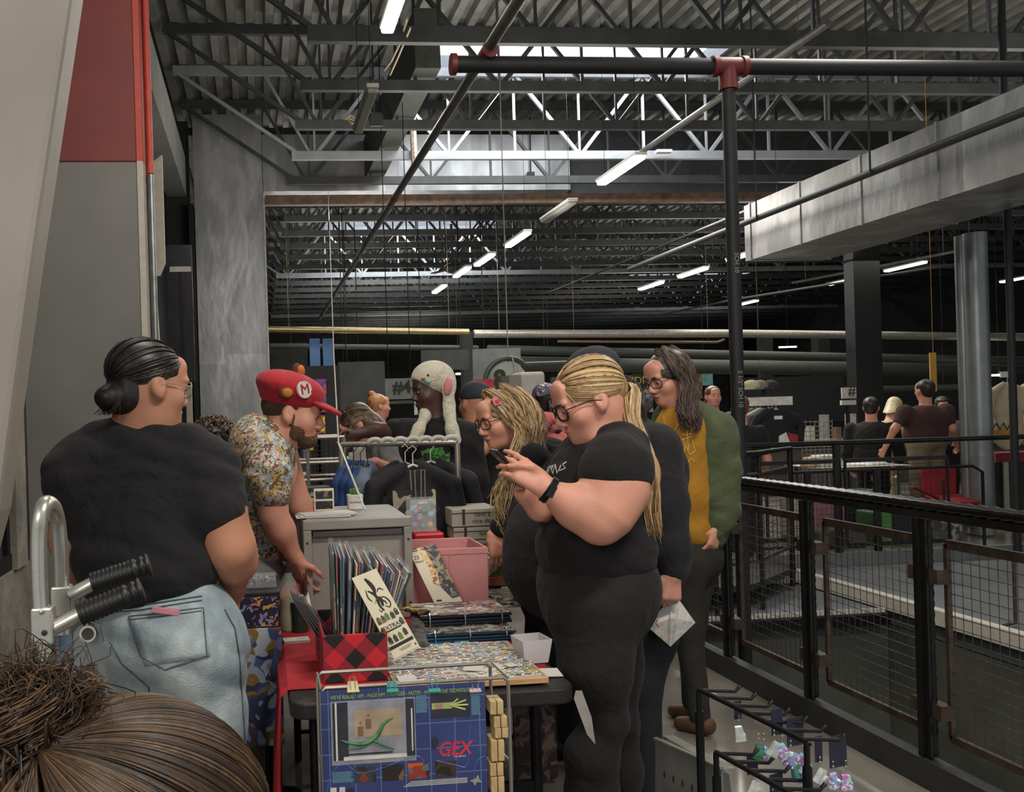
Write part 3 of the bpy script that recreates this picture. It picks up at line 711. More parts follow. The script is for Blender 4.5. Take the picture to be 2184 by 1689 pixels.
# ------------------------------------------------------------------ head
def yaw_frame(yaw, pitch=0, roll=0):
    """person frame: columns right, forward, up. yaw 0 = facing +Y; positive yaw turns to the left (-X)"""
    return rotz(yaw) @ rotx(pitch) @ roty(roll)
EYEW = mat('eye_white', '#d8d2c8', .25, 0, 0); EYED = mat('eye_iris', '#33241b', .2, 0, 0)
def head_sdf(s, c, R, h=.225, fat=1.0, skipear=False, fem=True):
    c = np.asarray(c, float); S_ = h/.225
    q = lambda x, y, z: c+R @ (np.array([x*fat if abs(x) > .02 else x, y, z])*S_)
    e = lambda p, r, RR=None, k=.02, op=1: s.ell(q(*p), np.array([r[0]*fat, r[1], r[2]])*S_, R if RR is None else R @ RR, k*S_, op)
    e((0, -.012, .03), (.074, .093, .083), k=.02)             # cranium
    e((0, .025, -.03), (.060, .066, .078), k=.03)             # face mass
    e((0, .045, -.082), (.040, .040, .030), k=.03)            # jaw/chin
    e((0, .075, -.094), (.017, .014, .014), k=.02)            # chin
    for sx in (-1, 1):
        e((sx*.040, .055, -.03), (.026, .026, .024), k=.03)   # cheek
        s.sub(q(sx*.031, .099, .004), np.array([.021, .016, .013])*S_, R, .012*S_)   # socket
        e((sx*.031, .082, .004), (.0145, .0125, .0125), k=.006)     # lids
        e((sx*.029, .086, .022), (.024, .010, .008), k=.014)  # brow
        e((sx*.012, .098, -.038), (.009, .010, .008), k=.007)  # nostril wing
        if not skipear:
            e((sx*.077, -.008, -.004), (.010, .020, .031), roty(sx*-.2) @ rotx(.15), .008)
            s.sub(q(sx*.088, -.002, .002), np.array([.008, .011, .017])*S_, R, .005*S_)
            e((sx*.074, .0, -.03), (.008, .009, .010), k=.008)
    s.cone(q(0, .088, .012), q(0, .108, -.030), .008*S_, .0115*S_, .012*S_)  # nose
    e((0, .090, -.058), (.022, .010, .0055), k=.006)          # upper lip
    e((0, .088, -.069), (.018, .010, .006), k=.006)
    s.sub(q(0, .102, -.0635), np.array([.021, .008, .0016])*S_, R, .003*S_)
    e((0, .075, .055), (.045, .02, .03), k=.03)               # forehead
    return q
def face_parts(par, q, R, S_=1.0, lip='#a0625a', brow='#4a3628', eyes=True):
    if eyes:
        for sx in (-1, 1):
            b = MB().ball(q(sx*.031, .0835, .003), np.array([.012, .0125, .0075])*S_, R, 12, 8); b.build('eye', EYEW, par, sm=True)
            MB().ball(q(sx*.031, .0935, .001), np.array([.0052, .003, .0052])*S_, R, 10, 6).build('iris', EYED, par, sm=True)
            MB().tube([q(sx*.012, .0985, .021), q(sx*.03, .0985, .0265), q(sx*.049, .087, .022)], [.002*S_, .0034*S_, .0015*S_], 6).build('eyebrow', mat('brow'+brow, brow, .8), par, sm=True)
    m = mat('lip'+lip, lip, .5, 0, .05)
    MB().tube([q(-.022, .0905, -.0635), q(-.010, .0995, -.0600), q(0, .1000, -.0615), q(.010, .0995, -.0600), q(.022, .0905, -.0635)], [.001, .003*S_, .003*S_, .003*S_, .001], 6)\
        .tube([q(-.020, .090, -.066), q(0, .0975, -.0705), q(.020, .090, -.066)], [.001, .004*S_, .001], 6).build('lips', m, par, sm=True)
def glasses(par, q, S_=1.0, m=None, w=.031, hh=.020, rr=.0024):
    m = m or mat('glasses_black', '#17171a', .3)
    b = MB()
    for sx in (-1, 1):
        pts = []
        for i in range(17):
            a = 2*PI*i/16; cx, cz = math.cos(a), math.sin(a)
            k = (abs(cx)**3.2+abs(cz)**3.2)**(-1/3.2)
            pts.append(q(sx*.034+w*.92*cx*k*.92, .106-.012*abs(sx*.034+w*cx)/.06, -.001+hh*cz*k))
        b.tube(pts, rr*S_, 6)
        b.tube([q(sx*.064, .092, .006), q(sx*.079, .02, .006), q(sx*.083, -.012, -.006)], .0019*S_, 6)
    b.tube([q(-.007, .108, .004), q(0, .112, .006), q(.007, .108, .004)], .0018*S_, 6)
    return b.build('glasses', m, par, sm=True)
# ------------------------------------------------------------------ hand
def hand(s, wrist, d, palm_n, L=.18, curl=.5, spread=.12, thumb_side=1, curls=None, k=.006, thumb=None, fr=1.0):
    """wrist point, d = direction towards fingers, palm_n = normal out of the palm; adds palm + 5 fingers"""
    w = np.asarray(wrist, float); d = np.asarray(d, float); d /= np.linalg.norm(d)
    n = np.asarray(palm_n, float); n = n-d*(n@d); n /= np.linalg.norm(n); sd = np.cross(d, n)*thumb_side
    g = L/.18
    for i, o in enumerate((-.03, -.01, .01, .028)):
        s.cone(w+sd*o*.5*g, w+d*.082*g+sd*o*g, .0165*g, .0125*g, .014)
    s.cone(w+sd*.015*g+n*.006*g, w+d*.05*g+sd*.022*g+n*.008*g, .016*g, .014*g, .014)
    tips = []
    for i, (o, ln) in enumerate(((.030, .072), (.010, .080), (-.010, .074), (-.029, .058))):
        cu = (curls[i] if curls else curl+.06*i)
        p = w+d*.084*g+sd*o*g; dd = d+sd*spread*(1-i*.66); dd /= np.linalg.norm(dd); a = 0
        for j, (fl, rr) in enumerate(((.45, .0088), (.32, .0080), (.25, .0070))):
            a += cu*(.75 if j == 0 else .95)
            v = dd*math.cos(a)+n*math.sin(a)
            p2 = p+v*ln*fl*g; s.cone(p, p2, rr*g*fr, rr*g*fr*.92, k*.7); p = p2
        tips.append(p)
    if thumb is None:
        b = w+d*.025*g+sd*.028*g+n*.006*g; t1 = b+(d*.55+sd*.75+n*.35)*.036*g; t2 = t1+(d*.85+sd*.25+n*.45)*.034*g; t3 = t2+(d*.9-sd*.05+n*.4)*.024*g
    else:
        b = w+d*.022*g+sd*.026*g+n*.006*g; t1, t2, t3 = [np.asarray(x, float) for x in thumb]
    s.cone(b, t1, .0145*g, .0112*g, .012).cone(t1, t2, .0108*g, .0095*g, .006).cone(t2, t3, .0095*g, .0078*g, .005)
    return tips
# ------------------------------------------------------------------ hair
def hair_mat(name, dark, mid, light, rough=.42, ns=1.0):
    def fn(nt, N, L, b):
        at = N.new('ShaderNodeAttribute'); at.attribute_name = 'tone'
        tc = N.new('ShaderNodeTexCoord'); nz = N.new('ShaderNodeTexNoise'); nz.inputs['Scale'].default_value = 70*ns; L.new(tc.outputs['Object'], nz.inputs['Vector'])
        mx = N.new('ShaderNodeMath'); mx.operation = 'MULTIPLY_ADD'; L.new(nz.outputs[0], mx.inputs[0]); mx.inputs[1].default_value = .5; 
        s2 = N.new('ShaderNodeMath'); s2.operation = 'MULTIPLY_ADD'; L.new(at.outputs['Fac'], s2.inputs[0]); s2.inputs[1].default_value = .8; s2.inputs[2].default_value = -.15
        L.new(s2.outputs[0], mx.inputs[2])
        r = ramp(N, [(0.05, dark), (.45, mid), (.95, light)]); L.new(mx.outputs[0], r.inputs[0]); L.new(r.outputs[0], b.inputs['Base Color'])
        b.inputs['Specular IOR Level'].default_value = .45
    return node_mat(name, fn, rough)
def strands(mb, curves, r=.0035, n=5, jitter=.0, tone=None, taper=.35):
    for c in curves:
        c = [np.asarray(p, float) for p in c]; k = len(c)
        mb.col = random.random() if tone is None else min(1, max(0, tone+random.uniform(-.35, .35)))
        rr = r*random.uniform(.7, 1.3)
        mb.tube(c, [rr*(1-(1-taper)*(i/(k-1))**2)*(.6 if i == 0 else 1) for i in range(k)], n)
    mb.col = None
def spline(pts, n):
    pts = [np.asarray(p, float) for p in pts]; m = len(pts)-1; out = []
    for i in range(n+1):
        t = i/n*m; j = min(int(t), m-1); u = t-j
        p0 = pts[max(j-1, 0)]; p1 = pts[j]; p2 = pts[j+1]; p3 = pts[min(j+2, m)]
        out.append(.5*((2*p1)+(-p0+p2)*u+(2*p0-5*p1+4*p2-p3)*u*u+(-p0+3*p1-3*p2+p3)*u**3))
    return out
def lock(path, n, spread0, spread1, seg=14, wave=.0, freq=3, flat=None):
    """n strand curves following a path with a random cross-section offset"""
    base = spline(path, seg); out = []
    for _ in range(n):
        a = random.uniform(0, 2*PI); rr = math.sqrt(random.random()); o = np.array([math.cos(a), math.sin(a), 0])*rr; o2 = np.array([math.cos(a), .3*math.sin(2*a), math.sin(a)])*rr
        ph = random.uniform(0, 6); c = []; e = random.uniform(.82, 1.0)
        for i, p in enumerate(base):
            t = i/seg
            if t > e+.01: break
            sp = spread0+(spread1-spread0)*t
            d = o2*sp
            if flat is not None: d = d*np.asarray(flat)
            c.append(p+d+np.array([math.sin(t*freq*2*PI+ph), math.cos(t*freq*1.7*PI+ph), 0])*wave*t)
        out.append(c)
    return out
def cap_strands(c, R, rad, froms, to, n=120, off=.004, seg=8, rs=.35):
    """strands over an ellipsoid from hairline directions to a gathering direction (local frame)"""
    c = np.asarray(c, float); rad = np.asarray(rad, float); out = []; to = np.asarray(to, float); to /= np.linalg.norm(to)
    m = len(froms)-1
    for i in range(n):
        t = random.random()*m; j = min(int(t), m-1); u = t-j
        f = np.asarray(froms[j], float)*(1-u)+np.asarray(froms[j+1], float)*u; f /= np.linalg.norm(f)
        w = math.acos(max(-1, min(1, f@to))); pts = []; of = off*random.uniform(.2, 1.2); st = random.uniform(0, rs)
        for k_ in range(seg+1):
            s_ = st+(1-st)*k_/seg; v = (math.sin((1-s_)*w)*f+math.sin(s_*w)*to)/max(math.sin(w), 1e-3); v = v/np.linalg.norm(v)
            pts.append(c+R @ (v*(rad+of)))
        out.append(pts)
    return out
def SP_(px, py, Y): return P(px, py, Y)
# ================================================================== PEOPLE (near)
SKIN = mat('light_skin', '#c98f78', .5, 0, .07, 10, .12, 220); SKIN.node_tree.nodes['Principled BSDF'].inputs['Subsurface Weight'].default_value = .12
SKIN.node_tree.nodes['Principled BSDF'].inputs['Subsurface Radius'].default_value = (.02, .008, .004)
SKIN2 = mat('tan_skin', '#b98266', .52, 0, .07, 10, .12, 220)
SKIND = mat('dark_skin', '#4a302a', .45, 0, .07, 10, .1, 200)
BLK = mat('black_cotton', '#141213', .92, 0, .12, 30, .25, 350, sheen=.03)
BLK2 = mat('charcoal_cotton', '#1c1b1d', .92, 0, .12, 30, .25, 350, sheen=.03)
BLK3 = mat('black_leggings', '#171414', .85, 0, .08, 30, .2, 300, sheen=.03)
WHITE = mat('white_print', '#cfcac2', .7)
# ---- A: blonde woman with phone
YA = 2.72
A_ = lambda px, py, dy=0.0: P(px, py, YA+dy)
mA = mpp(A_(1260, 1000))
t = thing('person', 'ponytailed blonde woman in glasses and black tee reading her phone', 'person', (A_(1290, 1000)[0], YA, 0))
PA = t
hc = A_(1256, 853, .02)
RA = yaw_frame(math.radians(88), math.radians(-21), 0)
body = SDF(.03)
qA = head_sdf(body, hc, RA, .232, 1.04)
body.cone(qA(0, -.03, -.04), A_(1318, 950, .05), .062, .068, .04)           # neck
body.cone(qA(0, .03, -.085), A_(1290, 935, .02), .045, .05, .04)             # double chin
body.ell(A_(1310, 1010, .08), (.13, .17, .12), k=.05)
# near arm (her left arm, towards camera)
sh = A_(1318, 985, -.10); el = A_(1277, 1112, -.17); wr = A_(1163, 1040, -.14)
body.chain([sh, A_(1312, 1045, -.15), A_(1290, 1095, -.17), el], [.088, .083, .068, .052], .05)
body.cone(A_(1240, 1035, -.15)*.0+A_(1300, 1010, -.13), A_(1285, 1080, -.16), .072, .062, .04)
body.chain([el, A_(1225, 1082, -.16), wr], [.054, .052, .031], .04)
wd = A_(1100, 1010, -.05)-wr
hand(body, wr, A_(1125, 1012, -.13)-wr, np.array([-.35, .9, -.15]), .185, thumb_side=-1, curls=[.35, .42, .5, .6], spread=.1, thumb=(A_(1135, 996, -.14), A_(1108, 993, -.14), A_(1084, 994, -.13)))
# far arm
sh2 = A_(1300, 985, .24); el2 = A_(1235, 1110, .26); wr2 = A_(1150, 1085, .02)
body.chain([sh2, el2], [.08, .055], .04).chain([el2, wr2], [.054, .033], .03)
body.cone(wr2, A_(1118, 1050, -.02), .03, .028, .03)
hand(body, A_(1135, 1072, .01), A_(1095, 1010, -.05)-A_(1135, 1072, .01), np.array([.2, -.9, .3]), .165, thumb_side=1, curls=[.45, .5, .55, .6], spread=.08)
sdf_obj('body', body, SKIN, t, .0048, 1)
face_parts(t, qA, RA, 1.0, '#b06d62', '#8a6a48')
glasses(t, qA, 1.03, None, .033, .023, .0032)
# tee
sh_ = SDF(.05)
sh_.ell(A_(1290, 1000, .08), (.145, .175, .16), roty(.15), .06)             # chest/shoulders
sh_.ell(A_(1245, 1030, .08), (.10, .15, .10), k=.07)
sh_.ell(A_(1262, 1120, .08), (.155, .165, .16), k=.08)
sh_.ell(A_(1274, 1180, .08), (.178, .19, .115), k=.08)
sh_.half(A_(1290, 1228, 0), np.array([.06, .0, -1.0]))
sh_.cone(A_(1335, 925, .08), A_(1310, 960, .08), .06, .09, .05)
sh_.chain([A_(1322, 960, -.05), A_(1315, 1000, -.125), A_(1308, 1012, -.145)], [.088, .098, .095], .03)
sh_.chain([A_(1300, 960, .2), A_(1290, 1030, .28)], [.08, .09], .04)
sh_.sub(A_(1278, 915, .03), (.05, .06, .045), k=.02)
sh_.disp = folds([((20, 6, 38), .7), ((-30, 4, 30), .5), ((0, 10, 60), .4)], .006, 1)
body_t = sdf_obj('t_shirt', sh_, BLK, t, .007, 1)
# sleeve cuff edge
cuff = MB()
# leggings
lg = SDF(.05)
lg.ell(A_(1275, 1235, .09), (.165, .185, .13), k=.08)
lg.ell(A_(1316, 1265, .09), (.112, .17, .15), k=.07)
lg.ell(A_(1215, 1275, .09), (.085, .14, .15), k=.07)
lg.chain([A_(1275, 1300, .0), A_(1270, 1420, -.02), A_(1295, 1530, -.02)], [.13, .098, .062], .06)
lg.chain([A_(1290, 1545, -.02), A_(1262, 1610, -.01), A_(1262, 1690, .0), A_(1255, 1880, .02)], [.06, .073, .074, .045], .04)
lg.chain([A_(1290, 1290, .19), A_(1300, 1420, .19), A_(1318, 1540, .18)], [.125, .095, .06], .06)
lg.chain([A_(1318, 1545, .18), A_(1322, 1640, .2), A_(1325, 1900, .24)], [.06, .068, .045], .04)
lg.disp = folds([((10, 5, 16), .5)], .004, 2)
sdf_obj('leggings', lg, BLK3, t, .008, 1)
for px, dy in ((1250, .02), (1325, .24)):
    f_ = SDF(.03); a = A_(px, 1900, dy); f_.chain([np.array([a[0]+.02, a[1], .07]), np.array([a[0]-.15, a[1]-.02, .035])], [.045, .035]); f_.half((0, 0, .003), (0, 0, -1))
    sdf_obj('shoe', f_, BLK2, t, .008)
# print on chest
pr = MB(); pts = [A_(1168, 1008, -.02), A_(1174, 994, -.03), A_(1179, 1010, -.035), A_(1184, 990, -.045), A_(1188, 1009, -.05), A_(1196, 992, -.06), A_(1193, 1004, -.06), A_(1206, 998, -.07), A_(1200, 990, -.07), A_(1208, 985, -.07)]
pr.tube(pts, .0016, 5).tube([A_(1164, 1010, -.02), A_(1170, 996, -.03), A_(1180, 992, -.04), A_(1176, 1000, -.04)], .0014, 5)
pr.build('shirt_print', WHITE, t, sm=True)
pr = MB()
for i in range(9):
    x = 1166+i*4.4; pr.tube([A_(x, 1086+i*.6, -.075), A_(x+2, 1080+i*.8, -.08), A_(x+3.5, 1088+i*.5, -.08)], .0012, 5)
pr.build('shirt_print', WHITE, t, sm=True)
# hair
HB = hair_mat('blonde_hair', '#5d4630', '#a8875c', '#d9bd8c')
hs = SDF(.02)
q = qA
hs.ell(q(0, -.018, .04), np.array([.083, .1, .083]), RA, .02)
hs.ell(q(0, -.08, -.0), (.045, .04, .04), RA, .04)
hs.half(q(0, .083, .045), RA @ np.array([0, 1.0, -1.15]))
hs.sub(q(-.09, .03, -.055), (.05, .066, .060), RA, .01); hs.sub(q(.09, .03, -.055), (.05, .066, .060), RA, .01)
sdf_obj('hair', hs, HB, t, .005, 2)
hm = MB()
fr = [(-1, .45, -.1), (-.95, .85, .15), (-.5, 1.15, .5), (0, 1.15, .6), (.5, 1.15, .5), (.95, .85, .15), (1, .45, -.1), (1, .1, -.3)]
fr2 = [(-1, .1, -.25)]+fr
strands(hm, cap_strands(q(0, -.018, .04), RA, (.083, .1, .083), [(-1, .75, .0), (-.85, 1.0, .22), (-.4, 1.2, .42), (.1, 1.25, .45), (.5, 1.2, .42)], (-.25, -1, -.42), 300, .007, 12, rs=.06), .0024, 5)
strands(hm, cap_strands(q(0, -.018, .04), RA, (.083, .1, .083), fr2, (0, -1, -.42), 620, .006, 10), .0026, 5)
tie = q(0, -.118, -.01)
strands(hm, [[tie+np.array([random.uniform(-.012, .012) for _ in range(3)])]+x for x in []] or lock([tie+np.array([-.02, 0, .0]), tie+np.array([.02, -.01, -.01]), A_(1352, 890, -.04), A_(1378, 960, -.06), A_(1392, 1030, -.06), A_(1391, 1090, -.05), A_(1400, 1148, -.05)], 150, .016, .024, 22, .006, 2.2), .0026, 5)
strands(hm, lock([tie, A_(1345, 900, -.05), A_(1368, 950, -.08), A_(1385, 1000, -.09)], 40, .018, .012, 14, .004), .002, 5)
strands(hm, [spline([q(-.03, .08, .085), q(-.07, .075, .05), q(-.083, .06, .0)], 8)]*2, .002, 5)
hm.build('hair_strands', HB, t, sm=True, ang=180)
MB().tube([tie+RA @ np.array([.02*math.cos(a), -.0, .02*math.sin(a)]) for a in np.linspace(0, 2*PI, 13)], .005, 6).build('hair_tie', BLK, t, sm=True)
# wristband
wv = (A_(1225, 1082, -.16)-wr); wv /= np.linalg.norm(wv); c = wr+wv*.012
Rw = frame(None, np.cross(wv, (0, 0, 1)), (0, 0, 1))
e1 = np.cross(wv, [0, 1.0, 0]); e1 /= np.linalg.norm(e1); e2 = np.cross(wv, e1)
wb = MB()
for k_ in (-.006, 0, .006): wb.tube([c+wv*k_+(e1*math.cos(a)+e2*math.sin(a))*.0365 for a in np.linspace(0, 2*PI, 25)], .0042, 6)
wb.box(c-np.array([0.004, .036, 0]), (.02, .008, .034), roty(.5))
wb.build('wristband', mat('rubber_black', '#121213', .35), t, sm=True)
# phone
o = thing('smartphone', 'dark smartphone in a black case held up by the ponytailed woman', 'phone', A_(1085, 985, -.06))
pa = A_(1058, 967, -.07); pb = A_(1120, 1028, -.07); ax_ = pb-pa; L_ = np.linalg.norm(ax_); ax_ /= L_
Rp = frame(None, ax_, (0, 1.0, 0))
MB().box((pa+pb)/2, (L_+.03, .075, .011), Rp).build('case', mat('phone_case', '#1a1a1c', .3, .2), o, bevel=.004)
MB().box((pa+pb)/2+Rp[:, 2]*.006, (L_+.022, .068, .001), Rp).build('screen', mat('phone_screen', '#20242a', .1), o)
def legs(par, m, hip, yaw, r=.09, w=.1, shoe=None, floor=0.0, res=.012, stride=0.0, hipr=None, lean=0.0, sh_len=.2):
    hip = np.asarray(hip, float); R = rotz(yaw); s = SDF(.05)
    hr = hipr or r*1.9
    s.ell(hip, (hr, hr*.8, .13), R, .06)
    for sx in (-1, 1):
        a = hip+R @ np.array([sx*w, 0, -.06]); b = np.array([*(hip+R @ np.array([sx*w, .02+sx*stride*.5, 0]))[:2], floor+.48]); c = np.array([*(hip+R @ np.array([sx*w, sx*stride, 0]))[:2], floor+.09])
        s.chain([a, b, c], [r, r*.72, r*.55], .05)
        f = SDF(.02); f.chain([c+np.array([0, 0, -.045])-R @ np.array([0, .03, 0]), c+R @ np.array([0, sh_len*.75, -.06])], [.042, .033], .02); f.half((0, 0, floor+.004), (0, 0, -1))
        sdf_obj('shoe', f, shoe or BLK2, par, .01)
    s.disp = folds([((12, 9, 22), .6)], .004, 3)
    return sdf_obj('trousers', s, m, par, res, 1)
# ---------------------------------------------------------------- B: woman seen from behind, left
YB = 2.55
B_ = lambda px, py, dy=0.0: P(px, py, YB+dy)
t = thing('person', 'dark haired woman in charcoal tee and light jeans seen from behind', 'person', (B_(320, 1200)[0], YB, 0)); PB = t
RB_ = yaw_frame(math.radians(-58), math.radians(-8), 0)
hb = B_(315, 822, .0)
body = SDF(.03); qB = head_sdf(body, hb, RB_, .232, 1.05)
body.cone(qB(0, -.02, -.03), B_(300, 925, .02), .066, .08, .04).cone(qB(0, .03, -.08), B_(330, 925, .03), .05, .06, .04)
body.ell(B_(300, 1020, .04), (.16, .11, .14), k=.05)
elb = B_(490, 1165, -.03); wrb = B_(497, 1262, .16)
body.chain([B_(440, 985, .02), B_(455, 1085, -.02), elb], [.075, .078, .062], .05).chain([elb, B_(500, 1195, .02), wrb], [.060, .055, .034], .04)
hand(body, wrb, np.array([.02, .5, -.75]), np.array([-1, .1, 0]), .175, thumb_side=1, curls=[.35, .4, .45, .5])
elb2 = B_(150, 1150, .06); wrb2 = B_(160, 1250, .3)
body.chain([B_(165, 1000, .04), elb2], [.07, .055], .04).chain([elb2, wrb2], [.053, .034], .03)
hand(body, wrb2, np.array([.2, .8, -.2]), np.array([0, 0, -1]), .17, thumb_side=-1)
sdf_obj('body', body, SKIN2, t, .0055, 1)
face_parts(t, qB, RB_, 1.0)
glasses(t, qB, 1.0, mat('clear_frame', '#9a8f88', .15))
s = SDF(.05)
s.ell(B_(300, 1010, .03), (.205, .13, .15), k=.08).ell(B_(300, 1125, .02), (.185, .15, .16), k=.08).ell(B_(318, 1212, .0), (.195, .165, .12), k=.07)
s.cone(B_(300, 925, .02), B_(305, 960, .02), .085, .1, .05)
s.chain([B_(405, 960, .03), B_(438, 1010, .02), B_(452, 1082, -.02)], [.075, .094, .097], .035)
s.chain([B_(200, 960, .03), B_(165, 1010, .04), B_(160, 1090, .05)], [.07, .085, .075], .045)
s.sub(B_(312, 896, .05), (.075, .085, .045), k=.015)
s.half(B_(453, 1092, 0), np.array([.05, 0, -1.0])) if 0 else None
s.disp = folds([((16, 4, 30), .8), ((-34, 6, 18), .6), ((0, 14, 50), .4)], .008, 4)
s.half(B_(350, 1290, 0), np.array([-.05, 0, -1]))
sdf_obj('t_shirt', s, BLK2, t, .007, 1)
# jeans
def denim_fn(nt, N, L, b):
    tc = N.new('ShaderNodeTexCoord'); n = N.new('ShaderNodeTexNoise'); n.inputs['Scale'].default_value = 9; n.inputs['Detail'].default_value = 8; L.new(tc.outputs['Object'], n.inputs['Vector'])
    r = ramp(N, [(.3, '#76858c'), (.5, '#98a5a9'), (.68, '#bfc7c6')]); L.new(n.outputs[0], r.inputs[0]); L.new(r.outputs[0], b.inputs['Base Color'])
    n2 = N.new('ShaderNodeTexNoise'); n2.inputs['Scale'].default_value = 260; L.new(tc.outputs['Object'], n2.inputs['Vector'])
    n3 = N.new('ShaderNodeTexNoise'); n3.inputs['Scale'].default_value = 14; n3.inputs['Detail'].default_value = 3; L.new(tc.outputs['Object'], n3.inputs['Vector'])
    ad = N.new('ShaderNodeMath'); ad.operation = 'MULTIPLY_ADD'; L.new(n3.outputs[0], ad.inputs[0]); ad.inputs[1].default_value = 2.5; L.new(n2.outputs[0], ad.inputs[2])
    bp = N.new('ShaderNodeBump'); bp.inputs['Strength'].default_value = .35; bp.inputs['Distance'].default_value = .01; L.new(ad.outputs[0], bp.inputs['Height']); L.new(bp.outputs[0], b.inputs['Normal'])
DEN = node_mat('washed_denim', denim_fn, .85)
DKD = mat('denim_seam', '#4b565c', .85, 0, .2, 60)
j = SDF(.05)
j.ell(B_(360, 1335, -.01), (.165, .15, .14), k=.07).ell(B_(410, 1370, -.03), (.13, .15, .15), k=.07).ell(B_(300, 1350, .02), (.12, .14, .12), k=.06)
j.chain([B_(420, 1400, .0), B_(425, 1540, .0), B_(440, 1700, .02), (B_(440, 1700)[0], YB+.02, .10)], [.135, .118, .095, .07], .06)
j.chain([B_(300, 1400, .06), B_(270, 1560, .12), (B_(240, 1700)[0], YB+.2, .5), (B_(225, 1700)[0], YB+.25, .1)], [.12, .10, .085, .065], .05)
j.disp = folds([((10, 10, 34), .8), ((25, 0, 20), .4)], .006, 5)
sdf_obj('jeans', j, DEN, t, .007, 1)
for a in ((B_(440, 1700)[0], YB+.02), (B_(225, 1700)[0], YB+.25)):
    f = SDF(.02); f.chain([(a[0], a[1], .045), (a[0]+.03, a[1]+.16, .035)], [.045, .036]); f.half((0, 0, .004), (0, 0, -1)); sdf_obj('shoe', f, WHITE, t, .01)
# back pocket, belt band, side seam as raised stitched pieces
def onto(px, py, dy=-.02, depth=.5):
    return ('ray', px, py)
def project(ob, px, py, off=.003):
    o_ = Vector((0, 0, H)); d = Vector(ray(px, py).tolist()).normalized()
    base = Vector(LOC[ob.name].tolist())
    ok, loc, nor, _ = ob.ray_cast(o_-base, d)
    if not ok: return None
    return np.array(loc+base)+np.array(nor)*off
def proj_line(mb, ob, pts, r, off=.001, n=10):
    out = []
    for i in range(len(pts)-1):
        for k in range(n):
            u = k/n; q_ = project(ob, pts[i][0]*(1-u)+pts[i+1][0]*u, pts[i][1]*(1-u)+pts[i+1][1]*u, off)
            if q_ is not None: out.append(q_)
    q_ = project(ob, *pts[-1], off)
    if q_ is not None: out.append(q_)
    if len(out) > 1: mb.tube(out, r, 5)
    return mb
def proj_patch(ob, quad, nx, ny, off=.004):
    mb = MB(); vs = []; ok = True
    for j_ in range(ny+1):
        for i_ in range(nx+1):
            u, v = i_/nx, j_/ny
            a = np.array(quad[0])*(1-u)+np.array(quad[1])*u; b = np.array(quad[3])*(1-u)+np.array(quad[2])*u; c = a*(1-v)+b*v
            q_ = project(ob, c[0], c[1], off)
            if q_ is None: return None
            vs.append(q_)
    fs = [(j_*(nx+1)+i_, j_*(nx+1)+i_+1, (j_+1)*(nx+1)+i_+1, (j_+1)*(nx+1)+i_) for j_ in range(ny) for i_ in range(nx)]
    return mb.add(vs, fs)
bpy.context.view_layer.update()
jn = [c for c in t.children if c.name.startswith('jeans')][0]
pk = proj_patch(jn, [(276, 1316), (432, 1298), (446, 1400), (310, 1420)], 10, 8, .003)
if pk: pk.build('back_pocket', DEN, t, sm=True, solid=.004)
sm_ = MB()
proj_line(sm_, jn, [(276, 1316), (300, 1398), (352, 1428), (440, 1398), (432, 1298), (276, 1316)], .0022, .004)
proj_line(sm_, jn, [(280, 1323), (428, 1305)], .0018, .005); proj_line(sm_, jn, [(240, 1296), (300, 1292), (430, 1272)], .002, .002); proj_line(sm_, jn, [(240, 1306), (300, 1301), (430, 1281)], .0016, .002)
proj_line(sm_, jn, [(478, 1300), (500, 1340), (510, 1400), (516, 1500), (522, 1580)], .002, .002); proj_line(sm_, jn, [(235, 1370), (260, 1415), (318, 1465), (322, 1500)], .0022, .002)
sm_.build('stitching', DKD, t, sm=True)
o = MB(); q1_ = project(jn, 355, 1310, .004)
if q1_ is not None:
    MB().box(q1_+np.array([0, -.004, .008]), (.07, .009, .016), roty(.18)).build('pocket_phone', mat('pink_phone', '#c98592', .4), t, bevel=.002)
# hair
HD = hair_mat('dark_brown_hair', '#14100f', '#231c1a', '#3f322c')
hs = SDF(.02); hs.ell(qB(0, -.016, .038), (.084, .102, .084), RB_, .02).ell(qB(0, -.06, -.035), (.066, .045, .055), RB_, .03).ell(qB(0, -.105, -.045), (.04, .034, .032), RB_, .02)
hs.half(qB(0, .06, .0), RB_ @ np.array([0, 1.0, -.5])); hs.sub(qB(-.09, .02, -.06), (.05, .06, .055), RB_, .01); hs.sub(qB(.095, .03, -.05), (.05, .066, .058), RB_, .01)
sdf_obj('hair', hs, HD, t, .0055, 2)
hm = MB(); strands(hm, cap_strands(qB(0, -.016, .038), RB_, (.084, .102, .084), [(-1, .1, -.5), (-1, .6, -.1), (-.6, 1.1, .5), (0, 1, .8), (.6, 1.1, .5), (1, .6, -.1), (1, .1, -.5), (.7, -.4, -1)], (0, -1, -.55), 260, .003, 9), .003, 5)
for _ in range(70):
    a = random.uniform(0, 6.28); b = random.uniform(-1, 1); c = qB(0, -.1, -.045)
    hm.col = random.random(); pts = [c+RB_ @ (np.array([math.cos(a+k*.5)*math.cos(b+k*.3), math.sin(b+k*.3)*.8, math.sin(a+k*.5)*math.cos(b+k*.3)])*.038) for k in range(6)]; hm.tube(pts, .0022, 5)
for _ in range(24):
    c = qB(random.uniform(-.05, .05), -.09, -.05); e = c+RB_ @ np.array([random.uniform(-.03, .03), random.uniform(-.03, .0), -.04]); hm.col = random.random(); hm.tube([c, (c+e)/2+np.random.randn(3)*.006, e], .001, 4)
hm.col = None; hm.build('hair_strands', HD, t, sm=True, ang=180)
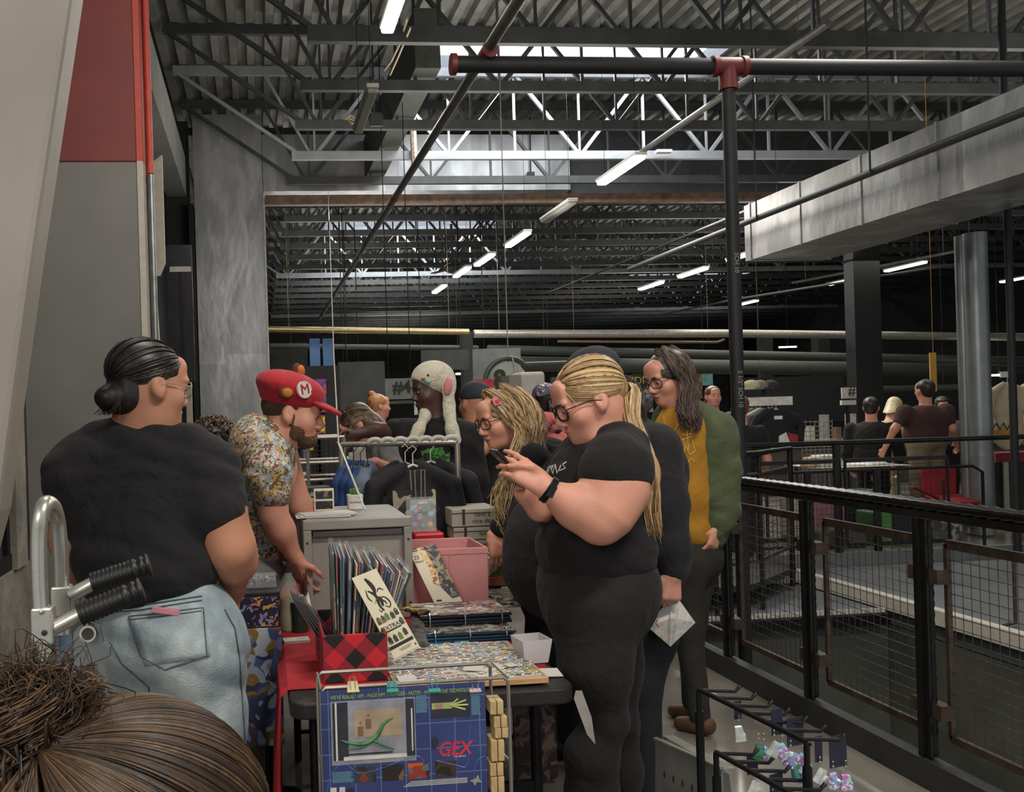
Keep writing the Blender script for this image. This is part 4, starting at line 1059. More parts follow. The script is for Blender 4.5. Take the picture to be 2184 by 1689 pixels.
# ---------------------------------------------------------------- C: red cap man
YC = 3.45
C_ = lambda px, py, dy=0.0: P(px, py, YC+dy)
t = thing('person', 'bearded man leaning over table in winged red cap and patterned shirt', 'person', (C_(570, 1200)[0], YC, 0))
RC_ = yaw_frame(math.radians(-98), math.radians(-10), 0)
hC = C_(624, 880)
body = SDF(.03); qC = head_sdf(body, hC, RC_, .235, 1.0)
body.cone(qC(0, -.02, -.04), C_(582, 935), .06, .068, .04).ell(C_(560, 1000, .05), (.13, .13, .14), k=.05)
eC = C_(583, 1098, -.16); wC = C_(628, 1188, -.12)
body.chain([C_(572, 970, -.12), C_(578, 1050, -.16), eC], [.065, .056, .046], .04).chain([eC, C_(600, 1132, -.15), wC], [.047, .046, .029], .03)
hand(body, wC, np.array([.25, .25, -.9]), np.array([0.6, .5, .3]), .18, thumb_side=1, curls=[.3, .35, .4, .45])
e2 = C_(640, 1080, .22); w2 = C_(690, 1150, .25)
body.chain([C_(600, 960, .18), e2], [.06, .045], .04).chain([e2, w2], [.045, .03], .03); hand(body, w2, np.array([.6, .2, -.6]), np.array([0, 0, -1]), .18, thumb_side=-1)
sdf_obj('body', body, SKIN, t, .0055, 1); face_parts(t, qC, RC_, 1.0, '#9c6258')
bd = SDF(.015); BEARD = mat('brown_beard', '#59402f', .85, 0, .3, 60, .8, 160)
bd.ell(qC(0, .055, -.088), (.05, .048, .034), RC_, .02)
for sx in (-1, 1): bd.ell(qC(sx*.056, .03, -.062), (.013, .03, .034), RC_, .02).ell(qC(sx*.014, .098, -.051), (.014, .007, .005), RC_, .008).ell(qC(sx*.07, .005, -.02), (.01, .014, .03), RC_, .01)
bd.sub(qC(0, .105, -.064), (.021, .02, .0075), RC_, .006)
sdf_obj('beard', bd, BEARD, t, .0045, 1)
hs = SDF(.02); hs.ell(qC(0, -.02, .02), (.081, .1, .075), RC_).sub(qC(-.09, .05, -.05), (.05, .075, .06), RC_, .01).sub(qC(.09, .05, -.05), (.05, .075, .06), RC_, .01).half(qC(0, .05, 0), RC_ @ np.array([0, 1, -.2]))
sdf_obj('hair', hs, mat('brown_hair_short', '#4a372a', .7, 0, .3, 60, .6, 120), t, .006, 1)
# shirt
SHIRT = patches('patterned_shirt', ['#b9b0a6', '#c8c0b4', '#9c9390', '#b58a3c', '#8e3c32', '#5b4a39', '#6f8ea0', '#4b5a35', '#a3a098', '#a8964e', '#7a5a3a', '#c0b9ae'], 34, .8, distort=2.5)
s = SDF(.05)
s.ell(C_(562, 985, .03), (.12, .20, .13), roty(.25), .07).ell(C_(545, 1075, .04), (.12, .185, .14), k=.08).ell(C_(555, 1155, .05), (.12, .17, .11), k=.07).ell(C_(535, 930, .06), (.07, .15, .09), roty(.5), .08)
s.cone(C_(585, 925, .01), C_(570, 955, .02), .072, .09, .04)
s.chain([C_(568, 965, -.13), C_(573, 1010, -.165), C_(580, 1050, -.17)], [.082, .078, .068], .03).chain([C_(590, 960, .18), C_(612, 1030, .21)], [.075, .06], .04)
s.sub(C_(605, 922, .0), (.05, .06, .04), k=.015)
s.disp = folds([((20, 6, 34), .8), ((-30, 8, 12), .5)], .007, 6)
sdf_obj('patterned_shirt', s, SHIRT, t, .007, 1)
legs(t, mat('grey_shorts', '#6f6f69', .85, 0, .1, 20, .2, 40), (C_(528, 1215, .05)), math.radians(-90), .1, .1)
# cap
RED = mat('red_felt', '#a81c26', .85, 0, .08, 20, .25, 180, sheen=.1)
cp = SDF(.03)
cp.ell(qC(0, -.02, .085), (.118, .132, .062), RC_ @ rotx(-.12), .03).ell(qC(0, -.015, .05), (.092, .112, .05), RC_, .03)
cp.half(qC(0, 0, .012), RC_ @ np.array([0, -.1, -1.0]))
t_cap = sdf_obj('cap', cp, RED, t, .006, 2)
br = SDF(.012); br.ell(qC(0, .105, .036), (.084, .075, .015), RC_ @ rotx(-.28), .012).sub(qC(0, .098, .016), (.07, .07, .014), RC_ @ rotx(-.28), .012)
sdf_obj('cap_brim', br, RED, t, .005, 1)
Rm = frame(None, RC_ @ np.array([.85, .55, 0])*-1, RC_ @ np.array([0, .25, 1]))
cm = qC(.055, .115, .078)
cc = C_(650, 831, -.1)
nrm = np.array([.55, -.83, .05]); nrm /= np.linalg.norm(nrm); ex = np.cross((0, 0, 1.0), nrm); ex /= np.linalg.norm(ex); ez = np.cross(nrm, ex); Rm = np.stack([ex, ez, nrm], 1)
bpy.context.view_layer.update()
pc = project(t_cap, 649, 831, .001)
if pc is None: pc = cc
MB().lathe(pc-nrm*.006, [(.0, 0), (.031, 0), (.031, .009), (0.0, .0095)], 24, Rm).build('cap_emblem', WHITE, t, sm=True)
text('emblem_letter', 'M', .052, pc+nrm*.0045, Rm @ rotz(.15), RED, t, .0015, sx=1.0, bold=0)
TAN = mat('tan_felt', '#b9702c', .85, 0, .1, 20, .3, 150); BRN = mat('brown_felt', '#5a2f1e', .85, 0, .1)
for (px, py, dy, r_) in ((609, 838, -.115, (.026, .014, .024)), (633, 792, .03, (.02, .026, .032))):
    c = C_(px, py, dy); k = SDF(.01); k.ell(c, r_, k=.01); sdf_obj('cap_ear', k, BRN, t, .004)
    k = SDF(.01); k.ell(c+np.array([.006, -.006 if dy < 0 else -.004, .0])+ (np.array([.0, -.004, 0]) if dy < 0 else np.array([.008, -.01, 0])), (r_[0]*.8, r_[1]*.9, r_[2]*.75), k=.01); sdf_obj('ear_lining', k, TAN, t, .004)
# ---------------------------------------------------------------- D: big man in dark cap and black sweatshirt
YD = 3.4
D_ = lambda px, py, dy=0.0: P(px, py, YD+dy)
t = thing('person', 'large person in dark cap and black sweatshirt behind the ponytailed woman, back bowed', 'person', (D_(1290, 1200)[0], YD, 0))
RD = yaw_frame(math.radians(95), math.radians(-18), 0); hD = D_(1262, 822)
body = SDF(.03); qD = head_sdf(body, hD, RD, .235, 1.05)
body.cone(qD(0, -.02, -.04), D_(1300, 910), .065, .08, .05).ell(D_(1290, 1020, .05), (.15, .16, .15), k=.05)
wD = D_(1434, 1224, -.31); body.chain([D_(1400, 1000, -.2), D_(1425, 1130, -.26), wD], [.07, .055, .033], .04)
hand(body, wD, np.array([-.12, -.05, -1]), np.array([-.2, 1, 0]), .175, thumb_side=-1, curls=[.9, 1.0, 1.05, 1.05])
sdf_obj('body', body, SKIN, t, .0065, 1); face_parts(t, qD, RD)
HDk = hair_mat('darkest_hair', '#15100e', '#2a1f1b', '#4a382f')
s = SDF(.06)
s.ell(D_(1335, 1000, .02), (.22, .26, .19), roty(.2), .1).ell(D_(1270, 1130, .03), (.33, .28, .22), k=.12).ell(D_(1215, 1220, .03), (.245, .26, .19), k=.12).ell(D_(1340, 1200, .02), (.21, .25, .17), k=.1)
s.cone(D_(1310, 900, 0), D_(1320, 960, 0), .10, .16, .07)
s.chain([D_(1395, 960, -.18), D_(1415, 1080, -.25), D_(1430, 1170, -.29), D_(1433, 1212, -.30)], [.10, .085, .065, .05], .03)
s.chain([D_(1240, 975, .25), D_(1140, 1075, .3), D_(1120, 1150, .2)], [.10, .085, .06], .05)
s.disp = folds([((14, 5, 22), .7), ((-20, 4, 26), .4)], .008, 7)
sdf_obj('sweatshirt', s, BLK2, t, .010, 1)
legs(t, mat('dark_denim', '#1d1f26', .85, 0, .15, 40, .2, 200), D_(1330, 1330, .05), math.radians(95), .12, .13, res=.012, hipr=.24)
c = SDF(.02); CAPM = mat('charcoal_cap', '#2c2b33', .85, 0, .1, 20, .2, 200)
c.ell(qD(0, -.02, .055), (.092, .112, .085), RD, .02).half(qD(0, 0, .03), RD @ np.array([0, .05, -1])); sdf_obj('cap', c, CAPM, t, .006, 1)
c = SDF(.01); c.ell(qD(0, .125, .034), (.075, .075, .009), RD @ rotx(-.12), .01); sdf_obj('cap_brim', c, CAPM, t, .005, 1)
hm = MB(); strands(hm, lock([qD(.03, -.09, .0), D_(1348, 830, -.06), D_(1358, 880, -.08), D_(1350, 930, -.1)], 130, .035, .04, 12, .006), .003, 5, tone=.3)
hm.build('hair_strands', HDk, t, sm=True, ang=180)
# ---------------------------------------------------------------- E: long haired woman leaning, glasses
YE = 3.85
E_ = lambda px, py, dy=0.0: P(px, py, YE+dy)
t = thing('person', 'woman with very long blonde streaked hair, glasses and pink hair clip leaning forward', 'person', (E_(1150, 1200)[0], YE+.1, 0))
RE = yaw_frame(math.radians(104), math.radians(-14), math.radians(4)); hE = E_(1072, 892)
body = SDF(.03); qE = head_sdf(body, hE, RE, .236, 1.02, skipear=True)
body.cone(qE(0, -.03, -.05), E_(1130, 975, .02), .055, .065, .04).ell(E_(1165, 1020, .1), (.13, .15, .13), k=.05)
wE = E_(1056, 1140, -.12); body.chain([E_(1135, 1000, -.1), E_(1110, 1110, -.14), wE], [.055, .045, .028], .04)
hand(body, wE, np.array([.12, -.1, -1]), np.array([-.2, 1, .1]), .175, thumb_side=-1, curls=[.25, .35, .5, .6], thumb=(E_(1072, 1160, -.14), E_(1074, 1180, -.15), E_(1078, 1192, -.15)))
sdf_obj('body', body, SKIN, t, .0055, 1); face_parts(t, qE, RE, 1.0, '#9c564f', '#5a4030'); glasses(t, qE, 1.05, mat('glasses_grey', '#2c2c32', .2))
s = SDF(.05); s.ell(E_(1165, 1010, .08), (.15, .20, .16), k=.07).ell(E_(1175, 1110, .1), (.15, .18, .2), k=.08).ell(E_(1180, 1230, .1), (.16, .18, .15), k=.08)
s.chain([E_(1135, 985, -.1), E_(1105, 1105, -.14), E_(1068, 1125, -.13)], [.08, .062, .045], .03)
s.disp = folds([((18, 6, 34), .7)], .006, 8); sdf_obj('sweater', s, BLK, t, .008, 1)
legs(t, BLK3, E_(1185, 1280, .12), math.radians(95), .1, .1)
HL = hair_mat('long_streaked_hair', '#3c2e22', '#8a6c48', '#cbb084')
hs = SDF(.02); hs.ell(qE(0, -.02, .035), (.084, .104, .084), RE, .02).ell(qE(0, -.07, -.06), (.085, .06, .1), RE, .04); hs.half(qE(0, .083, .045), RE @ np.array([0, 1.0, -1.0]))
hs.sub(qE(.075, .065, -.05), (.04, .065, .085), RE, .01); hs.sub(qE(-.08, .074, -.05), (.045, .05, .08), RE, .01)
sdf_obj('hair', hs, HL, t, .006, 2)
hm = MB()
for (a, b, c_, d_, e_, n_) in (((-.02, .03, .115), (-.085, -.0, .05), (-.095, -.02, -.04), (1108, 1000, -.12), (1075, 1130, -.16), 80), ((.0, -.04, .12), (-.08, -.06, .05), (-.09, -.07, -.06), (1125, 985, -.12), (1088, 1120, -.17), 90),
                              ((.0, -.1, .09), (-.06, -.115, .02), (-.07, -.12, -.06), (1150, 960, -.1), (1165, 985, -.14), 60), ((-.06, .045, .08), (-.09, .02, .0), (-.1, .005, -.08), (1085, 1000, -.14), (1058, 1060, -.16), 70), ((-.07, -.0, .06), (-.1, -.01, -.02), (-.1, -.02, -.1), (1062, 1060, -.15), (1090, 1150, -.17), 60),
                              ((.02, .03, .115), (.085, .0, .05), (.095, -.02, -.04), (1120, 1010, .1), (1110, 1100, .1), 40)):
    L1 = [qE(*a), qE(*b), qE(*c_), E_(*d_), E_(*e_)]
    strands(hm, lock(L1, int(n_*1.4), .02, .026, 20, .016, 2.5), .0028, 5)
strands(hm, cap_strands(qE(0, -.02, .035), RE, (.086, .106, .088), [(.5, 1.0, .6), (-.1, 1.1, .7), (-.7, .95, .35), (-1.0, .5, .0)], (-.75, -.75, -.9), 480, .005, 10), .0026, 5)
hm.build('hair_strands', HL, t, sm=True, ang=180)
pb_ = qE(-.08, .05, .075)
MB().box(pb_, (.008, .03, .034), RE @ roty(.3)).build('hair_clip', mat('pink_clip', '#c96a72', .3), t, bevel=.003)
MB().box(pb_+RE @ np.array([-.006, 0, 0]), (.004, .014, .014), RE @ roty(.3)).build('clip_heart', mat('clip_red', '#b02a38', .3), t, bevel=.002)
# ---------------------------------------------------------------- F: plush animal hat person
YF = 5.0
F_ = lambda px, py, dy=0.0: P(px, py, YF+dy)
t = thing('person', 'person in cream plush bunny hat with long hanging flaps and black hoodie', 'person', (F_(940, 1000)[0], YF, 0))
RF = yaw_frame(math.radians(100), math.radians(-6), 0); hF = F_(922, 833)
body = SDF(.03); qF = head_sdf(body, hF, RF, .235, 1.0, skipear=True)
body.cone(qF(0, -.02, -.04), F_(930, 900), .058, .065, .04).ell(F_(935, 960, .03), (.15, .12, .15), k=.05)
body.chain([F_(870, 925, .1), F_(800, 917, .2), F_(762, 925, .2)], [.06, .042, .03], .03); hand(body, F_(764, 925, .2), np.array([-.7, 0, -.5]), np.array([0, -1, 0]), .18, thumb_side=1)
sdf_obj('body', body, SKIND, t, .0075, 1); face_parts(t, qF, RF, 1.0, '#5a3330', '#1a1210')
s = SDF(.05); s.ell(F_(935, 950, .02), (.22, .15, .17), k=.08).ell(F_(945, 1060, .02), (.2, .16, .25), k=.08).chain([F_(880, 925, .08), F_(845, 918, .16)], [.085, .07], .04).cone(F_(935, 890, .02), F_(935, 920, .02), .07, .1, .04)
s.chain([F_(1000, 930, 0), F_(1015, 1020, .0), F_(960, 1010, -.12)], [.08, .065, .05], .04); s.disp = folds([((18, 6, 28), .7)], .007, 9)
sw = sdf_obj('hoodie', s, BLK, t, .010, 1); legs(t, BLK2, F_(950, 1150, .05), math.radians(120), .1, .11)
PL = mat('cream_plush', '#c9c0a9', .95, 0, .12, 30, 1.0, 110, sheen=.5); PK = mat('pink_plush', '#c98486', .95, 0, .1, 30, .5, 110)
h = SDF(.02); h.ell(qF(0, -.01, .065), (.103, .118, .095), RF, .03).ell(qF(0, -.06, .02), (.095, .07, .09), RF, .03).half(qF(0, .05, .03), RF @ np.array([0, .85, -1.0]))
h.sub(qF(0, .07, -.03), (.075, .09, .07), RF, .01)
sdf_obj('plush_hat', h, PL, t, .007, 1)
for a in ([qF(.075, .03, -.03), F_(907, 888, -.06), F_(893, 915, -.15), F_(884, 940, -.16)], [qF(-.098, -.05, .01), F_(958, 866, -.10), F_(959, 885, -.13), F_(964, 915, -.17), F_(969, 938, -.18)]):
    f = SDF(.02); f.chain(a, list(np.interp(np.linspace(0, 3, len(a)), range(4), [.035, .026, .028, .037])), .03); sdf_obj('hat_flap', f, PL, t, .007, 1)
MB().ball(F_(956, 824, -.125), (.024, .02, .05), roty(.15)).build('ear_lining', PK, t, sm=True)
MB().ball(F_(913, 800, -.10), (.006, .005, .006)).build('plush_eye', BLK, t, sm=True)
MB().tube([F_(893, 806, -.04), F_(903, 808, -.08), F_(918, 816, -.1)], .012, 8).build('plush_bill', mat('teal_plush', '#8ea6a0', .9), t, sm=True)
MB().ball(F_(903, 806, -.1), (.012, .008, .008)).build('plush_beak', mat('yellow_plush', '#c9973a', .9), t, sm=True)
bpy.context.view_layer.update()
GR = patches('green_leaf_print', ['#2c5a22', '#3d7a2c', '#1b1a1b', '#1b1a1b', '#4d8f37', '#22401a'], 30, .8)
pp = proj_patch(sw, [(896, 958), (962, 952), (958, 984), (905, 990)], 8, 4, .004)
if pp: pp.build('shirt_print', GR, t, sm=True)
# ---------------------------------------------------------------- G: dark cap behind bunny hat
YG = 5.6
G_ = lambda px, py, dy=0.0: P(px, py, YG+dy)
t = thing('person', 'person in dark cap and black tee standing behind the plush bunny hat', 'person', (G_(1015, 1000)[0], YG, 0))
RG = yaw_frame(math.radians(20), 0, 0); hG = G_(1012, 858)
body = SDF(.03); qG = head_sdf(body, hG, RG, .235); body.cone(qG(0, -.02, -.04), G_(1012, 925), .06, .07, .04).ell(G_(1010, 960, .02), (.15, .1, .14), k=.05)
body.chain([G_(1050, 935, -.08), G_(1010, 970, -.2), G_(975, 985, -.24)], [.055, .05, .034], .03); hand(body, G_(978, 985, -.24), np.array([-1, 0, -.1]), np.array([0, 1, 0]), .18)
sdf_obj('body', body, SKIN2, t, .008, 1)
s = SDF(.05); s.ell(G_(1010, 960, .02), (.23, .14, .17), k=.07).ell(G_(1012, 1070, .02), (.2, .15, .25), k=.08).chain([G_(1055, 925, 0), G_(1055, 945, -.05)], [.08, .075], .03)
sdf_obj('t_shirt', s, BLK, t, .011, 1); legs(t, BLK2, G_(1012, 1150, .02), 0.3, .1, .11)
c = SDF(.02); c.ell(qG(0, -.01, .045), (.09, .11, .085), RG).half(qG(0, 0, .02), (0, 0, -1)); sdf_obj('cap', c, mat('slate_cap', '#2a2f36', .85), t, .008, 1)
text('shirt_lettering', 'ow', .035, G_(978, 893, -.16), UPR, mat('green_letters', '#3f7f2f', .8), t)
MB().tube([G_(1004, 960, -.25), G_(1010, 975, -.26), G_(1012, 990, -.24)], .003, 5).build('wrist_cord', BLK, t)
# ---------------------------------------------------------------- H: leaning woman brown hair, grey top
YH = 5.7
H_ = lambda px, py, dy=0.0: P(px, py, YH+dy)
t = thing('person', 'brown haired woman in pale grey top bending over the clothes rail', 'person', (H_(830, 1000)[0], YH+.2, 0))
RH = yaw_frame(math.radians(80), math.radians(-50), 0); hH = H_(765, 905)
body = SDF(.03); qH = head_sdf(body, hH, RH, .235); body.cone(qH(0, -.03, -.05), H_(815, 935, .05), .055, .065, .04).ell(H_(840, 965, .1), (.13, .14, .12), k=.05)
body.chain([H_(835, 960, -.1), H_(848, 1010, -.14), H_(800, 985, -.2)], [.06, .045, .03], .03); hand(body, H_(800, 985, -.2), np.array([-1, 0, .1]), np.array([0, 0, -1]), .17)
sdf_obj('body', body, SKIN, t, .008, 1); face_parts(t, qH, RH)
s = SDF(.05); s.ell(H_(835, 965, .08), (.14, .18, .13), k=.07).ell(H_(860, 1060, .12), (.15, .17, .22), k=.08).chain([H_(835, 955, -.08), H_(846, 1000, -.14)], [.08, .065], .03); s.disp = folds([((25, 6, 30), .7)], .007, 3)
sdf_obj('top', s, mat('pale_grey_cloth', '#8f8e8c', .85, 0, .1, 20, .2, 200), t, .011, 1); legs(t, DKD, H_(875, 1150, .12), 1.4, .095, .1)
HBm = hair_mat('mid_brown_hair', '#2a1f19', '#54402f', '#86684a')
hs = SDF(.02); hs.ell(qH(0, -.02, .035), (.084, .104, .088), RH).ell(qH(0, -.05, -.05), (.082, .07, .09), RH, .03).half(qH(0, .05, 0), RH @ np.array([0, 1, -.3])); sdf_obj('hair', hs, HBm, t, .008, 1)
hm = MB(); strands(hm, lock([qH(.0, -.0, .12), qH(-.09, -.0, .04), H_(752, 925, -.1), H_(742, 935, -.1)], 60, .02, .02, 10, .01), .003, 4); strands(hm, cap_strands(qH(0, -.02, .035), RH, (.086, .106, .09), [(.3, 1, .7), (-.5, 1, .5), (-.9, .7, .1), (-1.0, .2, -.3)], (-.3, -.9, -.6), 260, .004, 7), .003, 4)
hm.build('hair_strands', HBm, t, sm=True, ang=180)
# ---------------------------------------------------------------- K: green hoodie, yellow tee
YK = 4.1
K_ = lambda px, py, dy=0.0: P(px, py, YK+dy)
t = thing('person', 'long haired person in open green hoodie over a yellow tee by the railing', 'person', (K_(1480, 1200)[0], YK, 0))
RK = yaw_frame(math.radians(108), math.radians(-18), 0); hK = K_(1424, 803)
body = SDF(.03); qK = head_sdf(body, hK, RK, .235, 1.0, skipear=True); body.cone(qK(0, -.02, -.04), K_(1450, 880), .056, .066, .04).ell(K_(1460, 940, .03), (.14, .12, .14), k=.05)
wK = K_(1530, 1128, -.1); body.chain([K_(1525, 930, 0), K_(1545, 1040, -.05), wK], [.05, .042, .027], .03); hand(body, wK, np.array([-.35, -.1, -.8]), np.array([-.5, .8, 0]), .165, thumb_side=-1, curls=[.6, .75, .85, .9])
sdf_obj('body', body, SKIN, t, .006, 1); face_parts(t, qK, RK, 1.0, '#96605a', '#33261f'); glasses(t, qK, 1.0)
YEL = mat('mustard_cotton', '#a8761f', .85, 0, .08, 20, .2, 200, sheen=.02); GRN = mat('olive_fleece', '#4c5438', .92, 0, .12, 20, .35, 200, sheen=.04)
s = SDF(.05); s.ell(K_(1455, 940, .0), (.13, .125, .17), k=.07).ell(K_(1462, 1050, .0), (.13, .13, .19), k=.07).ell(K_(1470, 1130, .0), (.12, .125, .1), k=.05); s.cone(K_(1450, 880, 0), K_(1450, 910, 0), .07, .1, .04); s.disp = folds([((14, 5, 16), .6)], .005, 1)
ys = sdf_obj('t_shirt', s, YEL, t, .008, 1)
s = SDF(.04)
s.ell(K_(1500, 935, .02), (.12, .15, .15), k=.06).ell(K_(1498, 1050, .03), (.11, .16, .2), k=.07).ell(K_(1500, 1130, .03), (.10, .15, .10), k=.05)
s.chain([K_(1535, 915, -.02), K_(1546, 1000, -.06), K_(1545, 1090, -.08), K_(1535, 1125, -.1)], [.082, .07, .066, .042], .03)
s.cone(K_(1475, 880, .04), K_(1440, 880, .06), .07, .07, .05).chain([K_(1420, 890, .08), K_(1405, 960, .1), K_(1415, 1100, .1)], [.06, .06, .05], .05)
s.sub(K_(1438, 1020, -.16), (.098, .19, .42), roty(-.10), .02); s.sub(K_(1448, 900, -.1), (.07, .12, .12), k=.02)
s.disp = folds([((16, 5, 26), .8), ((-22, 5, 40), .5)], .008, 2)
sdf_obj('hoodie', s, GRN, t, .007, 1)
legs(t, mat('dark_olive_trousers', '#2c2a24', .9, 0, .15, 20, .3, 40), K_(1475, 1185, .02), math.radians(40), .088, .075, res=.01, stride=.05, shoe=mat('tan_boot', '#563c26', .6, 0, .2, 12), sh_len=.12)
hs = SDF(.02); hs.ell(qK(0, -.02, .035), (.085, .104, .086), RK, .02).ell(qK(0, -.07, -.05), (.08, .06, .1), RK, .04).half(qK(0, .083, .05), RK @ np.array([0, 1, -1.0])).sub(qK(-.08, .07, -.05), (.045, .06, .08), RK, .01).sub(qK(.08, .075, -.05), (.045, .055, .08), RK, .01)
HK = hair_mat('brunette_hair', '#1c1614', '#3d2f28', '#6e5848'); sdf_obj('hair', hs, HK, t, .006, 2)
hm = MB()
for L1, n_, sp in (([qK(-.02, .0, .12), qK(-.085, .03, .05), qK(-.1, .015, -.04), K_(1452, 868, -.15), K_(1458, 905, -.17)], 110, .02), ([qK(-.0, -.02, .12), qK(-.09, -.03, .04), qK(-.1, -.04, -.06), K_(1472, 880, -.14), K_(1474, 915, -.17)], 110, .022), ([qK(-.0, .02, .12), qK(-.08, -.0, .06), qK(-.09, -.02, -.03), K_(1460, 880, -.14), K_(1462, 920, -.16)], 90, .018), ([qK(-.0, -.06, .11), qK(-.07, -.07, .03), K_(1478, 850, -.08), K_(1488, 885, -.12), K_(1478, 905, -.14)], 90, .022), ([qK(-.0, -.1, .05), K_(1487, 830, -.05), K_(1480, 870, -.1), K_(1492, 900, -.15), K_(1480, 925, -.17)], 30, .012)):
    strands(hm, lock(L1, n_, .018, sp, 16, .012), .0028, 5)
strands(hm, cap_strands(qK(0, -.02, .035), RK, (.087, .106, .088), [(.5, 1.2, .4), (-.1, 1.3, .45), (-.7, 1.05, .25), (-1.0, .5, .0)], (-.75, -.75, -.9), 560, .005, 10, rs=.12), .0026, 5)
hm.build('hair_strands', HK, t, sm=True, ang=180)
bpy.context.view_layer.update()
lp = MB()
for pts in ([(1435, 925), (1445, 908), (1462, 905), (1478, 893), (1470, 912), (1480, 925), (1455, 928)], [(1440, 945), (1462, 935), (1478, 930)], [(1448, 950), (1455, 975), (1462, 950), (1470, 970), (1482, 962), (1476, 940)], [(1458, 980), (1466, 990), (1472, 978), (1480, 985)], [(1465, 915), (1468, 960)]):
    proj_line(lp, ys, pts, .0022, .003, 5)
lp.build('shirt_print', mat('pale_yellow_print', '#d9b566', .7), t, sm=True)
# ================================================================== PEOPLE (far)
def person(label, px, py, Y, yaw, pitch=0, skin=SKIN, hair=HBm, top=BLK, topname='t_shirt', trousers=BLK2, bulk=1.0, hips=None, longhair=0, res=.012, arms=None, floor=0.0, hatm=None, bun=False, hh=.23, sleeves='short', body_pts=None, lean=0.0, tall=None):
    hC_ = P(px, py, Y); t = thing('person', label, 'person', (hC_[0], Y, floor)); R = yaw_frame(yaw, pitch, 0); RZ = rotz(yaw)
    b = SDF(.03); q = head_sdf(b, hC_, R, hh)
    f = np.array([hC_[0], hC_[1], 0])-RZ @ np.array([0, lean, 0])
    nz = hC_[2]-.19; ch = np.array([f[0], f[1], nz-.12]); z_h = (floor+.92) if hips is None else hips
    hp = np.array([f[0], f[1], z_h])-RZ @ np.array([0, lean*1.2, 0])
    b.cone(q(0, -.02, -.04), ch+np.array([0, 0, .08]), .056, .068, .04); b.ell(ch, (.15*bulk, .1*bulk, .13), RZ, .05)
    s = SDF(.05); s.ell(ch, (.2*bulk, .125*bulk, .15), RZ, .07); s.ell((ch+hp)/2, (.165*bulk, .13*bulk, .2), RZ, .08); s.ell(hp+np.array([0, 0, .05]), (.17*bulk, .135*bulk, .13), RZ, .06)
    for i, sx in enumerate((-1, 1)):
        S0 = ch+RZ @ np.array([sx*.19*bulk, 0, .06])
        if arms and arms[i]: E0, W0 = [P(*a) for a in arms[i]]
        else: E0 = S0+RZ @ np.array([sx*.06, .02, -.28]); W0 = E0+RZ @ np.array([-sx*.02, .14, -.2])
        b.chain([S0, E0, W0], [.052, .042, .027], .03); hand(b, W0, W0-E0, RZ @ np.array([-sx, .3, 0]), .175, thumb_side=sx)
        if sleeves == 'short': s.cone(S0, S0*.45+E0*.55, .072*bulk, .064, .04)
        else: s.chain([S0, E0, W0*.9+E0*.1], [.072*bulk, .058, .042], .03)
    sdf_obj('body', b, skin, t, res*.75, 1); s.disp = folds([((18, 6, 26), .7)], .006, random.random()*5)
    sdf_obj(topname, s, top, t, res, 1)
    legs(t, trousers, hp, yaw, .088*bulk, .095, floor=floor, res=res, hipr=.165*bulk)
    hs = SDF(.02); hs.ell(q(0, -.018, .036), (.084, .102, .086), R, .02)
    if longhair: hs.ell(q(0, -.06, -.05-longhair*.3), (.085, .055, .06+longhair*.5), R, .04)
    if bun: hs.ell(q(0, -.07, .12), (.035, .035, .03), R, .02)
    hs.ell(q(0, -.05, -.02), (.07, .05, .07), R, .03).half(q(0, .08, .04), R @ np.array([0, 1, -.9])).sub(q(-.085, .05, -.05), (.045, .06, .07), R, .01).sub(q(.085, .05, -.05), (.045, .06, .07), R, .01); sdf_obj('hair', hs, hair, t, res*.7, 1)
    if hatm:
        c = SDF(.02); c.ell(q(0, -.01, .05), (.09, .108, .085), R).half(q(0, 0, .03), R @ np.array([0, 0, -1.0])); sdf_obj('cap', c, hatm, t, res*.7, 1)
    return t, q, R
HG = hair_mat('ginger_hair', '#6b4428', '#b5804d', '#d6a878'); HRd = hair_mat('auburn_hair', '#3a2019', '#6b3f31', '#97604b'); HPl = hair_mat('platinum_hair', '#8e7f5d', '#bdae86', '#ddd0ab')
t, q, R = person('ginger haired girl with a small bun seen sideways far beyond the rail', 808, 866, 9.0, math.radians(-80), skin=SKIN, hair=HG, top=mat('grey_top', '#6d6c6a', .85), bun=True); face_parts(t, q, R)
PKH = mat('coral_hoodie', '#b9605a', .9, 0, .1, 20, .3, 100, sheen=.2)
CAPP = patches('speckled_cap_cloth', ['#3a3546', '#4a4352', '#6d6472', '#3a3546', '#c9c2c6', '#41394b'], 70, .8)
t, q, R = person('person in coral pink hoodie and speckled cap seen from behind', 1162, 857, 6.4, math.radians(0), hair=HDk, top=PKH, topname='hoodie', bulk=1.12, hatm=CAPP, sleeves='long')
hd = SDF(.02); hd.ell(P(1160, 893, 6.28), (.12, .07, .05), k=.03).ell(P(1150, 905, 6.25), (.08, .05, .05), k=.03); sdf_obj('hood', hd, PKH, t, .01)
MB().tube([q(0, -.11, .0), q(0, -.13, -.05), q(0, -.12, -.12)], [.02, .02, .008], 8).build('hair_tail', HDk, t, sm=True)
bp_ = MB()
for k in range(9):
    a = P(1190, 925, 6.2); e = a+np.array([math.cos(.6+k*.28)*.12, -.02, math.sin(.6+k*.28)*.12]); bp_.tube([a, e], [.004, .001], 4)
bp_.build('hoodie_print', BLK, t)
t, q, R = person('small figure with auburn hair and round face peering far behind the green hoodie', 1521, 845, 10.2, math.radians(175), hair=HRd, top=mat('teal_top', '#4c6059', .85), longhair=.15); face_parts(t, q, R)
t, q, R = person('seated visitor with short dark curls seen over the charcoal tee shoulder', 462, 952, 4.0, math.radians(-60), math.radians(-10), skin=SKIN, hair=HD, top=BLK2, hips=.62)
hm = MB()
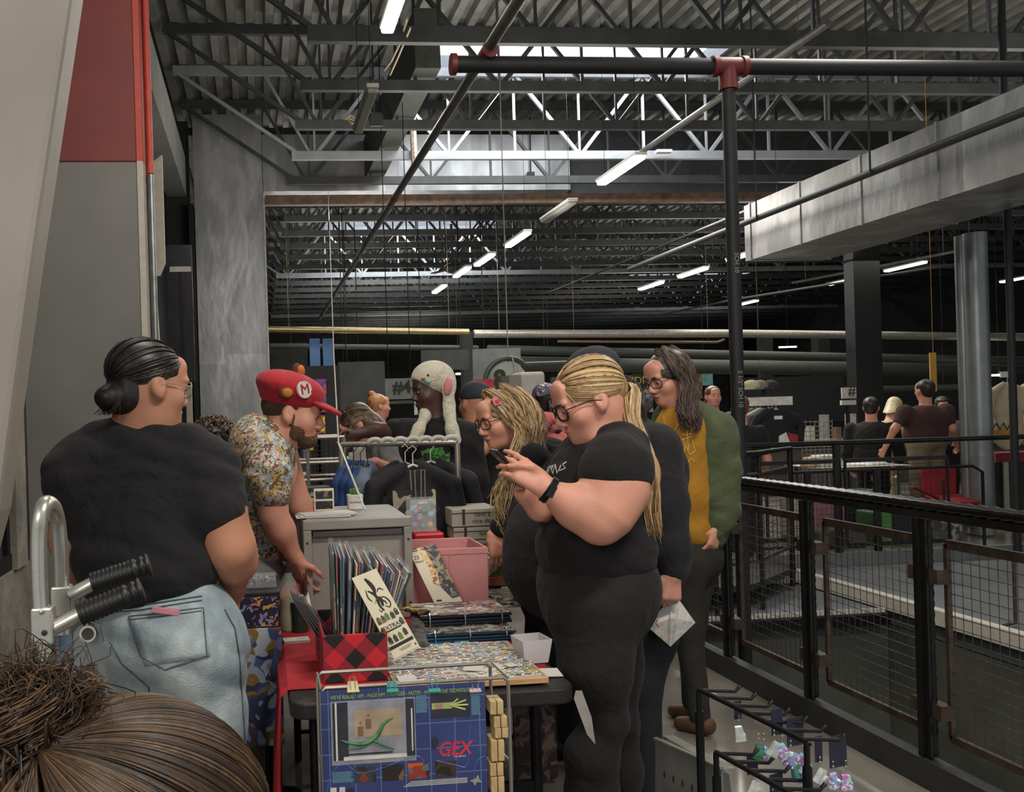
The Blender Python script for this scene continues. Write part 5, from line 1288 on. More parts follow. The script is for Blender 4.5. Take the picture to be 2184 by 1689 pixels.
for _ in range(220):
    v = np.random.randn(3); v /= np.linalg.norm(v); v[2] = abs(v[2])*.9-.1; c = q(0, -.018, .036)+v*np.array([.09, .1, .088])
    if (R.T @ v)[1] > .6: continue
    hm.col = random.random(); a0 = random.uniform(0, 6); hm.tube([c+np.array([math.cos(a0+k*1.3)*.009, math.sin(a0+k*1.3)*.009, k*.004])+v*k*.003 for k in range(5)], .0032, 5)
hm.col = None; hm.build('hair_curls', hair_mat('curly_brown_hair', '#241a16', '#4d382a', '#7d5f45'), t, sm=True, ang=180)
BRT = mat('maroon_tee', '#3a2422', .9, 0, .1, 20, .2, 100); KHK = mat('khaki_cloth', '#6e6550', .88, 0, .12, 20, .2, 60)
t, q, R = person('broad man in maroon tee and khaki trousers with back turned, beyond the atrium', 1972, 832, 9.75, math.radians(4), skin=SKIN2, hair=HDk, top=BRT, trousers=KHK, bulk=1.35, hips=1.0, arms=(((1908, 915, 9.7), (1885, 960, 9.9)), ((2030, 915, 9.7), (2040, 950, 9.9))))
t, q, R = person('woman with long platinum hair in cream dungarees bending over the far table', 1908, 868, 11.0, math.radians(-60), math.radians(-35), hair=HPl, top=mat('cream_denim', '#a39877', .85, 0, .1, 20, .3, 30), topname='dungarees', trousers=mat('cream_denim', '#a39877'), longhair=.25, lean=.15)
t, q, R = person('figure dressed all in black standing left of the platinum haired woman', 1858, 868, 10.2, math.radians(-40), hair=HDk, top=BLK, topname='coat', sleeves='long', bulk=1.1)
t, q, R = person('woman with dark wavy hair and sunglasses on her head facing the maroon tee man', 2010, 866, 10.9, math.radians(150), math.radians(-20), hair=HDk, top=mat('grey_blouse', '#5c5a5e', .85), longhair=.2)
MB().tube([q(-.07, .05, .09), q(0, .085, .1), q(.07, .05, .09)], .012, 6).build('sunglasses', mat('glasses_black', '#17171a'), t); face_parts(t, q, R)
t, q, R = person('figure in black with bare arm half hidden behind the riser pipe at the shirt rail', 1578, 868, 8.9, math.radians(-20), skin=SKIN, hair=HRd, top=BLK, bulk=.95)
# ---------------------------------------------------------------- foreground head
YR = .62
R_ = lambda px, py, dy=0.0: P(px, py, YR+dy)
cR = np.array([(295-550)*.00031+.02, .66, 1.19])
cR = R_(285, 1905, .03)
t = thing('person', 'seated person with messy brown bun, seen from behind closest to the camera', 'person', (cR[0], cR[1], 0))
RR = yaw_frame(math.radians(-38), math.radians(-8), 0)
b = SDF(.03); qR = head_sdf(b, cR, RR, .235); b.cone(qR(0, -.03, -.05), cR+np.array([-.03, 0, -.22]), .055, .07, .04).ell(cR+np.array([-.03, .02, -.34]), (.14, .1, .12), k=.05)
shp = cR+np.array([-.03, .02, -.3]); sdf_obj('body', b, SKIN, t, .007, 1)
s = SDF(.05); s.ell(shp+np.array([0, 0, -.05]), (.2, .13, .13), k=.07).ell(shp+np.array([0, 0, -.28]), (.17, .14, .22), k=.07)
for sx in (-1, 1): s.chain([shp+np.array([sx*.18, 0, 0]), shp+np.array([sx*.22, .05, -.28]), shp+np.array([sx*.12, .28, -.34])], [.07, .055, .04], .03)
sdf_obj('sweater', s, BLK2, t, .012, 1)
l = SDF(.05); hp = shp+np.array([0, 0, -.42]); l.ell(hp, (.18, .15, .1))
for sx in (-1, 1): l.chain([hp+np.array([sx*.09, 0, 0]), hp+np.array([sx*.1, .42, .0]), np.array([hp[0]+sx*.1, hp[1]+.45, .08])], [.085, .065, .045])
sdf_obj('trousers', l, DKD, t, .014, 1)
HR = hair_mat('foreground_brown_hair', '#17100b', '#3a291b', '#6f5232', .4, .8)
hs = SDF(.02); hs.ell(qR(0, -.015, .035), (.087, .106, .088), RR).half(qR(0, .085, 0), RR @ np.array([0, 1, -.3])); sdf_obj('hair', hs, HR, t, .006, 2)
bun = R_(70, 1535, .0)
tie = R_(120, 1600, -.015)
tl = RR.T @ (tie-qR(0, -.015, .035)); hm = MB()
strands(hm, cap_strands(qR(0, -.015, .035), RR, (.088, .107, .089), [(1, -.2, -.9), (1, .3, -.3), (.9, .9, .2), (.3, 1.1, .6), (-.5, 1, .6), (-1, .6, .0), (-1, -.2, -.6)], tl, 2400, .006, 16), .001, 5)
strands(hm, cap_strands(qR(0, -.015, .035), RR, (.088, .107, .089), [(1, -.6, -.9), (.6, -.9, -.9), (-.2, -1, -1)], tl, 300, .005, 10), .0013, 5)
for _ in range(1100):
    a = random.uniform(0, 6.28); b_ = random.uniform(-1.4, 1.4); rr = random.uniform(.018, .036); k0 = random.uniform(.2, .7)
    pts = [bun+np.array([math.cos(a+k*k0)*math.cos(b_+k*.25), math.sin(a+k*k0)*math.cos(b_+k*.25)*.8, math.sin(b_+k*.25)*.85])*rr*random.uniform(.85, 1.15) for k in range(7)]
    hm.col = random.random(); hm.tube(spline(pts, 12), .00075, 4)
for _ in range(420):
    a = random.uniform(0, 6.28); e = bun+np.array([math.cos(a), random.uniform(-.3, .3), abs(math.sin(a))*.8+.1])*random.uniform(.036, .052); m_ = bun+(e-bun)*.6+np.random.randn(3)*.014
    hm.col = random.random(); hm.tube(spline([bun, m_, e], 8), [.0004]*9, 3)
for _ in range(60):
    hm.col = random.random(); c = R_(random.uniform(-10, 130), random.uniform(1560, 1689), -.02); hm.tube(spline([tie+np.random.randn(3)*.01, (tie+c)/2+np.random.randn(3)*.008, c+np.random.randn(3)*.01, c+np.array([0, 0, -.04])+np.random.randn(3)*.012], 12), .0013, 4)
hm.col = None; hm.build('hair_strands', HR, t, sm=True, ang=180)
hb_ = SDF(.02); hb_.ell(bun, (.03, .026, .027)); sdf_obj('hair_bun', hb_, HR, t, .004, 1)
st = thing('stool', 'plain black stool under the closest seated person', 'stool', (hp[0], hp[1], 0))
MB().lathe((hp[0], hp[1], hp[2]-.16), [(0, 0), (.16, 0), (.17, .02), (.16, .05), (0, .05)], 20).build('seat', STEEL_BLK, st, sm=True)
for k in range(4):
    a = k*PI/2+.7; MB().tube([(hp[0]+.1*math.cos(a), hp[1]+.1*math.sin(a), hp[2]-.16), (hp[0]+.17*math.cos(a), hp[1]+.17*math.sin(a), 0)], .012, 8).build('leg', STEEL_BLK, st, sm=True)
# ================================================================== TABLE AND GOODS (near)
ZT = .74
BP = mat('black_plastic', '#252525', .45, 0, .1, 40, .2, 300)
a = PZ(618, 1497, ZT); b_ = PZ(1237, 1470, ZT)
TX0, TX1, TY0, TY1 = float(a[0]), float(b_[0]), float((a[1]+b_[1])/2), float((a[1]+b_[1])/2)+1.83
t = thing('folding_table', 'black plastic folding table loaded with binders and prints', 'table', ((TX0+TX1)/2, TY0, 0))
def rounded(x0, y0, x1, y1, r, z, n=5):
    pts = []
    for cx, cy, a0 in ((x1-r, y0+r, -PI/2), (x1-r, y1-r, 0), (x0+r, y1-r, PI/2), (x0+r, y0+r, PI)):
        for k in range(n+1): a_ = a0+PI/2*k/n; pts.append((cx+r*math.cos(a_), cy+r*math.sin(a_), z))
    return pts
MB().slab(rounded(TX0, TY0, TX1, TY1, .05, ZT-.045), (0, 0, .044)).build('tabletop', BP, t, bevel=.006)
for yy in (TY0+.16, TY1-.2):
    for x in (TX0+.07, TX1-.07): MB().tube([(x, yy, 0), (x, yy, ZT-.045)], .016, 12).build('leg', STEEL_BLK, t, sm=True)
    MB().bar((TX0+.07, yy, .42), (TX1-.07, yy, .42), .02, .035).tube([(TX0+.07, yy, .12), (TX1-.07, yy, .12)], .01, 8).build('crossbar', STEEL_BLK, t)
MB().tube([((TX0+TX1)/2, TY0+.16, .42), ((TX0+TX1)/2+.05, TY0+.6, ZT-.05)], .009, 8).build('brace', STEEL_BLK, t, sm=True)
RC_M = mat('red_tablecloth', '#a31f28', .8, 0, .12, 14, .3, 60)
def cloth(pts_top, drop, name, label):
    pass
# red cloth: lies on rear/left of table and hangs down on the left
zc = ZT+.003
m = MB(); ny = 24; cols = []
y0c = PZ(590, 1372, ZT)[1]
for i in range(ny+1):
    yy = TY0+.12+(TY1-TY0-.2)*i/ny; w = .012*math.sin(i*1.9); row = []
    for x, z in ((TX1-.02, zc), (TX0+.25, zc+.0005), (TX0+.0, zc), (TX0-.022, zc-.02), (TX0-.03-w, .5), (TX0-.035-1.5*w, .25), (TX0-.04-2*w, .02)): row.append((x, yy, z))
    cols.append(row)
k = len(cols[0]); m.add([p for r in cols for p in r], [(i*k+j, i*k+j+1, (i+1)*k+j+1, (i+1)*k+j) for i in range(ny) for j in range(k-1)])
o = m.build('tablecloth', RC_M, base=(TX0, TY0+.5, ZT), sm=True, solid=.003); tag(o, 'red cloth spread over the black table and hanging down its side', 'tablecloth')
# buffalo plaid storage box
def plaid_fn(nt, N, L, b):
    tc = N.new('ShaderNodeTexCoord'); mp = N.new('ShaderNodeMapping'); mp.inputs['Rotation'].default_value = (0, PI/4, 0); mp.inputs['Scale'].default_value = (17, 17, 17); L.new(tc.outputs['Object'], mp.inputs[0])
    ad = N.new('ShaderNodeVectorMath'); ad.operation = 'ADD'; 
    sp = N.new('ShaderNodeSeparateXYZ'); L.new(mp.outputs[0], sp.inputs[0]); out = []
    for ax in (0, 2):
        f = N.new('ShaderNodeMath'); f.operation = 'FRACT'; 
        a0 = N.new('ShaderNodeMath'); a0.operation = 'ADD'; a0.inputs[1].default_value = 50.25; L.new(sp.outputs[ax], a0.inputs[0]); h2 = N.new('ShaderNodeMath'); h2.operation = 'MULTIPLY'; h2.inputs[1].default_value = .72; L.new(a0.outputs[0], h2.inputs[0]); L.new(h2.outputs[0], f.inputs[0])
        g = N.new('ShaderNodeMath'); g.operation = 'GREATER_THAN'; g.inputs[1].default_value = .5; L.new(f.outputs[0], g.inputs[0]); out.append(g)
    s = N.new('ShaderNodeMath'); s.operation = 'ADD'; L.new(out[0].outputs[0], s.inputs[0]); L.new(out[1].outputs[0], s.inputs[1])
    d = N.new('ShaderNodeMath'); d.operation = 'DIVIDE'; d.inputs[1].default_value = 2.0; L.new(s.outputs[0], d.inputs[0])
    r = ramp(N, [(0, '#c4232e'), (.4, '#8f1f28'), (.9, '#1c1819')], 'CONSTANT'); L.new(d.outputs[0], r.inputs[0]); L.new(r.outputs[0], b.inputs['Base Color'])
PLAID = node_mat('buffalo_plaid', plaid_fn, .8)
by0, by1 = 2.56, 2.91; bx0 = P(689, 1420, by0)[0]; bx1 = P(828, 1420, by0)[0]; bz = P(760, 1352, by0)[2]
t = thing('storage_box', 'open fabric storage box in red and black diamond plaid', 'box', ((bx0+bx1)/2, by0, ZT+.005))
m = MB(); w = .008; z0 = ZT+.006
m.bb((bx0, by0, z0), (bx1, by0+w, bz)).bb((bx0, by1-w, z0), (bx1, by1, bz)).bb((bx0, by0+w, z0), (bx0+w, by1-w, bz)).bb((bx1-w, by0+w, z0), (bx1, by1-w, bz)).bb((bx0+w, by0+w, z0), (bx1-w, by1-w, z0+w))
m.build('fabric_body', PLAID, t, bevel=.003)
# sleeved prints standing in the box, individually
SL = mat('clear_sleeve', '#cfd3d6', .12, 0, 0, alpha=.07)
PC = ['#2d3a70', '#8b4a30', '#3c7045', '#8c8f93', '#6e2535', '#c08a4c', '#25262c', '#8a2828', '#4d6f9c', '#b0987f', '#1c4035', '#c5b498']
for i in range(30):
    u = i/29; px = 700+150*u+random.uniform(-3, 3); py = 1152+48*u+random.uniform(-8, 10)
    top = P(px, py, by1-.02); bot = P(705+92*u, 1318, by1-.03); bot[2] = max(bot[2], z0+.02); bot = np.array([min(max(bot[0], bx0+.012), bx1-.03), by1-.05, z0+.02])
    t = thing('sleeved_print', 'clear sleeved print standing on edge in the plaid box, ' + ('nearer its left' if u < .33 else 'mid fan' if u < .66 else 'nearer the cream print'), 'print', bot, 'sleeved prints fanned upright in the plaid box')
    if u < .33: t['label'] = 'clear sleeved print in the upright fan rising from the plaid box'
    t['label'] = 'clear sleeved print in the upright fan rising from the plaid box'
    dp = np.array([0, -.17-.05*random.random(), .0]); th = np.array([.0036, 0, 0]); fl = np.array([.012*(u-.5), 0, 0])
    MB().hexa([bot, bot+dp+fl, bot+dp+fl+th, bot+th, top, top+dp+fl-np.array([0, 0, .012]), top+dp+fl+th-np.array([0, 0, .012]), top+th]).build('print_sheet', patches('print_art_%d' % (i % 8), random.sample(PC, 5), 9, .3, seed=i), t)
    ov = np.array([0, 0, .012]); g = np.array([.0014, 0, 0])
    MB().hexa([bot-g, bot+dp+fl-g, bot+dp+fl+th+g, bot+th+g, top-g+ov, top+dp+fl-g, top+dp+fl+th+g, top+th+g+ov]).build('sleeve', SL, t)
# sleeves leaning out to the left
for i in range(5):
    a = P(622+i*7, 1275+i*3, by0+.18); c = np.array([bx0+.03+i*.012, by0+.15, z0+.03]); t = thing('sleeved_print', 'clear sleeved print leaning out of the plaid box towards the bottle', 'print', c, 'sleeved prints leaning out of the plaid box')
    dp = np.array([0, .12, 0]); th = np.array([.0016, 0, .001])
    MB().hexa([c, c+dp, c+dp+th, c+th, a, a+dp, a+dp+th, a+th]).build('print_sheet', mat('black_card', '#2a2a2c', .3), t)
    g = np.array([.0014, 0, .001]); MB().hexa([c-g, c+dp-g, c+dp+th+g, c+th+g, a-g-(c-a)*.04, a+dp-g-(c-a)*.04, a+dp+th+g-(c-a)*.04, a+th+g-(c-a)*.04]).build('sleeve', SL, t)
o = MB().slab([P(648, 1282, 2.86), P(657, 1262, 2.86), P(667, 1300, 2.82), P(668, 1312, 2.8), P(655, 1305, 2.8)], (0, .002, 0)).build('price_card', WHITE); tag(o, 'white pointed card sticking up behind the leaning sleeves', 'card')
# tall print cards
def card(name, label, quad, art, parts):
    A, B, C_c, D_c = [np.asarray(x, float) for x in quad]   # TL TR BR BL
    nrm = np.cross(B-A, D_c-A); nrm /= np.linalg.norm(nrm)
    if nrm[1] > 0: nrm = -nrm
    t = thing(name, label, 'print', D_c)
    MB().slab([A, B, C_c, D_c], -nrm*.0025).build('card_stock', art, t)
    def pt(u, v, o=.0008): return (A*(1-u)+B*u)*(1-v)+(D_c*(1-u)+C_c*u)*v+nrm*o
    parts(t, pt, nrm); return t
CR = mat('cream_card', '#d8cfb2', .5, 0, .03)
def quadp(pt, u0, v0, u1, v1, th=.0006): return MB().slab([pt(u0, v0), pt(u1, v0), pt(u1, v1), pt(u0, v1)], pt(0, 0, .0008+th)-pt(0, 0, .0008))
INK = mat('ink_black', '#242019', .6)
def card1(t, pt, n):
    ex = pt(1, .5)-pt(0, .5); W_ = np.linalg.norm(ex); ex = ex/W_; R = np.stack([ex, np.cross(n, ex), n], 1)
    # ink brush figure built of tapering strokes
    m = MB(); random.seed(3)
    for pts, r in (([(.42, .06), (.5, .12), (.55, .2), (.5, .27)], .006), ([(.3, .2), (.42, .24), (.5, .3), (.45, .4), (.52, .47)], .004), ([(.6, .25), (.72, .22), (.85, .26)], .002), ([(.25, .18), (.2, .27), (.28, .33)], .002), ([(.55, .32), (.75, .33), (.85, .41), (.75, .46), (.62, .42)], .0022), ([(.6, .36), (.68, .37), (.72, .42)], .0022), ([(.48, .45), (.4, .47), (.36, .43)], .0015), ([(.5, .3), (.6, .34), (.55, .42)], .005)):
        s_ = spline([pt(u, v, .0012) for u, v in pts], 10); m.tube(s_, [r*W_/.07*(.3+.7*math.sin(PI*(i+.5)/11)) for i in range(11)], 5)
    # flatten strokes onto card
    o_ = pt(0, 0, 0)
    m.v = [tuple(np.array(v)-n*((np.array(v)-o_)@n)*.85+n*.0002) for v in m.v]
    m.build('ink_figure', INK, t, sm=True)
    m = MB(); m.ball(pt(.47, .33, .001), (.006, .0012, .012), R); m.build('ink_accent', mat('ochre_ink', '#b07a3c', .6), t)
    m = MB(); m2 = MB()
    for u0, v0 in ((.08, .5), (.25, .5), (.42, .49), (.62, .5), (.8, .48), (.82, .6), (.04, .62), (.12, .74), (.32, .74), (.52, .74), (.74, .72)):
        (m2 if u0 in (.52, .42) else m).slab([pt(u0, v0+.03), pt(u0+.07, v0), pt(u0+.14, v0+.03), pt(u0+.14, v0+.09), pt(u0, v0+.09)], n*.0006)
    m.build('picture_tiles', patches('tile_art', ['#2b2a22', '#4b432c', '#6b5f3a', '#24302a', '#3a3a40'], 60), t); m2.build('picture_tiles', mat('tile_green', '#5d7a3c', .5), t)
    MB().slab([pt(.18, .685), pt(.8, .685), pt(.8, .70), pt(.18, .70)], n*.0006).slab([pt(.02, .85), pt(.95, .85), pt(.95, .885), pt(.02, .885)], n*.0006).slab([pt(.9, .93), pt(.94, .93), pt(.94, .955), pt(.9, .955)], n*.0006).build('dark_band', INK, t)
    text('print_title', 'EXTRA!', W_*.21, pt(.48, .655, .001), R, INK, t, .0003)
    lm = MB()
    for k_ in range(3): lm.slab([pt(.3+k_*.03, .912+k_*.012), pt(.8-k_*.04, .912+k_*.012), pt(.8-k_*.04, .916+k_*.012), pt(.3+k_*.03, .916+k_*.012)], n*.0004)
    lm.slab([pt(.05, .985), pt(.95, .985), pt(.95, .988), pt(.05, .988)], n*.0004); lm.build('fine_print', mat('ink_grey', '#77705c', .6), t)
card('art_print', 'cream art print with an ink drawn figure and small picture tiles', [P(750, 1233, 2.66), P(802, 1212, 2.66), P(896, 1380, 2.585), P(843, 1409, 2.585)], CR, card1)
def card2(t, pt, n):
    ex = pt(1, .5)-pt(0, .5); W_ = np.linalg.norm(ex); ex = ex/W_; R = np.stack([ex, np.cross(n, ex), n], 1)
    MB().slab([pt(.45, 0), pt(1, 0), pt(1, .78), pt(.7, .8), (pt(.45, .6)+pt(.5, .6))/2, pt(.62, .4), pt(.4, .2)], n*.0006).build('painted_scene', patches('storm_art', ['#3d3a55', '#6a5a4a', '#27242c', '#8b8a6a', '#4c4468', '#2e2a35', '#a38a5c'], 34, .5, distort=2), t)
    MB().slab([pt(.35, .02), pt(.55, .0), pt(.6, .35), pt(.45, .6), pt(.3, .55), pt(.42, .3)], n*.0010).build('painted_flame', patches('flame_art', ['#c98a4a', '#d8b070', '#9c5a30', '#e0c9a0'], 40, .5, distort=2), t)
    MB().slab([pt(.0, .0), pt(.3, .0), pt(.3, .012), pt(.0, .012)], n*.001).slab([pt(.05, .03), pt(.3, .03), pt(.3, .04), pt(.05, .04)], n*.001).slab([pt(.12, .8), pt(.3, .8), pt(.3, .825), pt(.12, .825)], n*.001).build('print_lines', INK, t)
    text('print_title', '25', W_*.2, pt(.15, .14, .001), R, mat('maroon_ink', '#6b2a22', .6), t, .0003)
    text('print_title', 'vessel', W_*.14, pt(.18, .2, .001), R, mat('maroon_ink', '#6b2a22', .6), t, .0003)
    for i, c in enumerate(('#7d4a3a', '#3a4f33', '#77622c', '#6b4a22')):
        quadp(pt, .02+.25*i, .86-.0*i, .02+.25*i+.2, .93).build('picture_tile', mat('tile_'+c[1:], c, .5, 0, .3, 80), t)
    MB().slab([pt(.25, .97), pt(.5, .955), pt(.9, .96), pt(.7, .98)], n*.0006).build('teal_swash', mat('teal_ink', '#5e8f90', .5), t)
card('art_print', 'tall art print with a stormy painted scene leaning on the pink bin', [P(871, 1173, 3.42), P(928, 1161, 3.42), P(996, 1303, 3.33), P(937, 1308, 3.33)], CR, card2)
# grey crate
GP = mat('grey_tote_plastic', '#8b8880', .5, 0, .06, 10, .1, 60); GP2 = mat('grey_tote_recess', '#7d7b74', .55, 0, .06, 10)
cy = 3.34; c0 = P(648, 1200, cy)[0]; c1 = P(880, 1200, cy)[0]; ct = P(760, 1106, cy)[2]
t = thing('storage_tote', 'large grey plastic tote standing on its side on the table', 'crate', ((c0+c1)/2, cy, ZT))
MB().bb((c0, cy+.02, ZT+.005), (c1, cy+.5, ct)).build('tote_body', GP, t, bevel=.018)
m = MB(); 
m.bb((c0, cy-.01, ct-.035), (c1, cy+.03, ct)).bb((c0, cy-.01, ZT+.006), (c1, cy+.03, ZT+.03)).bb((c0, cy-.01, ZT+.03), (c0+.03, cy+.03, ct-.035)).bb((c1-.03, cy-.01, ZT+.03), (c1, cy+.03, ct-.035))
m.build('tote_rim', GP, t, bevel=.004)
MB().bb((c0+.035, cy-.002, ct-.062), (c1-.035, cy+.019, ct-.04)).build('handle_slot', mat('slot_dark', '#4a4742', .6), t, bevel=.003)
m = MB()
for x in (c0+.014, c1-.014):
    for z in (ct-.08, ct-.2, ZT+.06): m.bb((x-.004, cy-.0105, z-.004), (x+.004, cy-.0095, z+.004))
m.build('peg_hole', INK, t)
# paper & display on tote
PAP = mat('white_paper', '#c6c3bb', .7, 0, .04)
for i in range(3):
    a = PZ(640+i*3, 1088+i*1, ct); o = MB().box((c0+.08+i*.01, cy+.12+i*.02, ct+.003+i*.0025), (.2, .13, .0015), rotz(.1*i)).build('paper_sheet', PAP)
    tag(o, 'white paper sheet lying loosely on the grey tote', 'paper', 'paper sheets on the tote')
t = thing('photo_stand', 'small upright cream frame with two dark pictures on the grey tote', 'picture frame', (P(691, 1060, cy+.3)[0], cy+.3, ct))
fa = P(669, 1043, cy+.3); fb = P(713, 1083, cy+.3); fz = ct+.001
MB().bb((fa[0], cy+.3, fz), (fb[0], cy+.315, fa[2])).build('frame', CR, t, bevel=.002)
for k, (u, v) in enumerate(((.1, .45), (.55, .9))):
    z1 = fa[2]-(fa[2]-fz)*u; z2 = fa[2]-(fa[2]-fz)*v; MB().bb((fa[0]+.006, cy+.298, z2), (fb[0]-.006, cy+.2995, z1)).build('picture', patches('dim_photo', ['#2e2a2c', '#4a3c36', '#1d2433', '#7c6a60', '#2b2023'], 50, .3, seed=k), t)
t = thing('plant_pot', 'small white square pot with a green succulent and printed name', 'plant pot', (P(757, 1070, cy+.33)[0], cy+.33, ct))
c = LOC[t.name]; MB().box(c+np.array([0, 0, .03]), (.055, .055, .058), taper=1.1).build('pot', WHITE, t, bevel=.003)
m = MB()
for k in range(26):
    a_ = random.uniform(0, 6.28); r_ = random.uniform(0, .022); m.ball(c+np.array([r_*math.cos(a_), r_*math.sin(a_), .062+random.uniform(0, .014)]), (.006, .006, .009), n=6, m=4)
m.build('succulent', mat('succulent_green', '#4d7a2f', .5), t, sm=True)
text('pot_lettering', 'LOS ANGELES', .008, c+np.array([0, -.031, .03]), UPR, INK, t, .0003)
m = MB().tube([P(722, 945, 3.74), P(779, 1088, 3.5)], .004, 8); o = m.build('white_rod', mat('white_rod', '#bdbab2', .4), sm=True); tag(o, 'thin white rod leaning from the hanging cord to the tote', 'rod')
# pink fabric bin
PKB = mat('pink_canvas', '#c48683', .85, 0, .06, 8, .25, 60)
py0 = 3.44; p0 = P(876, 1240, py0)[0]; p1 = P(1042, 1240, py0)[0]; pz = P(960, 1170, py0)[2]
t = thing('fabric_bin', 'pink canvas bin standing beside the grey tote', 'bin', ((p0+p1)/2, py0, ZT))
m = MB(); w = .009
m.bb((p0, py0, ZT+.005), (p1, py0+w, pz)).bb((p0, py0+.29, ZT+.005), (p1, py0+.3, pz)).bb((p0, py0+w, ZT+.005), (p0+w, py0+.29, pz)).bb((p1-w, py0+w, ZT+.005), (p1, py0+.29, pz)).bb((p0+w, py0+w, ZT+.005), (p1-w, py0+.29, ZT+.012))
m.build('canvas_body', PKB, t, bevel=.004)
MB().bb((p0-.002, py0-.003, pz-.022), (p1+.002, py0, pz-.002)).bb(((p0+p1)/2-.001, py0-.002, ZT+.01), ((p0+p1)/2+.001, py0, pz-.02)).build('rim_binding', PKB, t)
# capsule toys container + red lid
cyl = 3.98; cx = P(898, 1100, cyl)[0]; cz = ZT+.004
o = MB().bb((P(876, 1140, cyl)[0], cyl-.1, cz), (P(938, 1140, cyl)[0], cyl+.1, P(900, 1138, cyl-.1)[2])).build('red_container', mat('red_plastic', '#b51f28', .4, 0, .05), bevel=.008, base=(cx, cyl, cz)); tag(o, 'red plastic container supporting the clear tub of capsules', 'container')
zt_ = P(900, 1138, cyl-.1)[2]+.002; top = P(900, 1062, cyl)[2]
t = thing('capsule_tub', 'clear square tub with a handle, filled with toy capsules', 'tub', (cx, cyl, zt_)); CL = mat('clear_plastic', '#dfe6e8', .05, 0, 0, alpha=.18)
hw = .055; m = MB()
for d in ((-1, 0), (1, 0), (0, -1), (0, 1)):
    m.bb((cx-hw if d[0] <= 0 else cx+hw-.003, cyl-hw if d[1] <= 0 else cyl+hw-.003, zt_), (cx+hw if d[0] >= 0 else cx-hw+.003, cyl+hw if d[1] >= 0 else cyl-hw+.003, top))
m.bb((cx-hw, cyl-hw, zt_), (cx+hw, cyl+hw, zt_+.003)); m.build('tub_wall', CL, t)
MB().tube([(cx-.02, cyl, top), (cx-.022, cyl, top+.12), (cx+.022, cyl, top+.12), (cx+.02, cyl, top)], .0025, 6).build('handle', CHROME, t, sm=True)
MB().bb((cx-.02, cyl-hw-.002, top-.02), (cx+.02, cyl-hw-.0005, top-.008)).build('tub_label', WHITE, t)
cc_ = [('#c2a92c', 'yellow'), ('#3f74b0', 'blue'), ('#2f7350', 'green'), ('#b3748f', 'pink'), ('#8ea9b3', 'pale blue'), ('#8f80a8', 'lilac'), ('#4f8f86', 'teal'), ('#a83a40', 'red')]
pos = [(.032, -.03, .02), (-.032, -.03, .075), (.01, -.03, .078), (-.012, -.03, .048), (.035, -.03, .062), (-.034, -.03, .02), (.0, -.032, .018), (-.008, .012, .08)]
for (hx, nm), p_ in zip(cc_, pos):
    c = np.array([cx+p_[0], cyl+p_[1], zt_+.004+p_[2]]); tt = thing('toy_capsule', nm+' toy capsule ball inside the clear tub', 'toy capsule', c)
    mm = mat('capsule_'+nm.replace(' ', '_'), hx, .15, 0, .03, coat=.5); MB().lathe(c, [(0, -.017), (.010, -.0135), (.0165, -.005), (.017, 0)], 14).build('lower_half', mm, tt, sm=True); MB().lathe(c, [(.0175, 0), (.0165, .006), (.010, .0138), (0, .0175)], 14).build('upper_half', mm, tt, sm=True)
# binders
BD = mat('navy_binder', '#1d2530', .35, 0, .08); BD2 = mat('blue_binder', '#25455c', .35, 0, .08); SLV = patches('glossy_sleeve_page', ['#a8a69b', '#6b6460', '#c9c6ba', '#8f7f70', '#3a3f45', '#b3a59a', '#5f6b70'], 16, .15, distort=2)
def binder(x0, x1, y0, y1, z0, layers, m, label, th=.009, art=SLV, rings=True):
    t = thing('ring_binder', label, 'binder', ((x0+x1)/2, y0, z0))
    for k in range(layers):
        o_ = random.uniform(-.006, .006); MB().bb((x0+o_, y0+o_*.8, z0+k*(th+.002)), (x1+o_, y1+o_, z0+k*(th+.002)+th)).build('page_block', m, t, bevel=.003)
    zt = z0+layers*(th+.002); MB().bb((x0+.004, y0+.002, zt), (x1-.004, y1-.01, zt+.0025)).build('top_page', art, t)
    if rings:
        for u in (.12, .5, .9):
            x = x0+(x1-x0)*u; MB().tube([(x, y0+.02, zt+.004), (x, y0+.004, zt+.009), (x, y0-.006, zt-.004), (x, y0-.006, z0+.008), (x, y0+.0, z0-.001)], .0025, 6).build('binder_ring', mat('chrome_ring', '#d8d4c8', .15, .95, 0), t, sm=True)
    return t, zt+.003
q0 = PZ(905, 1362, ZT); q1 = PZ(1096, 1362, ZT)
bx_0, bx_1 = P(905, 1375, 2.93)[0], P(1100, 1375, 2.93)[0]
t, z1 = binder(bx_0, bx_1, 2.93, 3.16, ZT+.006, 3, BD2, 'nearest blue edged ring binder of the pile, under the darker one', .008)
for k, (px, py) in enumerate(((946, 1378), (985, 1370))):
    MB().box(P(px, py, 2.922), (.045, .012, .008)).build('blue_tab', mat('sky_tab', '#3f86ad', .4), t, bevel=.001)
t, z2 = binder(P(893, 1330, 3.02)[0], P(1090, 1330, 3.02)[0], 3.02, 3.23, z1+.001, 3, BD, 'dark navy ring binder with glossy top page, uppermost of the pile', .0095)
o = MB().box((bx_0+.0, 3.08, z2+.006), (.05, .1, .01), rotz(.5)).build('leopard_pouch', patches('leopard_cloth', ['#2b211a', '#6b5230', '#a88a55', '#1d1712', '#c9a93f'], 60, .9), bevel=.003); tag(o, 'small spotted brown and yellow pouch on the navy binder corner', 'pouch')
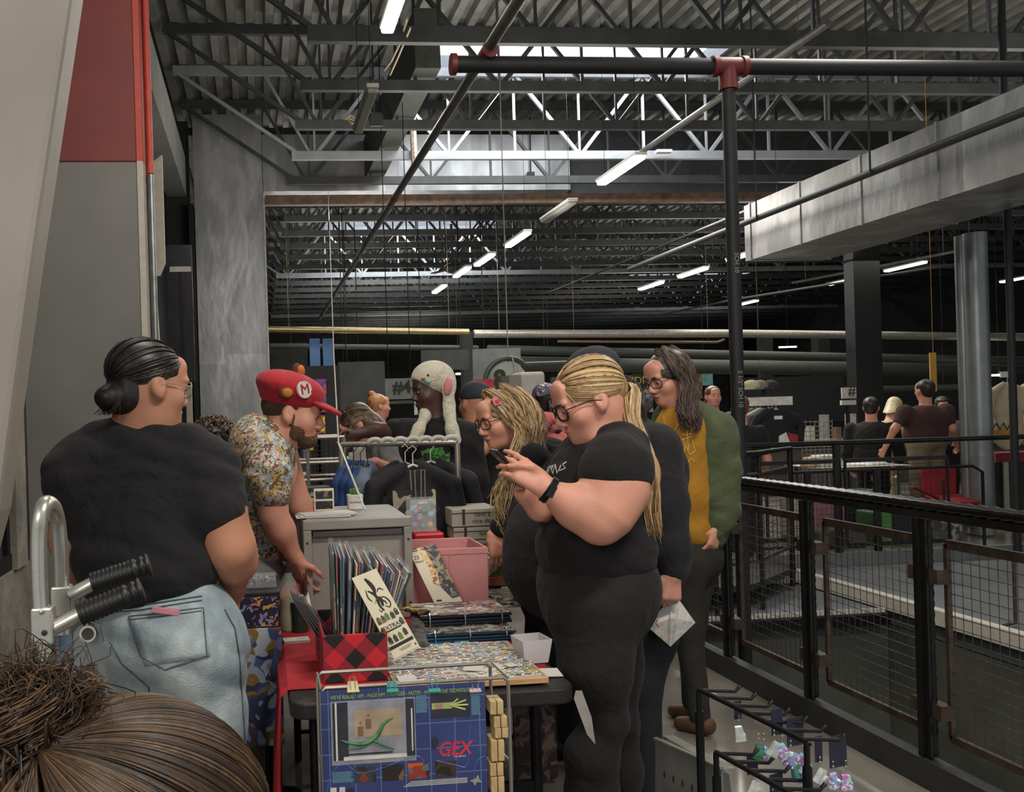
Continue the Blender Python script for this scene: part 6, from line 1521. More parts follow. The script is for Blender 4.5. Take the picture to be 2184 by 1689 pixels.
f = SDF(.02); f.chain([P(888, 1312, 3.1), P(890, 1345, 3.0), P(902, 1385, 2.85), P(915, 1400, 2.8)], [.02, .024, .022, .015], .02); f.disp = folds([((60, 50, 70), 1)], .003, 1); o = sdf_obj('fur_strip', f, mat('dark_brown_fur', '#2e241c', .95, 0, .3, 80, 1, 150, sheen=.4), None, .004, 1, base=P(900, 1380, 2.9)); tag(o, 'dark brown furry strap draped beside the binders', 'strap')
o = MB().bb((P(890, 1395, 2.86)[0], 2.84, ZT+.005), (P(960, 1395, 2.86)[0], 2.96, ZT+.009)).build('sky_blue_folder', mat('sky_tab', '#3f86ad'), base=P(920, 1395, 2.86)); tag(o, 'sky blue folder edge poking out under the blue edged binder', 'folder')
# sticker tray
WD = mat('pale_wood', '#c49a6c', .55, 0, .15, 12, .1, 40, stretch=(1, 12, 12))
sx0 = PZ(833, 1458, ZT)[0]; sx1 = PZ(1182, 1462, ZT+.012)[0]; sy0 = TY0+.03; sy1 = 2.86
t = thing('sticker_board', 'wooden edged board covered with rows of colourful stickers', 'board', ((sx0+sx1)/2, sy0, ZT+.005))
MB().bb((sx0, sy0, ZT+.006), (sx1, sy1, ZT+.022)).build('wooden_board', WD, t, bevel=.002)
MB().bb((sx0+.006, sy0+.012, ZT+.0222), (sx1-.008, sy1-.006, ZT+.0236)).build('backing_sheet', patches('sticker_ground', ['#b3afa5', '#8f9aa5', '#c9c4b8', '#7a7770'], 8), t)
SC_ = ['#d8d3c6', '#c9a93f', '#8a4a34', '#3f6f9c', '#2b2a2c', '#d8d3c6', '#a86a4a', '#c9c4b8', '#6f7f4a', '#d8d3c6', '#9c3a34', '#4a3a5c']
ML = [mat('sticker_'+c[1:], c, .4, 0, .25, 120) for c in dict.fromkeys(SC_)]
n_ = 0; nx_, nr = 17, 13
for j_ in range(nr):
    for i_ in range(nx_):
        x = sx0+.02+(sx1-sx0-.045)*(i_+random.uniform(-.3, .3))/(nx_-1); y = sy0+.03+(sy1-sy0-.05)*(j_+random.uniform(-.3, .3))/(nr-1)
        z = ZT+.0238+random.random()*.002; k = random.randint(5, 8); r = random.uniform(.012, .022); a0 = random.uniform(0, 6)
        pts = [np.array([x+r*random.uniform(.6, 1.1)*math.cos(a0+2*PI*q_/k), y+.8*r*random.uniform(.6, 1.1)*math.sin(a0+2*PI*q_/k), z]) for q_ in range(k)]
        c_ = sum(pts)/k
        m = MB().slab(pts, (0, 0, .0008)); m.mi = 1; m.slab([c_+(p-c_)*.72+np.array([0, 0, .0009]) for p in pts], (0, 0, .0003)); m.mi = 2; m.slab([c_+(p-c_)*.36+np.array([.002, 0, .0013]) for p in pts[:4]], (0, 0, .0002))
        o = m.build('sticker', [ML[0], random.choice(ML[1:]), random.choice(ML[1:])], base=(x, y, z)); tag(o, 'small die cut sticker laid out on the wooden edged board', 'sticker', 'stickers on the board'); n_ += 1
for i, (px, py, w_, h_) in enumerate(((1010, 1425, .055, .05), (868, 1447, .05, .06), (1090, 1418, .03, .03), (1040, 1440, .06, .03))):
    c = PZ(px, py, ZT+.028); o = MB().box(c, (w_, h_, .001), rotz(.3*(i-1))).build('price_note', PAP); tag(o, ['white note card in the middle of the sticker board', 'white note card at the plaid box end of the sticker board', 'tiny white note card near the frosted cup', 'narrow white note card on the front of the sticker board'][i], 'note card')
# frosted container
c = PZ(1134, 1408, ZT+.008); t = thing('frosted_cup', 'frosted square plastic cup standing on the table corner', 'container', c)
FR = mat('frosted_plastic', '#c9c4c4', .35, 0, 0, alpha=.72); m = MB(); s0, s1, hh_ = .036, .046, .068
for a_ in range(4):
    R = rotz(a_*PI/2+.12); m.hexa([c+R @ np.array(p) for p in ((-s0, -s0, 0), (s0, -s0, 0), (s0-.002, -s0+.003, 0), (-s0+.002, -s0+.003, 0), (-s1, -s1, hh_), (s1, -s1, hh_), (s1-.002, -s1+.003, hh_), (-s1+.002, -s1+.003, hh_))])
m.box(c+np.array([0, 0, .002]), (.07, .07, .003), rotz(.12)); m.build('cup_wall', FR, t)
MB().box(c+np.array([0, 0, .02]), (.066, .066, .03), rotz(.12)).build('cup_filling', mat('pinkish_fill', '#b39c98', .6), t, bevel=.004)
# papers near right corner
a = PZ(1168, 1434, ZT+.004); o = MB().box(a, (.07, .08, .002), rotz(-.1)).build('paper_sheet', PAP); tag(o, 'white sheet with blue border by the table corner', 'paper')
o = MB().box(a+np.array([-.042, -.0, .002]), (.012, .075, .001), rotz(-.12)).build('blue_strip', mat('blue_ink', '#3a5c8f', .5)); tag(o, 'blue strip card beside the white sheet on the corner', 'card')
m = MB(); A0 = P(1234, 1463, TY0+.03); pts = [(A0+np.array([.0, .06, .002])), P(1238, 1478, TY0+.02), P(1252, 1530, TY0+.01), P(1269, 1587, TY0)]
pl = [PZ(1222, 1452, ZT+.003), P(1233, 1470, TY0-.004)+np.array([0.004, 0, 0]), P(1225, 1495, TY0-.012), P(1252, 1565, TY0-.012), P(1270, 1588, TY0-.012), P(1262, 1530, TY0-.012), P(1243, 1475, TY0-.010)]
o = MB().slab([P(1224, 1490, TY0-.012), P(1252, 1566, TY0-.012), P(1270, 1588, TY0-.012), P(1262, 1530, TY0-.012), P(1241, 1473, TY0-.012), P(1228, 1473, TY0-.012)], (0, .0015, 0)).build('hanging_paper', mat('greyish_paper', '#96908a', .7)); tag(o, 'long greyish paper slip hanging off the front table corner', 'paper')
# bottle
c = PZ(617, 1343, ZT+.006); t = thing('drink_bottle', 'clear plastic bottle of cloudy drink with a black cap', 'bottle', c)
MB().lathe(c, [(.0, 0), (.031, 0), (.034, .01), (.034, .05), (.030, .08), (.033, .11), (.034, .14), (.028, .165), (.014, .19), (.0135, .205)], 24).build('bottle_wall', mat('bottle_plastic', '#b9bfae', .06, 0, 0, alpha=.35), t, sm=True)
MB().lathe(c+np.array([0, 0, .003]), [(0, 0), (.030, 0), (.031, .01), (.031, .05), (.027, .08), (.030, .108), (0, .11)], 24).build('drink', mat('cloudy_drink', '#a39a78', .2, 0, 0, alpha=.8), t, sm=True)
MB().lathe(c+np.array([0, 0, .2]), [(.016, 0), (.016, .024), (.0, .025)], 20).build('cap', BP, t, sm=True)
o = MB().tube([PZ(655, 1338, ZT+.008), P(653, 1215, 3.28)], .0035, 6).tube([PZ(662, 1338, ZT+.008), P(648, 1222, 3.26)], .003, 6).build('brown_sticks', mat('stick_brown', '#4a2f22', .6)); tag(o, 'pair of thin brown sticks standing beside the bottle', 'sticks')
o = MB().lathe(PZ(640, 1345, ZT+.006), [(0, 0), (.03, 0), (.032, .1), (.03, .1)], 16).build('dark_tumbler', mat('smoky_tumbler', '#26302c', .2, 0, .05), sm=True, base=PZ(640, 1345, ZT+.006)); tag(o, 'dark green tumbler between bottle and plaid box', 'tumbler')
o = MB().ball(PZ(640, 1345, ZT+.006)+np.array([0, 0, .113]), (.02, .01, .012)).build('candy_wrap', patches('wrapper', ['#b3343a', '#d8d0c0', '#7a8a3a'], 90, .3)); tag(o, 'small red and white wrapped sweet on top of the dark tumbler', 'wrapper')
c = PZ(632, 1366, ZT+.008); o = MB().box(c, (.085, .05, .012), rotz(.1)).box(c+np.array([.015, 0, .007]), (.03, .014, .003), rotz(.3)).build('paper_tray', PAP, bevel=.002); tag(o, 'crumpled white card tray on the red cloth corner', 'tray')
# ------------------- wire display with poster
WY = 2.16; w0 = P(684, 1468, WY); w1 = P(1084, 1468, WY); wz = w0[2]; WB = WY+.13
RIM = mat('wire_frame_paint', '#9c968a', .4, .7, .05)
t = thing('wire_display', 'pale wire display frame standing in front of the table', 'rack', ((w0[0]+w1[0])/2, WY, 0))
MB().tube([(w0[0], WY, 0), (w0[0], WY, wz-.01), (w0[0]+.01, WY, wz), (w1[0]-.01, WY, wz), (w1[0], WY, wz-.01), (w1[0], WY, 0)], .0045, 8).build('front_hoop', RIM, t, sm=True)
MB().tube([(w0[0], WB, 0), (w0[0], WB, wz-.01), (w0[0]+.01, WB, wz), (w1[0]-.02, WB, wz), (w1[0]-.01, WB, wz-.01), (w1[0]-.01, WB, 0)], .0045, 8).build('rear_hoop', RIM, t, sm=True)
m = MB()
for z in (wz, wz-.2, wz-.45, .05): m.tube([(w1[0], WY, z), (w1[0]-.005, WB, z)], .0035, 6).tube([(w0[0], WY, z), (w0[0], WB, z)], .0035, 6)
m.build('side_bar', RIM, t, sm=True)
# poster
pa, pb_ = P(683, 1474, WY-.008), P(1034, 1474, WY-.008); pw = pb_[0]-pa[0]; ph = .56; pzt = pa[2]
t = thing('poster', 'blue game advert poster clipped to the wire display', 'poster', ((pa[0]+pb_[0])/2, WY-.01, pzt-ph))
def poster_fn(nt, N, L, b):
    tc = N.new('ShaderNodeTexCoord'); mp = N.new('ShaderNodeMapping'); mp.inputs['Scale'].default_value = (17, 1, 17); L.new(tc.outputs['Object'], mp.inputs[0])
    sp = N.new('ShaderNodeSeparateXYZ'); L.new(mp.outputs[0], sp.inputs[0]); ms = []
    for ax in (0, 2):
        f = N.new('ShaderNodeMath'); f.operation = 'FRACT'; L.new(sp.outputs[ax], f.inputs[0]); g = N.new('ShaderNodeMath'); g.operation = 'LESS_THAN'; g.inputs[1].default_value = .035; L.new(f.outputs[0], g.inputs[0]); ms.append(g)
    mx = N.new('ShaderNodeMath'); mx.operation = 'MAXIMUM'; L.new(ms[0].outputs[0], mx.inputs[0]); L.new(ms[1].outputs[0], mx.inputs[1])
    n = N.new('ShaderNodeTexNoise'); n.inputs['Scale'].default_value = 6; L.new(tc.outputs['Object'], n.inputs['Vector']); r = ramp(N, [(.3, '#2c3560'), (.7, '#3b4878')]); L.new(n.outputs[0], r.inputs[0])
    c = N.new('ShaderNodeMix'); c.data_type = 'RGBA'; L.new(mx.outputs[0], c.inputs[0]); L.new(r.outputs[0], c.inputs[6]); c.inputs[7].default_value = (*srgb('#6072a0'), 1); L.new(c.outputs[2], b.inputs['Base Color'])
MB().bb((pa[0], WY-.010, pzt-ph), (pb_[0], WY-.0075, pzt)).build('poster_sheet', node_mat('blueprint_blue', poster_fn, .3), t)
def pp_(px, py, o=.0006):   # poster pixel -> point on sheet
    u = (px-683)/351; v = (py-1474)/351
    return np.array([pa[0]+u*pw, WY-.010-o, pzt-v*pw])
def pbx(x0, y0, x1, y1, nm, m, th=.0005, o=.0003): return MB().bb(pp_(x0, y0, o), pp_(x1, y1, o+th)).build(nm, m, t)
YG_ = mat('poster_yellow_green', '#9db53a', .5)
text('poster_headline', "WE'VE REBUILT HIM - MADE HIM STRONGER - FASTER - WE HAVE THE TECHNOLOGY", .0125, pp_(856, 1489), UPR, YG_, t, .0003, sx=.70, shear=.25)
PG = mat('poster_grey_photo', '#8f8f96', .4, 0, .2, 20); PD = mat('poster_dark', '#33343c', .4, 0, .2, 20)
pbx(703, 1497, 882, 1631, 'poster_photo', PG)
pbx(707, 1500, 739, 1621, 'photo_detail', PD, o=.0009); pbx(862, 1500, 880, 1620, 'photo_detail', PD, o=.0009)
pbx(752, 1518, 852, 1575, 'photo_screen', mat('poster_beige', '#a8947a', .4, 0, .15, 20), o=.0009)
pbx(712, 1500, 716, 1622, 'photo_rail', WHITE, o=.0016); pbx(873, 1520, 876, 1610, 'photo_rail', WHITE, o=.0016); pbx(728, 1614, 862, 1622, 'photo_rail', WHITE, o=.0016); pbx(725, 1608, 832, 1611, 'photo_detail', PD, o=.0016)
for (x, y) in ((765, 1545), (782, 1530)): MB().ball(pp_(x, y, .001), (.004, .0006, .005)).bb(pp_(x-6, y+7, .001), pp_(x+6, y+28, .0016)).build('photo_figure', mat('sepia', '#7d6250', .5), t)
MB().tube(spline([pp_(x, y, .0018) for x, y in ((722, 1578), (745, 1586), (775, 1588), (800, 1572), (815, 1548), (835, 1538))], 24), [.001+.005*math.sin(PI*i/24) for i in range(25)], 6).tube(spline([pp_(x, y, .0018) for x, y in ((735, 1598), (765, 1596), (790, 1584), (812, 1594), (835, 1604))], 20), [.001+.0028*math.sin(PI*i/20) for i in range(21)], 6).build('green_swash', mat('poster_green', '#3f7a4c', .4, 0, .2, 60), t)
pbx(917, 1494, 1000, 1545, 'poster_photo', PD); 
m = MB()
for a_, b2 in (((918, 1519), (958, 1519)),): m.bb(pp_(918, 1513, .0009), pp_(962, 1526, .0014))
for e in ((975, 1506), (992, 1510), (996, 1520), (990, 1530)): m.tube([pp_(958, 1520, .0012), pp_(*e, .0012)], .0022, 5)
m.build('pale_hand_shape', mat('poster_pale_green', '#a9b56a', .5), t)
pbx(925, 1515, 940, 1525, 'photo_band', mat('poster_peach', '#b5897a', .5), o=.0016)
LNM = mat('poster_text_blue', '#6f9aa8', .5)
for (x0, y0, x1, n_l) in ((884, 1495, 911, 19), (1003, 1495, 1024, 25), (703, 1645, 747, 12)):
    m = MB()
    for k_ in range(n_l): m.bb(pp_(x0, y0+k_*1.95), pp_(x1-random.uniform(0, 5), y0+k_*1.95+.9, .0009))
    m.build('small_text_block', LNM, t)
text('poster_logo', 'GEX', .044, pp_(964, 1613), UPR, mat('poster_red', '#d0384a', .4), t, .0005, sx=.92, shear=.2, bold=.02)
text('poster_tagline', 'ENTER', .006, pp_(946, 1625), UPR, WHITE, t, .0003); text('poster_tagline', 'THE GECKO', .0055, pp_(975, 1629), UPR, WHITE, t, .0003)
MB().slab([pp_(x, y, .0008) for x, y in ((916, 1588), (925, 1583), (932, 1592), (926, 1608), (915, 1610))], (0, -.0005, 0)).build('dark_shape', PD, t)
for k_, (x, cs) in enumerate(((750, ['#2b2a2c', '#3d3a3c', '#7a3a2c']), (809, ['#2b2520', '#4a3c2c', '#7a5a3a']), (863, ['#c9562a', '#8f3a24', '#5a6a6a', '#2b2520']), (922, ['#20261c', '#2c3a24', '#4a3028']))):
    pbx(x, 1637, x+45, 1670, 'screenshot', patches('shot_art_%d' % k_, cs, 40, .4, seed=k_), th=.0005)
SW = mat('poster_sweep', '#4a6ab5', .4); m = MB()
for pts in ([(690, 1689), (700, 1650), (725, 1628), (745, 1640), (760, 1650), (800, 1645), (850, 1630), (885, 1622), (900, 1640)], [(1000, 1560), (996, 1600), (990, 1650), (960, 1645), (925, 1635)], [(1030, 1632), (1010, 1645), (1003, 1689)]):
    m.tube(spline([pp_(x, y, .0003) for x, y in pts], 20), .0012, 4)
m.build('sweep_line', SW, t)
pbx(698, 1677, 711, 1689, 'rating_mark', WHITE); pbx(717, 1677, 729, 1689, 'rating_mark', WHITE); pbx(731, 1680, 748, 1689, 'rating_mark', PD)
m = MB()
for k_ in range(4): m.bb(pp_(868-k_*5, 1675+k_*3), pp_(990, 1676.4+k_*3, .0009))
m.build('small_text_block', WHITE, t)
MB().slab([pp_(x, y, .0008) for x, y in ((995, 1682), (1008, 1678), (1013, 1670), (1016, 1680), (1022, 1688), (1010, 1686), (1006, 1694), (1002, 1686))], (0, -.0004, 0)).build('star_mark', mat('poster_tan', '#9c9a82', .5), t)
# binder clips
for px, col, nm in ((752, '#c9bd8c', 'cream'), (836, '#2f8f80', 'teal'), (925, '#2f8f80', 'second teal'), (1011, '#b59c9a', 'dusty pink')):
    c = P(px, 1464, WY-.0); lab = {'cream': 'cream binder clip at the text start of the blue poster', 'teal': 'teal binder clip next to the cream one', 'second teal': 'teal binder clip next to the dusty pink one', 'dusty pink': 'dusty pink binder clip at the poster corner'}[nm]
    tt = thing('binder_clip', lab, 'clip', c); mm = mat('clip_'+nm.split()[-1], col, .35, .1, .05)
    m = MB(); m.hexa([c+np.array(p) for p in ((-.014, -.014, -.008), (.014, -.014, -.008), (.014, .012, -.008), (-.014, .012, -.008), (-.011, -.002, .012), (.011, -.002, .012), (.011, .002, .012), (-.011, .002, .012))])
    m.tube([c+np.array([-.0145, -.014, -.008]), c+np.array([.0145, -.014, -.008])], .002, 6); m.build('clip_body', mm, tt)
    MB().tube([c+np.array([-.005, -.012, -.004]), c+np.array([-.007, -.006, .022]), c+np.array([.007, -.006, .022]), c+np.array([.005, -.012, -.004])], .0009, 5).tube([c+np.array([-.005, .01, -.004]), c+np.array([-.006, .012, .02]), c+np.array([.006, .012, .02]), c+np.array([.005, .01, -.004])], .0009, 5).build('clip_arms', CHROME, tt, sm=True)
# wooden clothes pegs
for i, (py, dx) in enumerate(((1500, 0), (1530, 8), (1553, 10), (1590, 2), (1630, 0), (1662, 2))):
    c = P(1052+dx, py, WY+.03); lab = ['topmost wooden peg block on the side of the wire display', 'second wooden peg block from the top beside the poster', 'wooden peg block jutting farthest out beside the poster', 'long wooden peg block midway down beside the poster', 'wooden peg block just above the lowest one', 'lowest visible wooden peg block beside the poster'][i]
    tt = thing('wooden_peg', lab, 'clothes peg', c); hgt = (.032, .026, .024, .05, .03, .038)[i]; 
    for s_ in (-1, 1): MB().box(c+np.array([s_*.0078, -.01, 0]), (.0148, .05, hgt), rotz(.03*s_)).build('wooden_half', mat('peg_wood', '#c4a878', .6, 0, .15, 30, .1, 60), tt, bevel=.0015)
    MB().tube([c+np.array([-.014, 0, .0]), c+np.array([.014, 0, 0])], .003, 8).build('spring', CHROME, tt, sm=True)
# held bag
bc = D_(1430, 1320, -.30)
t = thing('paper_bag', 'crumpled white paper bag held by a lowered hand', 'bag', D_(1430, 1378, -.255))
q = [D_(1438, 1264, -.255), D_(1483, 1328, -.245), D_(1430, 1379, -.255), D_(1380, 1336, -.265)]; mid = D_(1432, 1318, -.285); mb2 = D_(1432, 1318, -.205)
m = MB(); m.add(q+[mid, mb2], [(0, 1, 4), (1, 2, 4), (2, 3, 4), (3, 0, 4), (1, 0, 5), (2, 1, 5), (3, 2, 5), (0, 3, 5)])
m.build('bag_body', mat('bag_white', '#c9c5bd', .6, 0, .06, 20, .8, 30), t); 
m = MB(); m.tube([D_(1434, 1270, -.265), D_(1430, 1318, -.292), D_(1429, 1374, -.265)], .002, 5).tube([D_(1450, 1290, -.27), D_(1442, 1330, -.285), D_(1436, 1368, -.265)], .0015, 5); m.build('bag_crease', WHITE, t)
MB().tube([D_(1402, 1322, -.29), D_(1398, 1330, -.288), D_(1405, 1336, -.29)], .003, 5).build('bag_logo', mat('bag_pink', '#b0525c', .5), t)
# ------------------- hand truck
YT = 1.36; T_ = lambda px, py, dy=0.0: P(px, py, YT+dy)
AL = mat('brushed_aluminium', '#b9b7ae', .32, .75, .06, 8, .05, 50); GRP = mat('rubber_grip', '#161616', .45, 0, .05)
t = thing('hand_truck', 'silver tubular hand truck with two ribbed black grips', 'hand truck', (T_(110, 1400)[0], YT, 0))
arc = [T_(90, 1345), T_(84, 1250), T_(82, 1150), T_(87, 1100), T_(98, 1074, .02), T_(113, 1082, .05), T_(122, 1110, .07), T_(128, 1170, .08), T_(131, 1262, .09)]
MB().tube(spline(arc, 40), .0118, 16).build('loop_tube', AL, t, sm=True)
b0 = T_(94, 1332); MB().box(b0, (.030, .030, .052)).build('clamp_block', AL, t, bevel=.003); MB().box(T_(133, 1280, .09), (.028, .03, .045)).build('clamp_block', AL, t, bevel=.003)
MB().tube([T_(97, 1343), T_(97, 1500)], .011, 12).tube([T_(135, 1290, .09), T_(138, 1500, .09)], .011, 12).build('lower_tube', AL, t, sm=True)
lo = T_(97, 1500); MB().tube([lo, (lo[0]-.02, lo[1], .05)], .011, 12).tube([T_(138, 1500, .09), (lo[0]+.03, lo[1]+.09, .05)], .011, 12).build('frame_tube', AL, t, sm=True)
MB().bb((lo[0]-.12, YT-.02, .0), (lo[0]+.3, YT+.12, .05)).build('toe_plate', AL, t, bevel=.004)
for (a, b2, g0, g1, dy) in (((118, 1338), (178, 1306), (172, 1310), (302, 1258), 0), ((150, 1270), (206, 1240), (198, 1244), (318, 1205), .08)):
    MB().tube([T_(*a, dy), T_(*b2, dy)], .0105, 12).build('handle_tube', AL, t, sm=True)
    A_h, B_h = T_(*g0, dy), T_(*g1, dy); pts = []; rs = []
    for k_ in range(41):
        u = k_/40; pts.append(A_h*(1-u)+B_h*u); rs.append(.0155+(.0018 if k_ % 3 == 0 and k_ < 28 else 0)+(.002*math.sin(k_*1.1) if k_ > 27 else 0)+(.003 if k_ > 38 else 0))
    MB().tube(pts, rs, 16).build('rubber_grip', GRP, t, sm=True, ang=180)
for px, py in ((88, 1305), (94, 1350)): MB().ball(T_(px, py, -.017), (.004, .002, .004)).build('bolt', CHROME if py < 1320 else INK, t)
GY = mat('zinc_plate', '#7f8583', .35, .7, .08)
c = T_(187, 1352, .0)
MB().slab([T_(155, 1440, .01), T_(155, 1350, .01), T_(165, 1332, .01), T_(187, 1324, .01), T_(212, 1334, .01), T_(222, 1370, .01), T_(236, 1378, .01), T_(236, 1400, .01), T_(175, 1425, .01)], (0, .006, 0)).build('pivot_plate', GY, t, bevel=.002)
MB().tube([T_(187, 1352, -.006), T_(187, 1352, .004)], .0115, 20).build('pivot_ring', CHROME, t, sm=True); MB().tube([T_(187, 1352, -.0075), T_(187, 1352, -.005)], .0085, 20).build('pivot_hole', INK, t, sm=True)
MB().bb(T_(124, 1356, .012), T_(156, 1410, .018)).build('side_plate', mat('blue_grey_plate', '#5c6f7d', .35, .6, .1), t)
# ------------------- silver trapezoid box
YS = 2.15; S_ = lambda px, py, dy=0.0: P(px, py, YS+dy)
zb_ = .38; t = thing('metal_case', 'scuffed silver sheet metal case with oval slots beside the jewellery rack', 'metal box', (S_(1450, 1689)[0], YS, 0))
top = [S_(1397, 1578, .18), S_(1540, 1642, -.05), S_(1556, 1650, -.02), S_(1425, 1578, .24)]
dn = np.array([-.035, -.05, -.36]); du = np.array([.045, .02, -.36])
SV = mat('scuffed_zinc', '#adb2ac', .34, .8, .2, 6, .25, 14)
MB().hexa([top[0]+dn, top[1]+dn, top[2]+du, top[3]+du, top[0], top[1], top[2], top[3]]).build('case_body', SV, t, bevel=.003)
MB().bar(top[0]+np.array([0, 0, .004]), top[1]+np.array([0, 0, .004]), .012, .006).bar(top[3]+np.array([0, 0, .008]), top[2]+np.array([0, 0, .008]), .03, .008).build('lid_rim', SV, t)
fn = np.cross(top[1]-top[0], dn); fn /= np.linalg.norm(fn); fn = fn if fn[1] < 0 else -fn
m = MB(); ex = (top[1]-top[0]); exn = ex/np.linalg.norm(ex); dnn = dn/np.linalg.norm(dn)
for k_ in range(6):
    c = top[0]+ex*(.16+k_*.14)+dn*.2+fn*.001; m.ball(c, (.0035, .001, .009), np.stack([exn, fn, dnn], 1))
    c = top[0]+ex*(.12+k_*.15)+dn*.48+fn*.001; m.ball(c, (.0035, .001, .009), np.stack([exn, fn, dnn], 1))
m.build('oval_slot', INK, t, sm=True)
MB().bb((S_(1450, 1689)[0]-.1, YS-.12, 0), (S_(1450, 1689)[0]+.12, YS+.16, top[0][2]-.36)).build('pedestal', STEEL_BLK, t)
# ------------------- jewellery rack
YJ = 1.95; J_ = lambda px, py, dy=0.0: P(px, py, YJ+dy)
t = thing('jewellery_rack', 'black two tier metal earring rack with forward hooks', 'rack', (J_(1600, 1689)[0], YJ, 0)); EB = mat('rack_black', '#18181a', .35, .4, .05)
A0, A1 = J_(1490, 1470, .12), J_(1720, 1582, -.14); zz = (A0[2]+A1[2])/2
B0, B1 = J_(1527, 1604, .02), J_(1700, 1700, -.2)
m = MB(); m.tube([A0, A1], .006, 8).tube([A0+np.array([.006, -.006, -.004]), A1+np.array([.006, -.006, -.004])], .003, 8).tube([B0, B1], .006, 8).build('top_bar', EB, t, sm=True)
for a in (A0, A1, B0):
    MB().tube([(a[0], a[1], .0), (a[0], a[1], a[2])], .0062, 10).tube([(a[0], a[1], .0), (a[0], a[1], a[2]-.05)], .0095, 10).build('post', EB, t, sm=True)
MB().bb((A0[0]-.03, A1[1]-.05, 0), (A1[0]+.08, A0[1]+.05, .012)).build('base', EB, t)
NV = mat('navy_card', '#1f2233', .7, 0, .05); cr = [mat('crystal_'+n_, c_, .05, 0, .15, 60, alpha=.75, coat=1) for n_, c_ in (('clear', '#d5dad8'), ('aqua', '#7fb0b8'), ('violet', '#a58ac4'), ('green', '#3f8a5c'), ('blue', '#5c84c4'), ('teal', '#2f7f74'))]
IRI = patches('iridescent_crystal', ['#8fb5c9', '#a58ac4', '#d8dcd8', '#6f9ccf', '#b573b5', '#9fc9b8', '#e0e4e0'], 70, .08, distort=1.5)
for _k in (1, 2, 4): cr[_k] = IRI
for i in range(7):
    u = .02+i*.155; s = A0*(1-u)+A1*u; e = s+np.array([.082, -.004, -.006])
    tt = MB().tube([s, e, e+np.array([.012, 0, .012])], .0042, 6).build('hook', EB, t, sm=True)
for i in range(5):
    u = .03+i*.2; s = B0*(1-u)+B1*u; e = s+np.array([.078, -.004, -.006]); MB().tube([s, e, e+np.array([.012, 0, .012])], .0042, 6).build('hook', EB, t, sm=True)
def earring(c, w_, h_, kinds, label, grp=None, card_=True):
    tt = thing('earrings', label, 'earrings', c, grp)
    if card_: MB().box(c+np.array([0, 0, -h_/2]), (w_, .0012, h_), rotz(.25)).build('backing_card', NV, tt)
    for k_, kd in enumerate(kinds):
        p = c+np.array([(-1+2*k_)*w_*.3 if len(kinds) > 1 else 0, -.004, -h_*.8]); l = .02+.006*k_
        MB().tube([p, p+np.array([0, 0, -l])], .0007, 4).ball(p, .0022).ball(p+np.array([0, 0, -l*.5]), .0025).build('silver_hook', CHROME, tt, sm=True)
        q_ = p+np.array([0, 0, -l-.014]); R = roty(random.uniform(-.6, .6)) @ rotz(random.uniform(-.5, .5))
        MB().box(q_+np.array([0, 0, -.006]), (.024, .014, .034), R, .7).box(q_+np.array([.009, 0, -.012]), (.014, .012, .018), R @ rotx(.6), .6).build('crystal_charm', cr[kd], tt, bevel=.002)
for (px, py, w_, h_, ks, lab, cd_) in ((1573, 1495, .02, .04, (0,), 'clear crystal earring on the farthest hook of the jewellery rack', True), (1620, 1530, .02, .045, (3, 2), 'green and violet crystal earrings on clear backing near the rack top', False), (1656, 1512, .03, .055, (0, 1), 'clear and aqua crystal earrings on the first wide navy card', True), (1695, 1530, .045, .06, (4, 1), 'blue crystal earrings on the second wide navy card', True),
                                       (1700, 1590, .02, .02, (5, 2), 'teal and violet crystal earrings hanging just behind the rack post', False), (1745, 1570, .02, .055, (0,), 'pale crystal earring just past the rack post', True), (1786, 1568, .048, .068, (4, 2), 'blue violet crystal earrings on the nearest large navy card', True), (1604, 1608, .03, .045, (0,), 'pale crystal earring on the lower tier far hook', True), (1655, 1650, .035, .04, (2, 0), 'violet crystal earrings on the lower tier navy card', True)):
    earring(J_(px, py, -.05 if px > 1640 else .05), w_, h_, ks, lab, None, cd_)
# ------------------- left rear table with goods and art banner
t = thing('vendor_table', 'black vendor table behind the jeans wearer, holding clear boxes', 'table', (P(520, 1300, 2.95)[0], 2.95, 0))
lx0, lx1 = -.42, P(597, 1260, 2.95)[0]; zt2 = P(550, 1262, 2.95)[2]
MB().bb((lx0, 2.95, zt2-.03), (lx1, 3.24, zt2)).build('tabletop', BP, t, bevel=.005)
for x in (lx0+.05, lx1-.05):
    for y in (3.0, 3.2): MB().tube([(x, y, 0), (x, y, zt2-.03)], .015, 10).build('leg', STEEL_BLK, t, sm=True)
o = MB().bb((P(508, 1275, 2.93)[0], 2.925, P(550, 1336, 2.93)[2]), (P(592, 1275, 2.93)[0], 2.935, P(550, 1274, 2.93)[2])).build('floral_cloth', patches('floral_print', ['#1c1a33', '#232040', '#17152a', '#c4705c', '#1c1a33', '#8a84a0', '#2a2648', '#c9963f', '#1c1a33', '#3c3a60'], 38, .6, distort=2), base=P(550, 1336, 2.93)); tag(o, 'dark purple floral cloth panel hanging from the rear vendor table', 'cloth')
o = MB().bb((P(505, 1345, 2.9)[0], 2.9, P(550, 1592, 2.9)[2]), (P(600, 1345, 2.9)[0], 2.915, P(550, 1342, 2.9)[2])).build('art_banner', patches('blue_fantasy_print', ['#4a6a9c', '#7f98b0', '#5a4a44', '#9cb0bc', '#3a4f7f', '#8a7038', '#6a86a8', '#b0bcc0', '#2f3a5c', '#7a6a6a'], 12, .5, distort=2.2), base=P(550, 1592, 2.9)); tag(o, 'tall blue and brown fantasy picture banner under the rear vendor table', 'banner')
